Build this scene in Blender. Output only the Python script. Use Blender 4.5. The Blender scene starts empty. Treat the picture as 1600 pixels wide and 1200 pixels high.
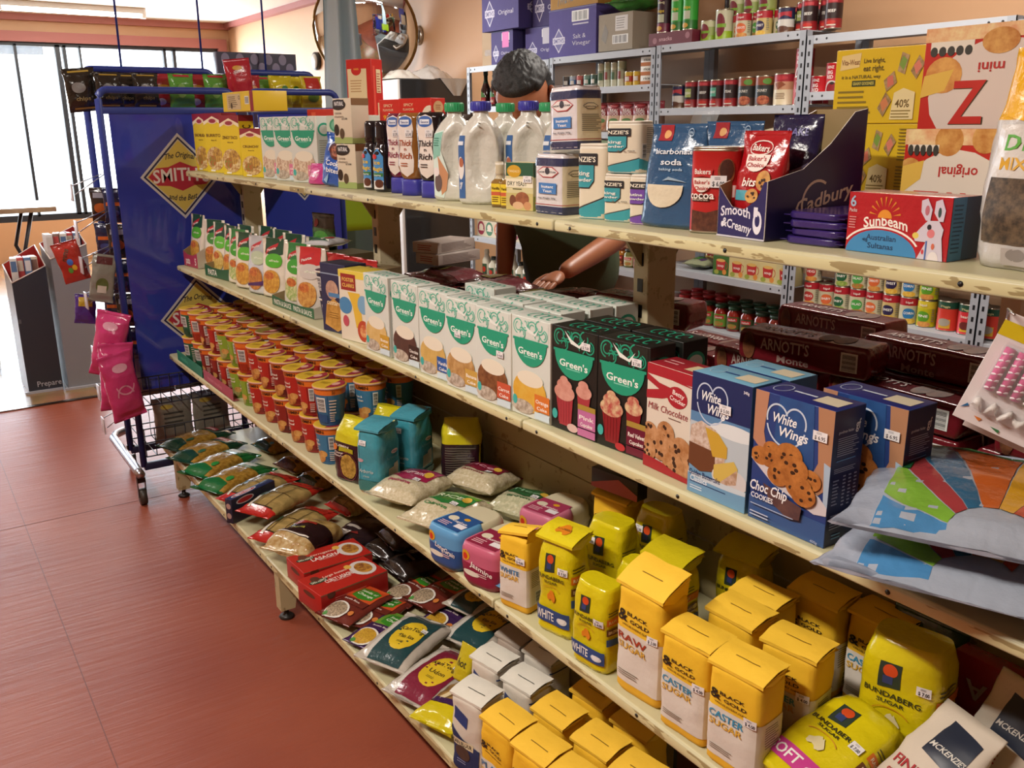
import bpy, bmesh, math, random
from mathutils import Vector, Matrix, noise, Euler
random.seed(7)
SC = bpy.context.scene
COL = SC.collection
H = 1.465                      # eye height above the painted floor

# ---------------------------------------------------------------- camera, world, light, exposure
def look():
    F = 1425.37; pitch, roll, yaw = map(math.radians, (15.8903, -.4787, 33.8575))
    f0 = Vector((math.sin(yaw), math.cos(yaw), 0)); r0 = Vector((math.cos(yaw), -math.sin(yaw), 0)); u0 = Vector((0, 0, 1))
    f = f0*math.cos(pitch) - u0*math.sin(pitch); u = u0*math.cos(pitch) + f0*math.sin(pitch)
    r = r0*math.cos(roll) + u*math.sin(roll); u = -r0*math.sin(roll) + u*math.cos(roll)
    cd = bpy.data.cameras.new('camera'); cd.sensor_width = 36; cd.lens = 36*F/1600; cd.clip_start = .02
    c = bpy.data.objects.new('camera', cd); COL.objects.link(c)
    m = Matrix((r, u, -f)).transposed().to_4x4(); m.translation = (0, 0, H); c.matrix_world = m
    SC.camera = c
look()
SC.view_settings.view_transform = 'Standard'; SC.view_settings.look = 'None'; SC.view_settings.gamma = 1
SC.view_settings.use_curve_mapping = False
SC.view_settings.exposure = .13
SC.cycles.max_bounces = 6; SC.cycles.diffuse_bounces = 3; SC.cycles.glossy_bounces = 3
SC.cycles.transmission_bounces = 4; SC.cycles.transparent_max_bounces = 8
SC.cycles.caustics_reflective = False; SC.cycles.caustics_refractive = False; SC.cycles.sample_clamp_indirect = 4
W = bpy.data.worlds.new('daylight'); SC.world = W; W.use_nodes = True
W.node_tree.nodes['Background'].inputs[0].default_value = (.80, .90, 1, 1)
W.node_tree.nodes['Background'].inputs[1].default_value = 6.5
def area(name, loc, rot, sx, sy, power, col=(1, 1, 1)):
    l = bpy.data.lights.new(name, 'AREA'); l.shape = 'RECTANGLE'; l.size = sx; l.size_y = sy; l.energy = power; l.color = col
    o = bpy.data.objects.new(name, l); COL.objects.link(o); o.location = loc; o.rotation_euler = [math.radians(a) for a in rot]
    return o
# daylight entering through the shop window at the far end
area('window_daylight', (1.3, 11.45, 1.5), (-90, 0, 0), 4.6, 1.9, 210, (.80, .90, 1))

# ---------------------------------------------------------------- materials
def lin(h):
    c = [int(h[i:i+2], 16)/255 for i in (0, 2, 4)]
    return tuple(x/12.92 if x <= .04045 else ((x+.055)/1.055)**2.4 for x in c) + (1,)
MATS = {}
def M(spec):
    """colour[/second colour][:kind[scale]] -> node material"""
    if spec in MATS: return MATS[spec]
    a = spec.split(':'); cs = a[0].split('/'); k = a[1][:1] if len(a) > 1 else ''; sc = float(a[1][1:]) if len(a) > 1 and a[1][1:] else 0
    m = bpy.data.materials.new('surface_'+spec.replace('/', '_').replace(':', '_')); m.use_nodes = True
    nt = m.node_tree; b = nt.nodes['Principled BSDF']; N = nt.nodes.new; L = nt.links.new
    b.inputs['Base Color'].default_value = lin(cs[0])
    b.inputs['Roughness'].default_value = {'': .4, 'g': .2, 'p': .75, 'c': .36, 'f': .45, 'm': .28, 'n': .22, 'k': .08, 't': .25, 'e': .5, 'd': .85, 's': .45, 'h': .6, 'w': .45}[k]
    def tex(): 
        t = N('ShaderNodeTexCoord'); return t.outputs['Object']
    def ns(scale, detail=3, rough=.5):
        n = N('ShaderNodeTexNoise'); n.inputs['Scale'].default_value = scale; n.inputs['Detail'].default_value = detail; n.inputs['Roughness'].default_value = rough
        L(tex(), n.inputs['Vector']); return n
    def bump(src, strength, dist=.01):
        bp = N('ShaderNodeBump'); bp.inputs['Strength'].default_value = strength; bp.inputs['Distance'].default_value = dist
        L(src, bp.inputs['Height']); L(bp.outputs[0], b.inputs['Normal'])
    def mix(src, lo, hi, c1, c2):
        r = N('ShaderNodeValToRGB'); r.color_ramp.elements[0].position = lo; r.color_ramp.elements[1].position = hi
        r.color_ramp.elements[0].color = lin(c1); r.color_ramp.elements[1].color = lin(c2)
        L(src, r.inputs[0]); L(r.outputs[0], b.inputs['Base Color']); return r
    if k == 'm': b.inputs['Metallic'].default_value = 1
    if k == 'g': bump(ns(sc or 55, 4).outputs[0], .55, .004); b.inputs['Coat Weight'].default_value = .35; b.inputs['Coat Roughness'].default_value = .12
    if k == 'p': bump(ns(sc or 45, 4).outputs[0], .4, .003)
    if k == 'd': bump(ns(sc or 300, 3).outputs[0], .4, .003)
    if k == 'f':
        mix(ns(sc or 110, 4, .65).outputs[0], .4, .62, cs[0], cs[-1])
    if k == 'n':
        n = ns(sc or 170, 3); mix(n.outputs[0], .35, .65, cs[0], cs[-1]); bump(ns(40, 3).outputs[0], .7, .006)
        b.inputs['Coat Weight'].default_value = .5; b.inputs['Coat Roughness'].default_value = .1
    if k == 's':                      # paint worn through to the undercoat in patches
        n = ns(sc or 26, 5, .62); mix(n.outputs[0], .60, .615, cs[0], cs[-1]); bump(n.outputs[0], .15, .002)
    if k == 'w':                      # long chips knocked out of the enamel along an edge
        mp = N('ShaderNodeMapping'); mp.inputs['Scale'].default_value = (1, .22, 1.1); n = ns(sc or 34, 4, .6); L(tex(), mp.inputs[0]); L(mp.outputs[0], n.inputs['Vector']); mix(n.outputs[0], .535, .548, cs[0], cs[-1])
    if k == 'h': mix(ns(420, 2).outputs[0], .4, .7, cs[0], cs[-1])
    if k == 't':
        b.inputs['Transmission Weight'].default_value = .55; b.inputs['Subsurface Weight'].default_value = 0; b.inputs['IOR'].default_value = 1.2
    if k == 'k': b.inputs['Coat Weight'].default_value = .3
    if k == 'e':
        b.inputs['Emission Color'].default_value = lin(cs[0]); b.inputs['Emission Strength'].default_value = sc or 1
    MATS[spec] = m; return m
def glassy(name, col, alpha, rough=.05):
    """thin clear film: mostly see-through with a gloss on top"""
    if name in MATS: return MATS[name]
    m = bpy.data.materials.new(name); m.use_nodes = True; nt = m.node_tree; nt.nodes.clear(); N = nt.nodes.new; L = nt.links.new
    o = N('ShaderNodeOutputMaterial'); t = N('ShaderNodeBsdfTransparent'); p = N('ShaderNodeBsdfPrincipled'); mx = N('ShaderNodeMixShader')
    p.inputs['Base Color'].default_value = lin(col); p.inputs['Roughness'].default_value = rough; p.inputs['Coat Weight'].default_value = .6
    n = N('ShaderNodeTexNoise'); n.inputs['Scale'].default_value = 38; n.inputs['Detail'].default_value = 4
    tc = N('ShaderNodeTexCoord'); L(tc.outputs['Object'], n.inputs['Vector'])
    bp = N('ShaderNodeBump'); bp.inputs['Strength'].default_value = .8; bp.inputs['Distance'].default_value = .006; L(n.outputs[0], bp.inputs['Height']); L(bp.outputs[0], p.inputs['Normal'])
    mx.inputs[0].default_value = alpha; L(t.outputs[0], mx.inputs[1]); L(p.outputs[0], mx.inputs[2]); L(mx.outputs[0], o.inputs[0])
    MATS[name] = m; return m
glassy('clear_film', 'e8ecec', .22); glassy('milky_plastic', 'd8d6cc', .90, .3); glassy('clear_glass', 'e8f0ee', .18)
glassy('clear_blister', 'f2f2f4', .13)

# ---------------------------------------------------------------- mesh builder
class MB:
    def __init__(s): s.v = []; s.f = []; s.i = []; s.s = []; s.m = []
    def mi(s, spec):
        if spec not in s.m: s.m.append(spec)
        return s.m.index(spec)
    def add(s, vs, fs, spec, smooth=False):
        o = len(s.v); s.v += [tuple(p) for p in vs]; k = s.mi(spec)
        for f in fs: s.f.append(tuple(o+j for j in f)); s.i.append(k); s.s.append(smooth)
        return s
    def box(s, x0, y0, z0, x1, y1, z1, spec, cols=None, bev=0):
        P = [(x, y, z) for z in (z0, z1) for y in (y0, y1) for x in (x0, x1)]
        F = dict(bottom=(0, 2, 3, 1), top=(4, 5, 7, 6), front=(0, 1, 5, 4), right=(1, 3, 7, 5), back=(3, 2, 6, 7), left=(2, 0, 4, 6))
        if bev:
            bm = bmesh.new(); V = [bm.verts.new(p) for p in P]; ids = list(F.values())
            for n, f in F.items(): bm.faces.new([V[j] for j in f]).material_index = s.mi((cols or {}).get(n, spec))
            bmesh.ops.bevel(bm, geom=bm.edges[:], offset=bev, segments=2, affect='EDGES', profile=.5)
            bm.verts.index_update(); o = len(s.v); s.v += [tuple(v.co) for v in bm.verts]
            for f in bm.faces: s.f.append(tuple(o+v.index for v in f.verts)); s.i.append(f.material_index); s.s.append(len(f.verts) < 4 or f.calc_area() < bev*8)
            bm.free(); return s
        for n, f in F.items(): s.add([P[j] for j in f], [(0, 1, 2, 3)], (cols or {}).get(n, spec))
        return s
    def tube(s, pts, r, spec, n=8, closed=False):
        pts = [Vector(p) for p in pts]; R = r if isinstance(r, (list, tuple)) else [r]*len(pts); vs = []; fs = []; N = len(pts)
        for j, p in enumerate(pts):
            a = pts[max(j-1, 0)] if not closed else pts[j-1]; b = pts[min(j+1, N-1)] if not closed else pts[(j+1) % N]
            d = (b-a).normalized() if (b-a).length else Vector((0, 0, 1)); up = Vector((0, 0, 1)) if abs(d.z) < .95 else Vector((1, 0, 0))
            x = d.cross(up).normalized(); y = x.cross(d)
            vs += [p + (x*math.cos(2*math.pi*k/n) + y*math.sin(2*math.pi*k/n))*R[j] for k in range(n)]
        for j in range(N if closed else N-1):
            for k in range(n):
                a, b = j*n, ((j+1) % N)*n; fs.append((a+k, a+(k+1) % n, b+(k+1) % n, b+k))
        if not closed: fs += [tuple(range(n))[::-1], tuple((N-1)*n+k for k in range(n))]
        return s.add(vs, fs, spec, True)
    def lathe(s, prof, bands, n=24, cx=0, cy=0, cap=True):
        """prof [(z, r)], bands: spec or [(z_to, spec)]"""
        o = len(s.v)
        for z, r in prof: s.v += [(cx+r*math.cos(2*math.pi*k/n), cy+r*math.sin(2*math.pi*k/n), z) for k in range(n)]
        for j in range(len(prof)-1):
            zm = (prof[j][0]+prof[j+1][0])/2; spec = bands if isinstance(bands, str) else next((b for zt, b in bands if zm <= zt), bands[-1][1]); q = s.mi(spec)
            for k in range(n): s.f.append((o+j*n+k, o+j*n+(k+1) % n, o+(j+1)*n+(k+1) % n, o+(j+1)*n+k)); s.i.append(q); s.s.append(True)
        if cap:
            s.f.append(tuple(o+k for k in range(n))[::-1]); s.i.append(s.mi(bands if isinstance(bands, str) else bands[0][1])); s.s.append(False)
            e = o+(len(prof)-1)*n; s.f.append(tuple(e+k for k in range(n))); s.i.append(s.mi(bands if isinstance(bands, str) else bands[-1][1])); s.s.append(False)
        return s
    def grid(s, fn, nu, nv, spec, smooth=True):
        vs = [fn(i/nu, j/nv) for j in range(nv+1) for i in range(nu+1)]
        return s.add(vs, [(j*(nu+1)+i, j*(nu+1)+i+1, (j+1)*(nu+1)+i+1, (j+1)*(nu+1)+i) for j in range(nv) for i in range(nu)], spec, smooth)
    def mesh(s, name):
        me = bpy.data.meshes.new(name); me.from_pydata(s.v, [], s.f)
        for m in s.m: me.materials.append(MATS[m] if m in MATS else M(m))
        me.polygons.foreach_set('material_index', s.i); me.polygons.foreach_set('use_smooth', s.s); me.update(); return me

# ---------------------------------------------------------------- printing on surfaces
TXT = {}
def text2d(t, bold):
    if (t, bold) in TXT: return TXT[(t, bold)]
    cu = bpy.data.curves.new('t', 'FONT'); cu.body = t; cu.resolution_u = 2; cu.offset = .018 if bold else .0
    ob = bpy.data.objects.new('t', cu); me = ob.to_mesh()
    vs = [(v.co.x, v.co.y) for v in me.vertices]; fs = [tuple(p.vertices) for p in me.polygons]
    ob.to_mesh_clear(); bpy.data.objects.remove(ob); bpy.data.curves.remove(cu)
    xs = [v[0] for v in vs] or [0, 1]; x0, x1 = min(xs), max(xs)
    TXT[(t, bold)] = ([(x-x0, y) for x, y in vs], fs, x1-x0); return TXT[(t, bold)]
def cut(vs, fs, du, dv):
    bm = bmesh.new(); V = [bm.verts.new((x, y, 0)) for x, y in vs]
    for f in fs:
        try: bm.faces.new([V[j] for j in f])
        except ValueError: pass
    xs = [v[0] for v in vs]; ys = [v[1] for v in vs]
    for d, ax, lo, hi in ((du, 0, min(xs), max(xs)), (dv, 1, min(ys), max(ys))):
        if not d: continue
        for k in range(math.floor(lo/d)+1, math.ceil(hi/d)):
            co = Vector((k*d, 0, 0)) if ax == 0 else Vector((0, k*d, 0)); no = Vector((1, 0, 0)) if ax == 0 else Vector((0, 1, 0))
            bmesh.ops.bisect_plane(bm, geom=bm.verts[:]+bm.edges[:]+bm.faces[:], plane_co=co, plane_no=no, dist=1e-6)
    bm.verts.index_update(); r = ([(v.co.x, v.co.y) for v in bm.verts], [tuple(v.index for v in f.verts) for f in bm.faces]); bm.free(); return r
def trim(vs, fs):
    """keep the print inside its face"""
    if not vs or (min(min(v) for v in vs) >= -1e-6 and max(max(v) for v in vs) <= 1+1e-6): return vs, fs
    bm = bmesh.new(); V = [bm.verts.new((x, y, 0)) for x, y in vs]
    for f in fs:
        try: bm.faces.new([V[j] for j in f])
        except ValueError: pass
    for co, no in (((0, 0, 0), (-1, 0, 0)), ((1, 0, 0), (1, 0, 0)), ((0, 0, 0), (0, -1, 0)), ((0, 1, 0), (0, 1, 0))):
        bmesh.ops.bisect_plane(bm, geom=bm.verts[:]+bm.edges[:]+bm.faces[:], plane_co=co, plane_no=no, dist=1e-6, clear_outer=True)
    bm.verts.index_update(); r = ([(v.co.x, v.co.y) for v in bm.verts], [tuple(v.index for v in f.verts) for f in bm.faces]); bm.free(); return r
def arcpts(cu, cv, ru, rv, a0=0, a1=360, n=20):
    return [(cu+ru*math.cos(math.radians(a0+(a1-a0)*k/n)), cv+rv*math.sin(math.radians(a0+(a1-a0)*k/n))) for k in range(n+1)]
def shape2d(it, wm, hm):
    """yields (verts, faces, colour) in face units 0..1 for one print item"""
    k = it[0]
    if k == 'r': _, a, b, c, d, col = it[:6]; return [([(a, b), (c, b), (c, d), (a, d)], [(0, 1, 2, 3)], col)]
    if k == 'e': _, cu, cv, ru, rv, col = it[:6]; p = arcpts(cu, cv, ru, rv)[:-1]; return [(p, [tuple(range(len(p)))], col)]
    if k == 'a': _, cu, cv, ru, rv, a0, a1, col = it[:8]; p = arcpts(cu, cv, ru, rv, a0, a1, 14); return [(p, [tuple(range(len(p)))], col)]
    if k == 'o':
        _, cu, cv, ru, rv, th, a0, a1, col = it[:9]; n = 16; p = arcpts(cu, cv, ru, rv, a0, a1, n)+arcpts(cu, cv, ru-th, rv-th*wm/hm, a0, a1, n)
        return [(p, [(i, i+1, n+2+i, n+1+i) for i in range(n)], col)]
    if k == 'p': return [(it[1], [tuple(range(len(it[1])))], it[2])]
    if k == 't':
        _, t, cu, cv, h, col = it[:6]; Wt = it[6] if len(it) > 6 else None; op = it[7] if len(it) > 7 else {}
        vs, fs, w = text2d(t, op.get('b', 1)); sy = h*hm/.7; sx = sy if not Wt else Wt*wm/max(w, 1e-6)
        if op.get('max'): sx = min(sy, sx)
        ca, sa = math.cos(math.radians(op.get('rot', 0))), math.sin(math.radians(op.get('rot', 0))); sh = op.get('sh', 0); o = []
        for x, y in vs:
            x = (x-w/2)*sx; y = (y-.35)*sy; x += sh*y
            if op.get('arc'): y += op['arc']*sy*math.cos(math.pi*x/(w*sx))
            o.append((cu+(x*ca-y*sa)/wm, cv+(x*sa+y*ca)/hm))
        return [(o, fs, col)]
    if k == 'bc':
        _, a, b, c, d = it[:5]; R = random.Random(3); out = [([(a, b), (c, b), (c, d), (a, d)], [(0, 1, 2, 3)], 'e6e6e2')]; vs = []; fs = []
        vert = (c-a)*wm > (d-b)*hm; n = 14
        for j in range(n):
            if vert: x = a+(c-a)*(.06+.88*j/n); w = (c-a)*.88/n*R.choice((.35, .6)); q = [(x, b+.1*(d-b)), (x+w, b+.1*(d-b)), (x+w, d-.1*(d-b)), (x, d-.1*(d-b))]
            else: y = b+(d-b)*(.06+.88*j/n); w = (d-b)*.88/n*R.choice((.35, .6)); q = [(a+.1*(c-a), y), (c-.1*(c-a), y), (c-.1*(c-a), y+w), (a+.1*(c-a), y+w)]
            fs.append(tuple(range(len(vs), len(vs)+4))); vs += q
        return out+[(vs, fs, '1c1c1c')]
    if k == 'ln':
        _, a, b, c, d, n, col = it[:7]; R = random.Random(n); vs = []; fs = []
        for j in range(n):
            y = d-(d-b)*(j+.25)/n; e = (d-b)/n*.38; x1 = c-(c-a)*R.uniform(0, .3); fs.append(tuple(range(len(vs), len(vs)+4))); vs += [(a, y-e), (x1, y-e), (x1, y), (a, y)]
        return [(vs, fs, col)]
    if k == 'g': return [q for sub in it[1] for q in shape2d(sub, wm, hm)]
    raise ValueError(k)
def prn(mb, S, items, wm, hm, du=0, dv=0, o0=.0005, st=.00006):
    n = 0
    if (du or dv) and getattr(S, 'cut', None): du, dv = S.cut; st = .00028; o0 = max(o0, .0007)
    for it in items:
        for vs, fs, col in shape2d(it, wm, hm):
            off = o0+st*n; n += 1
            vs, fs = trim(vs, fs)
            if du or dv: vs, fs = cut(vs, fs, du, dv)
            mb.add([S(x, y, off) for x, y in vs], fs, col, bool(du))
def cookie(cu, cv, r, asp=1, c='c58a4a/a8692f:f90', chip='3a2418'):
    R = random.Random(int(cu*997+cv*331)); g = [('e', cu, cv, r, r*asp, c)]
    for _ in range(5):
        a = R.uniform(0, 6.28); q = R.uniform(.15, .7)*r; g.append(('e', cu+q*math.cos(a), cv+q*asp*math.sin(a), r*.15, r*.15*asp, chip))
    return ('g', g)

# ---------------------------------------------------------------- superellipse sweeps (bags, bottles, cans, tubs)
class SW:
    def __init__(s, w, d, h, prof, amp=0, freq=22, seed=0, lean=0):
        s.w, s.d, s.h, s.p, s.amp, s.fr, s.seed, s.lean = w, d, h, prof, amp, freq, seed, lean
    def ab(s, v):
        p = s.p
        if v <= p[0][0]: return p[0][1:]
        for q, r in zip(p, p[1:]):
            if v <= r[0]:
                f = (v-q[0])/max(r[0]-q[0], 1e-9); return tuple(x+(y-x)*f for x, y in zip(q[1:], r[1:]))
        return p[-1][1:]
    def P(s, t, v, o=0):
        a, b, e = s.ab(v)[:3]; t %= 4; k = int(t); f = 2*(t-k)-1
        sx, sy = ((f, -1), (1, f), (-f, 1), (-1, -f))[k]
        q = (abs(sx)**e+abs(sy)**e)**(1/e); sx /= q; sy /= q; A = max(a*s.w/2, 1e-4); B = max(b*s.d/2, 1e-4)
        nx = math.copysign(abs(sx)**(e-1), sx)/A; ny = math.copysign(abs(sy)**(e-1), sy)/B; l = math.hypot(nx, ny) or 1; nx /= l; ny /= l
        x, y, z = A*sx, B*sy, v*s.h
        if s.amp: o += s.amp*noise.noise(Vector((x*s.fr, y*s.fr, z*s.fr+s.seed*7.3)))+s.amp*.4*noise.noise(Vector((x*s.fr*2.6, y*s.fr*2.6, z*s.fr*2.6+s.seed)))
        return Vector((x+nx*o, s.d/2+y+ny*o+s.lean*v*v, z))
    def body(s, mb, bands, ns=8, nv=14, cap=True, extra=None):
        s.ns, s.nv = ns, nv
        vs = sorted({round(q[0], 4) for q in s.p} | {round(j/nv, 4) for j in range(nv+1)} | {round(b[0], 4) for b in bands if 0 < b[0] < 1}) if not isinstance(bands, str) else sorted({round(q[0], 4) for q in s.p} | {round(j/nv, 4) for j in range(nv+1)})
        n = 4*ns; o = len(mb.v)
        for v in vs: mb.v += [tuple(s.P(k/ns, v)) for k in range(n)]
        for j in range(len(vs)-1):
            vm = (vs[j]+vs[j+1])/2; spec = bands if isinstance(bands, str) else next((c for zt, c in bands if vm <= zt), bands[-1][1])
            for k in range(n):
                sp = extra(k/ns, vm) if extra else None; mb.f.append((o+j*n+k, o+j*n+(k+1) % n, o+(j+1)*n+(k+1) % n, o+(j+1)*n+k)); mb.i.append(mb.mi(sp or spec)); mb.s.append(True)
        if cap:
            b0 = bands if isinstance(bands, str) else bands[0][1]; b1 = bands if isinstance(bands, str) else bands[-1][1]
            mb.f.append(tuple(o+k for k in range(n))[::-1]); mb.i.append(mb.mi(b0)); mb.s.append(False)
            e = o+(len(vs)-1)*n; mb.f.append(tuple(e+k for k in range(n))); mb.i.append(mb.mi(b1)); mb.s.append(False)
    def _f(s, fn, k=1):
        fn.cut = (1/s.ns/k, 1/s.nv); return fn
    ns, nv = 8, 14
    def front(s): return s._f(lambda u, v, o=0: s.P(min(max(u, 0), .9999), v, o))
    def right(s): return s._f(lambda u, v, o=0: s.P(1+min(max(u, 0), .9999), v, o))
    def wrap(s): return s._f(lambda u, v, o=0: s.P(-.5+2*u, v, o), 2)

# ---------------------------------------------------------------- things
def kit(*parts, d=0, rc=0):
    return dict(parts=[(n, m.mesh(n) if isinstance(m, MB) else m) for n, m in parts], d=d, rc=rc)
def tagit(o, label, cat, group=None, kind=None):
    if label and len(label.replace(',', ' ').split()) > 16: print('LONG', label)
    if label: o['label'] = label
    if cat: o['category'] = cat
    if group: o['group'] = group
    if kind: o['kind'] = kind
    return o
def put(k, name, label, cat, X, Y, Z, rot=0, group=None, lie=False, tilt=0, roll=0, sc=1, abs_rot=None):
    rc = k.get('rc', 0); q = math.radians(rot)
    if rc and abs_rot is None: X -= rc*(math.cos(q)-1); Y -= rc*math.sin(q)
    if tilt < 0 and not lie: Z += k['d']*math.sin(math.radians(-tilt))
    m = Matrix.Translation((X, Y, Z+.0007)) @ Matrix.Rotation(math.radians(abs_rot if abs_rot is not None else -90+rot), 4, 'Z')
    if roll: m = m @ Matrix.Rotation(math.radians(roll), 4, 'Y')
    if tilt: m = m @ Matrix.Rotation(math.radians(tilt), 4, 'X')
    if lie: m = m @ Matrix.Translation((0, 0, k['d']+.0028)) @ Matrix.Rotation(math.radians(-90), 4, 'X')
    if sc != 1: m = m @ (Matrix.Scale(sc, 4) if not isinstance(sc, tuple) else Matrix.Diagonal((*sc, 1)))
    ps = k['parts']
    if len(ps) == 1:
        o = bpy.data.objects.new(name, ps[0][1]); COL.objects.link(o); o.matrix_world = m
    else:
        o = bpy.data.objects.new(name, None); COL.objects.link(o); o.matrix_world = m; o.empty_display_size = .02; par = {}
        for pn, me in ps:
            pn, _, up = pn.partition('<'); c = bpy.data.objects.new(pn, me); COL.objects.link(c); c.parent = par.get(up, o); par[pn] = c
    return tagit(o, label, cat, group)
def make(name, mb, label, cat, loc=(0, 0, 0), group=None, rot=None, kind=None):
    o = bpy.data.objects.new(name, mb.mesh(name)); COL.objects.link(o); o.location = loc
    if rot: o.rotation_euler = [math.radians(a) for a in rot]
    return tagit(o, label, cat, group, kind)
def struct(name, mb): return make(name, mb, None, None, kind='structure')
ORD = 'first second third fourth fifth sixth seventh eighth ninth tenth eleventh twelfth thirteenth fourteenth fifteenth sixteenth seventeenth eighteenth nineteenth twentieth'.split()

def sticker(S, u, v, wm, hm, sw=.022, sh=.013, price='$ 7.00', cols='e9e6e8'):
    """small white price label lying on a face of size wm x hm"""
    m = MB(); a, b = sw/wm/2, sh/hm/2
    prn(m, S, [('r', u-a, v-b, u+a, v+b, cols), ('t', price, u, v-b*.35, sh*.38/hm, '33333a', sw*.75/wm), ('ln', u-a*.5, v+b*.3, u+a*.5, v+b*.8, 2, '8a8890')], wm, hm, du=.04, dv=.04, o0=.0032)
    return m
def carton(w, d, h, col, front=(), right=(), top=(), cols=None, st=None, bev=.0012, topcol=None, left=()):
    m = MB(); cc = dict(cols or {}); 
    if topcol: cc['top'] = topcol
    m.box(-w/2, 0, 0, w/2, d, h, col, cc, bev=bev)
    prn(m, lambda u, v, o=0: (-w/2+u*w, -o, v*h), front, w, h)
    prn(m, lambda u, v, o=0: (w/2+o, u*d, v*h), right, d, h)
    prn(m, lambda u, v, o=0: (-w/2-o, (1-u)*d, v*h), left, d, h)
    prn(m, lambda u, v, o=0: (-w/2+u*w, v*d, h+o), top, w, d)
    P = [('carton', m)]
    if st: P.append(('price_sticker', sticker(lambda u, v, o=0: (-w/2+u*w, -o, v*h), st[0], st[1], w, h, price=st[2])))
    return kit(*P, d=d)
CAN = [(0, .96, .96, 2), (.015, 1.0, 1.0, 2), (.03, .975, .975, 2), (.97, .975, .975, 2), (.985, 1.0, 1.0, 2), (1, .96, .96, 2)]
def can(r, h, bands, pr=(), metal='b9b4a4:m', st=None, lid=None, e=2):
    s = SW(2*r, 2*r, h, [q[:3]+(e,) for q in CAN]); m = MB(); s.body(m, [(.03, metal)]+bands+[(.97, bands[-1][1]), (1, metal)], ns=7, nv=1)
    prn(m, s.wrap(), pr, math.pi*r, h, du=.055, dv=0)
    P = [('label_body', m)]
    t = MB(); t.lathe([(h-.0005, r*.94), (h+.0012, r*.97), (h+.0012, r*.90), (h-.002, r*.88), (h-.002, .001)], lid or metal, 20, 0, r, cap=False); P.append(('lid', t))
    if st: P.append(('price_sticker', sticker(s.front(), st[0], st[1], 2*r, h, price=st[2])))
    return kit(*P, rc=r)
SACK = [(0, .93, .9, 7), (.03, 1, 1, 7), (.8, 1, 1, 7), (.94, .99, .97, 7), (1, .93, .86, 6)]
def sack(w, d, h, bands, front=(), right=(), seed=0, flapcol=None, flap=(0, 8, 1.0), st=None, prof=SACK, amp=.0022, topmarks=(), crease=True):
    """paper brick bag with the top folded down flat"""
    s = SW(w, d, h, prof, amp=amp, freq=24, seed=seed); m = MB(); s.body(m, bands, ns=9, nv=20)
    prn(m, s.front(), front, w, h, du=.1, dv=.1, o0=.0009); prn(m, s.right(), right, d, h, du=.12, dv=.1, o0=.0009)
    P = [('bag_body', m)]
    if flapcol:
        f = MB(); tw, ang, k = flap; R = random.Random(seed); q = math.radians(ang)
        def T(u, v, o=0):      # folded tongue lying over the top, rising toward one end
            x = (u-.5)*w*1.04; y = d*.02+v*d*k*.96; z = h+.001+math.sin(q)*(u*w if tw else v*d)*1.0+.004*math.sin(math.pi*v)+.002*noise.noise(Vector((u*3, v*3, seed))); return Vector((x, y, z+o))
        f.grid(T, 10, 8, flapcol)
        f.grid(lambda u, v: T(u, v)-Vector((0, 0, .0035+.006*v)), 10, 8, flapcol)
        f.add([T(0, 0), T(1, 0), T(1, 0)-Vector((0, 0, .005)), T(0, 0)-Vector((0, 0, .005))], [(0, 1, 2, 3)], flapcol)
        for sgn, ux in ((-1, 0), (1, 1)):     # gusset ears tucked in at both ends
            a = T(ux, .05); b = T(ux, .95); c = Vector((sgn*w/2*.97, d/2, h*.93)); f.add([a, b, c], [(0, 1, 2) if sgn > 0 else (0, 2, 1)], flapcol)
            f.add([a, c, Vector((sgn*w/2*.9, d*.06, h*.96))], [(0, 1, 2)], flapcol); f.add([b, Vector((sgn*w/2*.9, d*.94, h*.96)), c], [(0, 1, 2)], flapcol)
        if topmarks: prn(f, lambda u, v, o=0: T(u, v, o+.0005), topmarks, w, d, du=.15, dv=.15)
        P.append(('folded_top', f))
    if st: P.append(('price_sticker', sticker(s.front(), st[0], st[1], w, h, price=st[2])))
    return kit(*P, d=d)
POUCH = [(0, .92, .75, 3), (.05, .96, .95, 3), (.35, 1, 1, 2.4), (.7, .98, .6, 2), (.9, .97, .16, 2), (.94, 1, .04, 2), (1, 1, .03, 2)]
def pouch(w, d, h, bands, front=(), seed=0, st=None, prof=POUCH, amp=.002, freq=26, right=()):
    s = SW(w, d, h, prof, amp=amp, freq=freq, seed=seed); m = MB(); s.body(m, bands, ns=11, nv=24)
    prn(m, s.front(), front, w, h, du=.09, dv=.07, o0=.0012); prn(m, s.right(), right, d, h, du=.12, dv=.1, o0=.0009)
    P = [('pouch_body', m)]
    if st: P.append(('price_sticker', sticker(s.front(), st[0], st[1], w, h, price=st[2])))
    return kit(*P, d=d)
PILLOW = [(0, 1.02, .03, 2), (.05, 1, .08, 2), (.14, .97, .62, 2.3), (.3, .95, .95, 2.4), (.5, .95, 1, 2.4), (.7, .95, .95, 2.4), (.86, .97, .62, 2.3), (.95, 1, .08, 2), (1, 1.02, .03, 2)]
def pillow(w, d, h, bands, front=(), seed=0, st=None, amp=.003, freq=22):
    k = pouch(w, d, h, bands, front, seed, st, prof=PILLOW, amp=amp, freq=freq); return k
def bottle(prof, bands, capprof, capcol, pr=(), e=2, wm=None, body='bottle_body', n=22):
    pass
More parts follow.
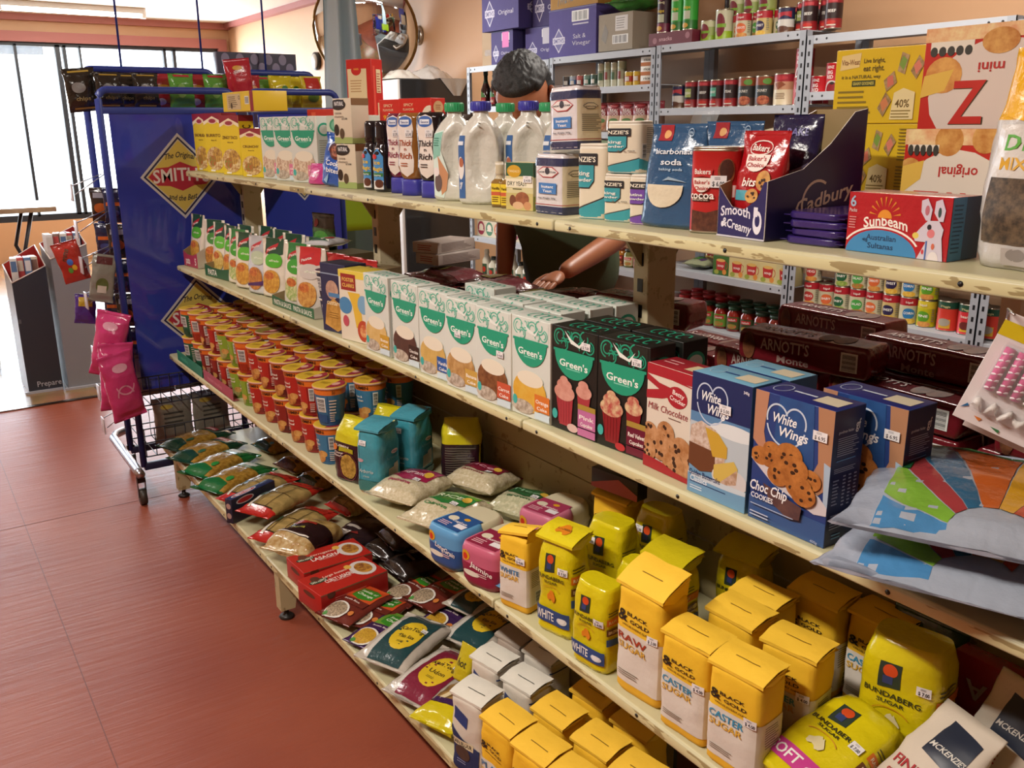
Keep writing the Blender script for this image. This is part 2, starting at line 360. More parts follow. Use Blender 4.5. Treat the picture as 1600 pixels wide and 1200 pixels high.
# ================================================================ the room
CZ = 2.655
def room():
    # red painted boards, boards and dirt in the material
    def floor_mat():
        m = bpy.data.materials.new('red_floor_paint'); m.use_nodes = True; nt = m.node_tree; b = nt.nodes['Principled BSDF']; N = nt.nodes.new; L = nt.links.new
        tc = N('ShaderNodeTexCoord'); mp = N('ShaderNodeMapping'); mp.inputs['Scale'].default_value = (1.2, 13, 1); L(tc.outputs['Object'], mp.inputs[0])
        g = N('ShaderNodeTexNoise'); g.inputs['Scale'].default_value = 3; g.inputs['Detail'].default_value = 6; g.inputs['Roughness'].default_value = .6; L(mp.outputs[0], g.inputs['Vector'])
        p = N('ShaderNodeTexNoise'); p.inputs['Scale'].default_value = 1.6; p.inputs['Detail'].default_value = 4; L(tc.outputs['Object'], p.inputs['Vector'])
        r = N('ShaderNodeValToRGB'); e = r.color_ramp; e.elements[0].position = .3; e.elements[0].color = lin('843e2c'); e.elements[1].position = .72; e.elements[1].color = lin('985038'); L(p.outputs[0], r.inputs[0])
        r2 = N('ShaderNodeValToRGB'); r2.color_ramp.elements[0].position = .24; r2.color_ramp.elements[1].position = .31; L(g.outputs[0], r2.inputs[0])
        mx = N('ShaderNodeMix'); mx.data_type = 'RGBA'; mx.inputs['A'].default_value = lin('5e3826'); L(r2.outputs[0], mx.inputs['Factor']); L(r.outputs[0], mx.inputs['B']); L(mx.outputs['Result'], b.inputs['Base Color'])
        rr = N('ShaderNodeMapRange'); rr.inputs['To Min'].default_value = .34; rr.inputs['To Max'].default_value = .56; L(g.outputs[0], rr.inputs[0]); L(rr.outputs[0], b.inputs['Roughness'])
        bp = N('ShaderNodeBump'); bp.inputs['Strength'].default_value = .22; bp.inputs['Distance'].default_value = .01; L(g.outputs[0], bp.inputs['Height']); L(bp.outputs[0], b.inputs['Normal']); MATS['@floor'] = m
    floor_mat()
    def tile_mat():
        m = bpy.data.materials.new('entrance_tiles'); m.use_nodes = True; nt = m.node_tree; b = nt.nodes['Principled BSDF']; N = nt.nodes.new; L = nt.links.new
        tc = N('ShaderNodeTexCoord'); br = N('ShaderNodeTexBrick'); br.offset = 0; br.inputs['Scale'].default_value = 1; br.inputs['Brick Width'].default_value = .42; br.inputs['Row Height'].default_value = .42; br.inputs['Mortar Size'].default_value = .008
        br.inputs['Color1'].default_value = lin('94704e'); br.inputs['Color2'].default_value = lin('84603e'); br.inputs['Mortar'].default_value = lin('6a5644'); L(tc.outputs['Object'], br.inputs['Vector'])
        n = N('ShaderNodeTexNoise'); n.inputs['Scale'].default_value = 5; n.inputs['Detail'].default_value = 5; L(tc.outputs['Object'], n.inputs['Vector'])
        mx = N('ShaderNodeMix'); mx.data_type = 'RGBA'; mx.blend_type = 'OVERLAY'; mx.inputs['Factor'].default_value = .5; L(br.outputs[0], mx.inputs['A']); L(n.outputs['Color'], mx.inputs['B']); L(mx.outputs['Result'], b.inputs['Base Color'])
        b.inputs['Roughness'].default_value = .22; MATS['@tile'] = m
    tile_mat()
    def wall_mat(nm, c1, c2):
        m = bpy.data.materials.new(nm); m.use_nodes = True; nt = m.node_tree; b = nt.nodes['Principled BSDF']; N = nt.nodes.new; L = nt.links.new
        tc = N('ShaderNodeTexCoord'); n = N('ShaderNodeTexNoise'); n.inputs['Scale'].default_value = 1.3; n.inputs['Detail'].default_value = 5; L(tc.outputs['Object'], n.inputs['Vector'])
        r = N('ShaderNodeValToRGB'); r.color_ramp.elements[0].color = lin(c1); r.color_ramp.elements[1].color = lin(c2); L(n.outputs[0], r.inputs[0]); L(r.outputs[0], b.inputs['Base Color']); b.inputs['Roughness'].default_value = .55; MATS['@'+nm] = m
    wall_mat('peach_wall_paint', 'd0a27a', 'dcb088'); wall_mat('ceiling_paint', 'e6dccf', 'eee6da'); wall_mat('pink_trim_paint', 'a2605a', 'ac6c64')
    f = MB(); f.add([(-3.2, -3.5, 0), (3.9, -3.5, 0), (3.9, 5.42, 0), (-3.2, 5.42, 0)], [(0, 1, 2, 3)], '@floor')
    f.add([(-3.2, 5.42, 0), (3.9, 5.42, 0), (3.9, 11.7, 0), (-3.2, 11.7, 0)], [(0, 1, 2, 3)], '@tile')
    for x in (-2.2, -.98, .24): f.box(x-.001, -3.5, .0002, x+.001, 5.4, .0006, '64302a')          # seams between the painted sheets
    for y in (-1.2, 1.25, 3.72): f.box(-3.2, y-.0015, .0002, 3.9, y+.0015, .0006, '64302a')
    struct('floor', f)
    t = MB(); t.box(-3.2, 5.405, 0, 3.75, 5.435, .006, '6a5a48:m'); struct('trim_1', t)
    c = MB(); c.box(-3.2, -3.5, CZ, 3.9, 11.9, CZ+.08, '@ceiling_paint'); struct('ceiling', c)
    w = MB(); w.box(3.75, -3.5, 0, 3.9, 11.9, CZ, '@peach_wall_paint'); struct('wall_right', w)
    w = MB(); w.box(-3.35, -3.5, 0, -3.2, 11.9, CZ, '@peach_wall_paint'); struct('wall_left', w)
    w = MB(); w.box(-3.35, -3.6, 0, 3.9, -3.5, CZ, '@peach_wall_paint'); struct('wall_near', w)
    w = MB()   # far wall around the wide shop window
    w.box(-3.2, 11.7, 2.39, 3.75, 11.85, CZ, '@peach_wall_paint'); w.box(3.66, 11.7, 0, 3.75, 11.85, 2.39, '@peach_wall_paint'); w.box(-3.2, 11.7, 0, -2.2, 11.85, 2.39, '@peach_wall_paint'); w.box(-2.2, 11.7, 0, 3.66, 11.85, .45, '@peach_wall_paint')
    struct('wall_far', w)
    t = MB(); t.box(-3.2, 11.62, 2.585, 3.75, 11.7, CZ, '@pink_trim_paint'); t.box(3.68, -3.5, 2.60, 3.75, 11.7, CZ, '@pink_trim_paint'); struct('trim_2', t)
    t = MB(); t.box(-2.3, 11.64, 2.37, 3.70, 11.7, 2.475, '@pink_trim_paint'); t.box(3.60, 11.64, .4, 3.70, 11.7, 2.37, '@pink_trim_paint'); struct('trim_3', t)
    fr = MB(); D = '2c3038'
    fr.box(-2.2, 11.71, 2.33, 3.62, 11.79, 2.38, D); fr.box(-2.2, 11.71, .45, 3.62, 11.79, .52, D)
    for x, wd in ((-2.18, .05), (-1.3, .04), (-.4, .06), (.6, .05), (1.41, .03), (1.83, .05), (1.90, .035), (2.06, .02), (2.98, .03), (3.09, .035), (3.60, .045)): fr.box(x-wd/2, 11.71, .5, x+wd/2, 11.79, 2.35, D)
    struct('window_1', fr)
    g = MB(); g.box(-2.2, 11.745, .5, 3.62, 11.75, 2.35, 'clear_glass'); o = struct('window_2', g); MATS['clear_glass']
    # pavement outside the window
    p = MB(); p.box(-9, 11.9, -.05, 11, 30, .0, 'c8c4bc:p'); struct('ground', p)
    m = MB()   # dim awning edge seen through the top of the glass
    m.box(-4, 13.2, 2.34, 1.9, 13.3, 2.44, '6a7480'); struct('trim_4', m)
room()

def tube_lamp(name, label, x, y, L=1.25, rz=0, power=0, col=(1, .93, .84), z=CZ, size=1):
    e = bpy.data.objects.new(name, None); COL.objects.link(e); e.location = (x, y, z); e.rotation_euler = (0, 0, math.radians(rz)); tagit(e, label, 'ceiling light', 'fluorescent ceiling lights')
    b = MB(); b.box(-L/2, -.035, -.055, L/2, .035, 0, 'e8e4de', bev=.004)
    for s in (-1, 1): b.box(s*L/2-.02, -.03, -.10, s*L/2+.02, .03, -.0, 'f0ece6', bev=.003)
    o = bpy.data.objects.new('housing', b.mesh('housing')); COL.objects.link(o); o.parent = e
    t = MB(); t.tube([(-L/2+.01, 0, -.085), (L/2-.01, 0, -.085)], .013, 'fff4e2:e%g' % 14, 10)
    o = bpy.data.objects.new('lamp_tube', t.mesh('lamp_tube')); COL.objects.link(o); o.parent = e
    if power:
        l = area(name+'_light', (x, y, z-.12), (0, 0, rz), L, .10, power, col); l.data.name = name+'_light'
tube_lamp('fluorescent_lamp', 'long fluorescent tube lamp on the ceiling in front of the far window', 1.85, 10.55, 1.35, 4, 22)
tube_lamp('fluorescent_lamp', 'fluorescent tube lamp on the ceiling above the near end of the aisle', -.55, 1.15, 1.25, 90, 60, (1, .92, .82))
tube_lamp('fluorescent_lamp', 'fluorescent tube lamp on the ceiling above the middle of the aisle', -.5, 4.3, 1.25, 90, 34, (1, .94, .88))
tube_lamp('fluorescent_lamp', 'fluorescent tube lamp on the ceiling between display shelf and back wall', 2.45, 1.9, 1.25, 90, 34, (1, .92, .83))
tube_lamp('fluorescent_lamp', 'fluorescent tube lamp on the ceiling near the round mirror', 2.3, 5.6, 1.25, 90, 36, (1, .95, .88))

# ================================================================ painted double-sided display shelf
CR, CH = 'd2cca2/a89a6c:s', 'd0c899/9e8e62:w'
YE = 3.80                                  # far end of the display shelf
SZ = {1: H-.167, 2: H-.536, 3: H-.893, 4: H-1.271}
TH = {1: .020, 2: .018, 3: .020, 4: .028}
SX = {1: 1.0, 2: .927, 3: .858, 4: .792}
JO = [.15, 1.35, 2.55, YE]
def gondola():
    e = bpy.data.objects.new('display_shelf', None); COL.objects.link(e); e.location = (1.24, 1.95, 0)
    tagit(e, 'long cream painted double sided metal display shelf standing in the shop', 'shelving')
    def part(n, mb, up=None):
        o = bpy.data.objects.new(n, mb.mesh(n)); COL.objects.link(o); o.parent = up or e; o.matrix_parent_inverse = Matrix.Translation((-1.24, -1.95, 0)); return o
    for lv in (1, 2, 3, 4):
        x0, z, th = SX[lv], SZ[lv], TH[lv]
        for ya, yb in zip(JO, JO[1:]):
            m = MB(); m.box(x0, ya+.002, z-th, 1.212 if lv > 1 else 1.24, yb-.002, z, 'c6c09a', bev=.004)
            m.box(x0-.001, ya+.0025, z-th-.001, x0+.008, yb-.0025, z-.002, CH, bev=.003)
            for y in (ya+.05, ya+.42, yb-.42, yb-.05): m.tube([(x0-.0018, y, z-th*.6), (x0+.004, y, z-th*.6)], .0035, '181614', 8)
            part('shelf_board', m)
            if lv in (1, 2):
                m = MB(); m.box(1.285 if lv == 2 else 1.245, ya+.002, z-th, 2.48-x0, yb-.002, z, 'c6c09a', bev=.004); part('shelf_board', m)
    for ya, yb in zip(JO, JO[1:]):
        for k in range(3):
            z0 = SZ[4]+k*.245; m = MB(); m.box(1.214, ya+.02, z0+.001, 1.222, yb-.02, min(z0+.244, SZ[2]-.03), 'a89a72/8c7c56:s', bev=.0015); part('back_panel', m)
    for y in JO[1:]:
        m = MB(); top = SZ[1]-.028
        m.box(1.215, y-.022, .0, 1.29, y+.022, top, 'cabe9c/b0a47e:s', bev=.003)
        for k in range(int(top/.052)): m.box(1.2135, y-.0075, .05+k*.052, 1.2155, y+.0075, .05+k*.052+.026, '15130f')
        part('post', m)
    for y in JO[1:]:
        for lv in (1, 2, 3):
            z = SZ[lv]-TH[lv]-.001; d = .10 if lv == 1 else .2
            for s, xc in ((-1, 1.215), (1, 1.29)):
                if s > 0 and lv > 1: continue
                m = MB()
                P = [(xc, z), (xc+s*d*.62, z), (xc+s*.01, z-.075), (xc, z-.085)]
                m.add([(x, y-.004, q) for x, q in P]+[(x, y+.004, q) for x, q in P], [(0, 1, 2, 3), (7, 6, 5, 4), (0, 4, 5, 1), (1, 5, 6, 2), (2, 6, 7, 3), (3, 7, 4, 0)], 'b0a178/93845c:s')
                part('bracket', m)
    for y in (.22, 1.30, 2.49, 3.66):
        m = MB(); z = SZ[4]-.028
        P = [(.80, .035), (.845, .035), (.87, z), (.80, z)]
        m.add([(x, y-.02, q) for x, q in P]+[(x, y+.02, q) for x, q in P], [(0, 1, 2, 3), (7, 6, 5, 4), (0, 4, 5, 1), (1, 5, 6, 2), (2, 6, 7, 3), (3, 7, 4, 0)], 'b9ae86/93845c:s'); 
        l = part('leg', m); f = MB(); f.lathe([(0, .02), (.006, .024), (.012, .018), (.016, .008), (.035, .008)], '24211e', 14, .822, y); part('foot', f, l)
        bpy.data.objects[-1] if 0 else None
gondola()
# children of a child must keep their own world place
for o in bpy.data.objects:
    if o.name.startswith('foot'): o.matrix_parent_inverse = Matrix.Identity(4)

# ================================================================ slotted steel shelves along the back wall
MX = 3.3; BY = [5.42, 4.50, 3.60, 2.68, 1.80, .88]
GR, GL = 'a3a9b2', 'b4bac2'
LV = {0: (.36, .11, -.22, -.735, -1.02, -1.3), 1: (.365, .19, -.045, -.40, -.775, -1.03, -1.3), 2: (.37, .07, -.16, -.43, -.720, -.995, -1.3), 3: (.345, .12, -.12, -.45, -.795, -1.02, -1.3), 4: (.33, .1, -.2, -.5, -.8, -1.1)}
def steel():
    names = ['farthest', 'second farthest', 'middle', 'second nearest', 'nearest']
    for b in range(5):
        y0, y1 = BY[b+1], BY[b]
        e = bpy.data.objects.new('steel_shelf', None); COL.objects.link(e); e.location = (MX, (y0+y1)/2, 0)
        tagit(e, 'grey slotted steel shelf unit along the back wall, %s of the five units' % names[b], 'shelving', 'grey steel shelf units on the back wall')
        def part(n, mb):
            o = bpy.data.objects.new(n, mb.mesh(n)); COL.objects.link(o); o.parent = e; o.matrix_parent_inverse = Matrix.Translation((-MX, -(y0+y1)/2, 0))
        for zi in LV[b]:
            z = H+zi; m = MB(); m.box(MX, y0+.004, z-.004, MX+.40, y1-.004, z, GL); m.box(MX-.002, y0+.004, z-.034, MX+.002, y1-.004, z+.0005, GL, bev=.001)
            for y in (y0+.05, y0+.10, y1-.05, y1-.10): m.tube([(MX-.0032, y, z-.016), (MX, y, z-.016)], .005, '14161a', 6)
            part('shelf_board', m)
        top = H+LV[b][0]
        for y, s in ((y0+.001, 1), (y1-.001, -1)):
            m = MB(); m.box(MX-.004, min(y, y+s*.034), 0, MX-.001, max(y, y+s*.034), top, GR); m.box(MX-.004, min(y, y+s*.003), 0, MX+.034, max(y, y+s*.003), top, GR)
            for k in range(int(top/.045)):
                if k*.045 < .35: continue
                z = .02+k*.045; m.box(MX-.0048, y+s*.017-.0045, z, MX-.0035, y+s*.017+.0045, z+.018, '15171b'); m.box(MX+.012, min(y-s*.0004, y+s*.0034), z, MX+.02, max(y-s*.0004, y+s*.0034), z+.018, '15171b')
            part('upright', m)
            m = MB(); m.box(MX+.37, min(y, y+s*.034), 0, MX+.40, max(y, y+s*.034), top, GR); part('upright', m)
steel()
# ================================================================ goods on the top shelf
Z1, Z2, Z3, Z4 = SZ[1], SZ[2], SZ[3], SZ[4]
def put2(k, name, label, cat, L, R, Z, **kw):
    """front bottom left and right corners given on the board"""
    cx, cy = (L[0]+R[0])/2, (L[1]+R[1])/2; hd = math.degrees(math.atan2(R[0]-L[0], L[1]-R[1]))
    return put(k, name, label, cat, cx, cy, Z, rot=kw.pop('rot', hd), **kw)

def top_shelf():
    T = .0006
    # --- yellow taco kit cartons
    def taco(w, h, txt, seed, food='b07a3a/e8d8a0:f70', side=True):
        fr = [('r', 0, .86, 1, 1, '8c2030'), ('p', [(0, .86), (.5, .95), (1, .86), (1, .80), (.5, .90), (0, .80)], 'f0e4c0'), ('e', .5, .87, .26, .05, 'e6ccb0'), ('e', .5, .87, .19, .035, '9a3340'),
              ('t', txt, .5, .63, .05, '6a3d1e', .78), ('t', 'dinner kit', .5, .55, .022, '6a3d1e', .3), ('e', .5, .24, .47, .2, food), ('e', .62, .3, .25, .12, 'd8b050/8a5a2a:f80'), ('e', .35, .2, .2, .09, '7a9a40/c84a30:f120'), ('r', .2, .02, .45, .05, 'f4f0e0')]
        rt = [('r', 0, .9, 1, 1, '8c2030'), ('t', 'THE CLASSIC', .5, .55, .55*w, '4a3418', .5*h/.06, {'rot': 90})] if 0 else [('r', 0, .9, 1, 1, '8c2030'), ('g', [('t', 'THE CLASSIC', .5, .56, .16, '4a3418', 1.9, {'rot': 90})]), ('e', .5, .18, .3, .1, food)]
        return carton(w, .06, h, 'e2c828:c', fr, rt, [('r', 0, 0, 1, 1, '9c8a70:c'), ('r', .0, .35, 1, .6, 'b8a688:c')])
    k = taco(.145, .215, 'ENCHILADA', 1)
    put2(k, 'taco_kit_carton', 'yellow enchilada kit carton at the far end of the top shelf', 'carton', (1.045, 3.78), (1.045, 3.635), Z1, rot=4)
    k = taco(.145, .215, 'BURRITO', 2)
    put2(k, 'taco_kit_carton', 'yellow burrito kit carton, second from the far end of the top shelf', 'carton', (1.045, 3.62), (1.05, 3.47), Z1, rot=10)
    k = taco(.125, .205, 'ZINGY TACO', 3)
    put2(k, 'taco_kit_carton', 'tall yellow taco carton with a shiny side under the lying yellow carton', 'carton', (1.04, 3.40), (1.045, 3.27), Z1, rot=14)
    k = taco(.125, .16, 'CRUNCHY', 4)
    put2(k, 'taco_kit_carton', 'shorter yellow taco carton standing left of the pale green cake mixes', 'carton', (1.05, 3.20), (1.05, 3.08), Z1, rot=14)
    k = carton(.28, .12, .065, 'e0c034:c', [('r', .15, .1, .60, .9, 'c9b48a:c'), ('r', .9, 0, 1, 1, '8c2030'), ('bc', .74, .35, .87, .75), ('ln', .2, .2, .5, .8, 6, '6a5a3a'), ('e', .3, .3, .03, .15, '4a3a20'), ('o', .56, .7, .03, .1, .008, 0, 360, '5a4a2a')],
               cols={'left': 'eada30:c'}, left=[('t', 'TACO', .5, .75, .2, '5a4418', .6), ('r', .35, .2, .7, .55, '4a90c8')])
    put(k, 'taco_kit_carton', 'yellow carton lying on top of the taco cartons, barcode side showing', 'carton', 1.05, 3.24, Z1+.216, rot=3)
    k = carton(.15, .055, .15, '8c2438:c', [('r', 0, 0, 1, .62, 'd8b428:c'), ('r', .3, .68, .7, .76, 'd8c8b0')]); put(k, 'taco_kit_carton', 'maroon topped carton behind the shorter yellow taco carton', 'carton', 1.16, 3.16, Z1, rot=10)
    # --- pale green topped cake mixes seen edge-on
    k = cake('cbe4d8', 'cakes', 'Cake', 'd87a9a', 'b08a70/e8d8c0:f80', h=.195, w=.125, glare=1)
    for i, (a, b, lab) in enumerate((((1.06, 3.03), (1.06, 2.91), 'first'), ((1.06, 2.90), (1.06, 2.78), 'second'), ((1.06, 2.77), (1.08, 2.655), 'third'))):
        put2(k, 'cake_mix_carton', 'pale green and white cake mix carton on the top shelf, %s of three' % lab, 'carton', a, b, Z1, rot=10+3*i, group='pale cake mix cartons on the top shelf')
    k = carton(.062, .13, .195, 'd8e2d4:c', [('r', .02, 0, .98, 1, 'cfdccb:c'), ('e', .5, .86, .34, .1, '4aa07a'), ('e', .5, .86, .25, .07, '7cc0a0'), ('r', .1, .70, .9, .72, '3c8a68'), ('ln', .12, .45, .88, .67, 7, 'a87c78'), ('r', .1, .40, .9, .42, '3c8a68'), ('ln', .12, .2, .88, .38, 6, 'a87c78'), ('r', .1, .14, .9, .16, '3c8a68'), ('ln', .12, .03, .8, .12, 3, 'c88890')])
    put(k, 'cake_mix_carton', 'cake mix carton turned narrow side out, behind the pink sweets bag', 'carton', 1.12, 2.58, Z1, rot=38)
    put(k, 'cake_mix_carton', 'cake mix carton turned narrow side out, behind the blue biscuit bag', 'carton', 1.125, 2.475, Z1, rot=38)
    # --- sweets bags
    k = pouch(.085, .05, .06, [(1, 'c8408a:g')], [('e', .45, .5, .3, .3, 'e070a8:g'), ('t', 'candy', .45, .5, .2, 'f4dce8', .5)], seed=4, amp=.005)
    put(k, 'sweets_bag', 'small crumpled pink sweets bag on the top shelf edge', 'bag', 1.05, 2.60, Z1, rot=15)
    k = pouch(.05, .045, .075, [(1, 'e0a8b8/b8604a:f60')], seed=5, amp=.005); put(k, 'sweets_bag', 'small pale pink round sweets bag beside the crumpled pink bag', 'bag', 1.085, 2.535, Z1, rot=15)
    k = pouch(.11, .06, .145, [(1, '2458b0:g')], [('e', .55, .68, .30, .16, '5a2820'), ('e', .55, .68, .22, .10, 'b86a4a/4a2018:f120'), ('o', .55, .66, .36, .22, .03, 0, 180, 'c8d0e0'), ('t', 'Cookie', .52, .45, .09, 'f0f0f4', .6), ('t', 'bites', .52, .32, .09, 'f0f0f4', .45), ('p', [(.15, .1), (.4, .25), (.3, .05)], '9ac0e0')], seed=6, amp=.005)
    put(k, 'biscuit_bag', 'shiny blue bag of small chocolate biscuits slumped on the top shelf', 'bag', 1.05, 2.475, Z1, rot=22, roll=8)
    # --- natural cherries canisters
    fr = [('r', 0, 0, 1, .14, '9cae68'), ('e', .3, .86, .42, .12, '2a2018'), ('r', .05, .80, .62, .97, '23262e'), ('t', 'NATURAL', .34, .885, .09, 'f0f0f0', .5), ('t', 'cocoa', .28, .68, .06, '8a7868', .36), ('t', 'clusters', .32, .6, .05, '8a7868', .5), ('e', .15, .3, .14, .13, '2c2018'), ('e', .45, .22, .13, .12, '54402c'), ('t', '$ 5.00', .62, .55, .04, '3a3a3a', .3)]
    k = carton(.078, .06, .118, 'd8cbb4:c', fr, [('r', 0, .85, 1, 1, '8a6a48'), ('r', 0, 0, 1, .12, '9cae68')], topcol='8a6a48:c')
    put(k, 'clusters_carton', 'cream and brown snack carton, lower of a stack of two on the top shelf', 'carton', 1.06, 2.385, Z1, rot=16)
    put(k, 'clusters_carton', 'cream and brown snack carton, upper of a stack of two on the top shelf', 'carton', 1.06, 2.395, Z1+.1195, rot=14)
    # --- red cartons behind
    def redbox(w, d, h): return carton(w, d, h, 'c8241e:c', [('r', .05, .1, .8, .86, 'e8d4a8:c'), ('e', .4, .84, .2, .08, 'c8241e'), ('t', 'oats', .4, .86, .035, 'f0b040', .2), ('r', .2, .3, .6, .42, 'c84030'), ('ln', .15, .5, .7, .7, 5, 'c09868'), ('ln', .12, .14, .7, .26, 3, 'c05040')],
                                [('r', .1, .1, .3, .9, 'e05040'), ('r', .4, .5, .8, .85, 'e8d4a8'), ('ln', .45, .5, .75, .8, 8, 'a04030'), ('r', .45, .15, .75, .35, 'e8d4a8')], [])
    put(redbox(.095, .06, .20), 'cereal_carton', 'tall red and cream cereal carton standing above the syrup bottles', 'carton', 1.285, 2.76, Z1+.165, rot=30)
    k = carton(.20, .10, .165, 'c4221c:c', [('t', 'CHEESE CRACKERS', .5, .85, .06, 'f0c0a0', .6), ('r', .3, .3, .5, .7, 'e0a060')]); put(k, 'cereal_carton', 'red carton lying under the tall red cereal carton', 'carton', 1.285, 2.71, Z1, rot=30)
    rb = carton(.11, .06, .235, 'd02a20:c', [('t', 'SPICY', .3, .93, .03, 'f0c8a0', .3), ('t', 'FLAVOUR', .3, .88, .025, 'f0c8a0', .34), ('t', '98%', .3, .80, .045, 'f0b828', .34), ('e', .95, .78, .25, .14, 'ece0c8'), ('e', .98, .76, .12, .1, '4a3a2a')], [('e', .5, .9, .35, .07, 'd8b080'), ('ln', .3, .87, .7, .93, 3, '8a4020'), ('e', .5, .73, .35, .08, 'd8b080')])
    put(rb, 'cracker_carton', 'red carton with a yellow percentage, left one behind the squeeze bottles', 'carton', 1.20, 2.36, Z1, rot=22)
    put(rb, 'cracker_carton', 'red carton with a yellow percentage, right one behind the squeeze bottles', 'carton', 1.20, 2.24, Z1+.0, rot=22)
    put(carton(.24, .09, .10, 'c8281e:c', [('r', .1, .2, .2, .9, 'e05a40'), ('p', [(.3, .1), (.4, .5), (.5, .1)], 'e8c8a0'), ('r', .62, .2, .68, .9, 'e05a40')]), 'cereal_carton', 'long low red carton behind the narrow cake mix cartons', 'carton', 1.25, 2.93, Z1+.12, rot=14)
    put(carton(.2, .09, .119, 'a8342a:c'), 'cereal_carton', 'dull red carton hidden under the long low red carton', 'carton', 1.25, 2.93, Z1, rot=14)
    # --- magic topping bottles
    def ice():
        s = SW(.05, .05, .178, [(0, .8, .8, 2.4), (.03, 1, 1, 2.6), (.55, 1, 1, 2.4), (.66, .74, .74, 2), (.70, .66, .66, 2), (.715, .78, .78, 2), (.97, .74, .74, 2), (1, .6, .6, 2)]); m = MB(); s.body(m, [(.70, '201c20:k')], nv=10)
        prn(m, s.front(), [('p', [(.08, .04), (.92, .04), (.95, .5), (.5, .62), (.05, .5)], '4a90cc'), ('r', .1, .04, .9, .16, 'e8e4e0'), ('r', .1, .22, .9, .27, '3a7a40'), ('e', .6, .12, .3, .06, '5a3020'), ('t', 'Ice', .5, .42, .055, 'f0c830', .45), ('t', 'Magic', .5, .33, .055, 'f0c830', .75), ('t', 'topping', .5, .24, .02, 'f0f0f0', .5), ('e', .35, .5, .18, .035, 'c83030')], .05, .178, du=.12)
        c = MB(); s.p = [(0, .78, .78, 2), (1, .74, .74, 2)]; q = SW(.039, .039, .05, [(0, 1, 1, 2), (.9, .94, .94, 2), (1, .8, .8, 2)]); q.body(c, '2a2628:k', ns=10, nv=4)
        c.v = [(x, y+.0055, z+.127) for x, y, z in c.v]
        return kit(('bottle_body', m), ('cap', c), ('price_sticker', sticker(s.front(), .45, .58, .05, .178, .02, .015)))
    k = ice(); put(k, 'topping_bottle', 'small black chocolate topping bottle, left of the two', 'bottle', 1.07, 2.285, Z1, rot=10); put(k, 'topping_bottle', 'small black chocolate topping bottle, right of the two', 'bottle', 1.06, 2.195, Z1, rot=18)
    # --- squeeze bottles standing on blue caps
    def sauce(c1, t1, t2, tc, lab='e6dcd4'):
        s = SW(.078, .05, .155, [(0, .62, .7, 2), (.05, .78, .85, 2.2), (.2, .98, 1, 2.6), (.45, .9, .95, 2.6), (.8, 1, 1, 2.6), (.94, .96, .92, 2.6), (1, .8, .7, 2.5)]); m = MB(); s.body(m, [(1, c1+':k')], nv=14)
        P = [(.5-.36, .3), (.5-.32, .12), (.5, .05), (.5+.32, .12), (.5+.36, .3), (.5+.27, .5), (.5+.36, .75), (.5+.28, .93), (.5, .97), (.5-.28, .93), (.5-.36, .75), (.5-.27, .5)]
        prn(m, s.front(), [('p', P, lab), ('e', .5, .87, .3, .08, '3a62a8'), ('r', .3, .83, .68, .90, 'e4e8f0'), ('t', 'Sauce', .5, .865, .035, '283c80', .3), ('t', t1, .5, .56, .085, tc, .58, {'sh': .2}), ('t', 'n', .5, .47, .05, tc, .1), ('t', t2, .5, .37, .085, tc, .56, {'sh': .2}), ('ln', .3, .2, .7, .27, 2, tc)], .078, .155, du=.09, dv=.1)
        c = MB(); q = SW(.058, .042, .038, [(0, 1, 1, 3), (.9, .98, .98, 3), (1, .9, .9, 3)]); q.body(c, '3a3a9e', ns=5, nv=3); c.v = [(x, y+.004, z) for x, y, z in c.v]; m.v = [(x, y, z+.036) for x, y, z in m.v]
        st = sticker(s.front(), .68, .70, .078, .155, .022, .016, '$ 5.95'); st.v = [(x, y, z+.036) for x, y, z in st.v]
        return kit(('bottle_body', m), ('cap', c), ('price_sticker', st))
    put(sauce('6a1838', 'Thick', 'Rich', '8a2848'), 'sauce_bottle', 'dark berry red squeeze bottle standing on its blue cap', 'bottle', 1.075, 2.13, Z1, rot=14, sc=1.02)
    put(sauce('8a5a28', 'Thick', 'Rich', 'a8502c'), 'sauce_bottle', 'caramel brown squeeze bottle standing on its blue cap', 'bottle', 1.06, 2.035, Z1, rot=20, sc=1.02)
    put(sauce('181418', 'Thick', 'Rich', '2c2428'), 'sauce_bottle', 'nearly black chocolate squeeze bottle standing on its blue cap', 'bottle', 1.06, 1.935, Z1, rot=20, sc=1.02)
    bk = SW(.075, .05, .19, [(0, .8, .8, 2), (.1, 1, 1, 2.6), (.9, 1, 1, 2.6), (1, .8, .7, 2.5)]); 
    for y, c, n in ((2.0, '2a2420', 'dark squeeze bottle behind the black chocolate one'),):
        m = MB(); bk.body(m, [(.2, '3a3a9e'), (1, c+':k')]); put(kit(('b', m)), 'sauce_bottle', n, 'bottle', 1.17, 1.94, Z1)
    # --- milk style jugs
    def jug(capc, lab):
        w, d, h = .092, .066, .200
        s = SW(w, d, h, [(0, .9, .9, 4), (.03, .99, .99, 5), (.62, 1, 1, 5), (.74, .94, .94, 4), (.86, .66, .62, 3), (.92, .38, .46, 2.2), (1, .34, .42, 2)])
        m = MB(); n = 40; R = 26; o = len(m.v)
        def body(t, v):
            p = s.P(t, v)                       # press the grip hollow into the right half of the front
            if p.y < d*.5:
                uu = (p.x-.020)/.026; vv = (v-.50)/.27; q = uu*uu+vv*vv
                if q < 1.6: p.y += .020*max(0, min(1, (1.6-q)/.9))
            return p
        vs = [j/R for j in range(R+1)]; m.v += [tuple(body(4*k/n, v)) for v in vs for k in range(n)]
        for j in range(R):
            for k in range(n): m.f.append((o+j*n+k, o+j*n+(k+1) % n, o+(j+1)*n+(k+1) % n, o+(j+1)*n+k)); m.i.append(m.mi('milky_plastic')); m.s.append(True)
        m.f.append(tuple(range(o, o+n))[::-1]); m.i.append(0); m.s.append(False)
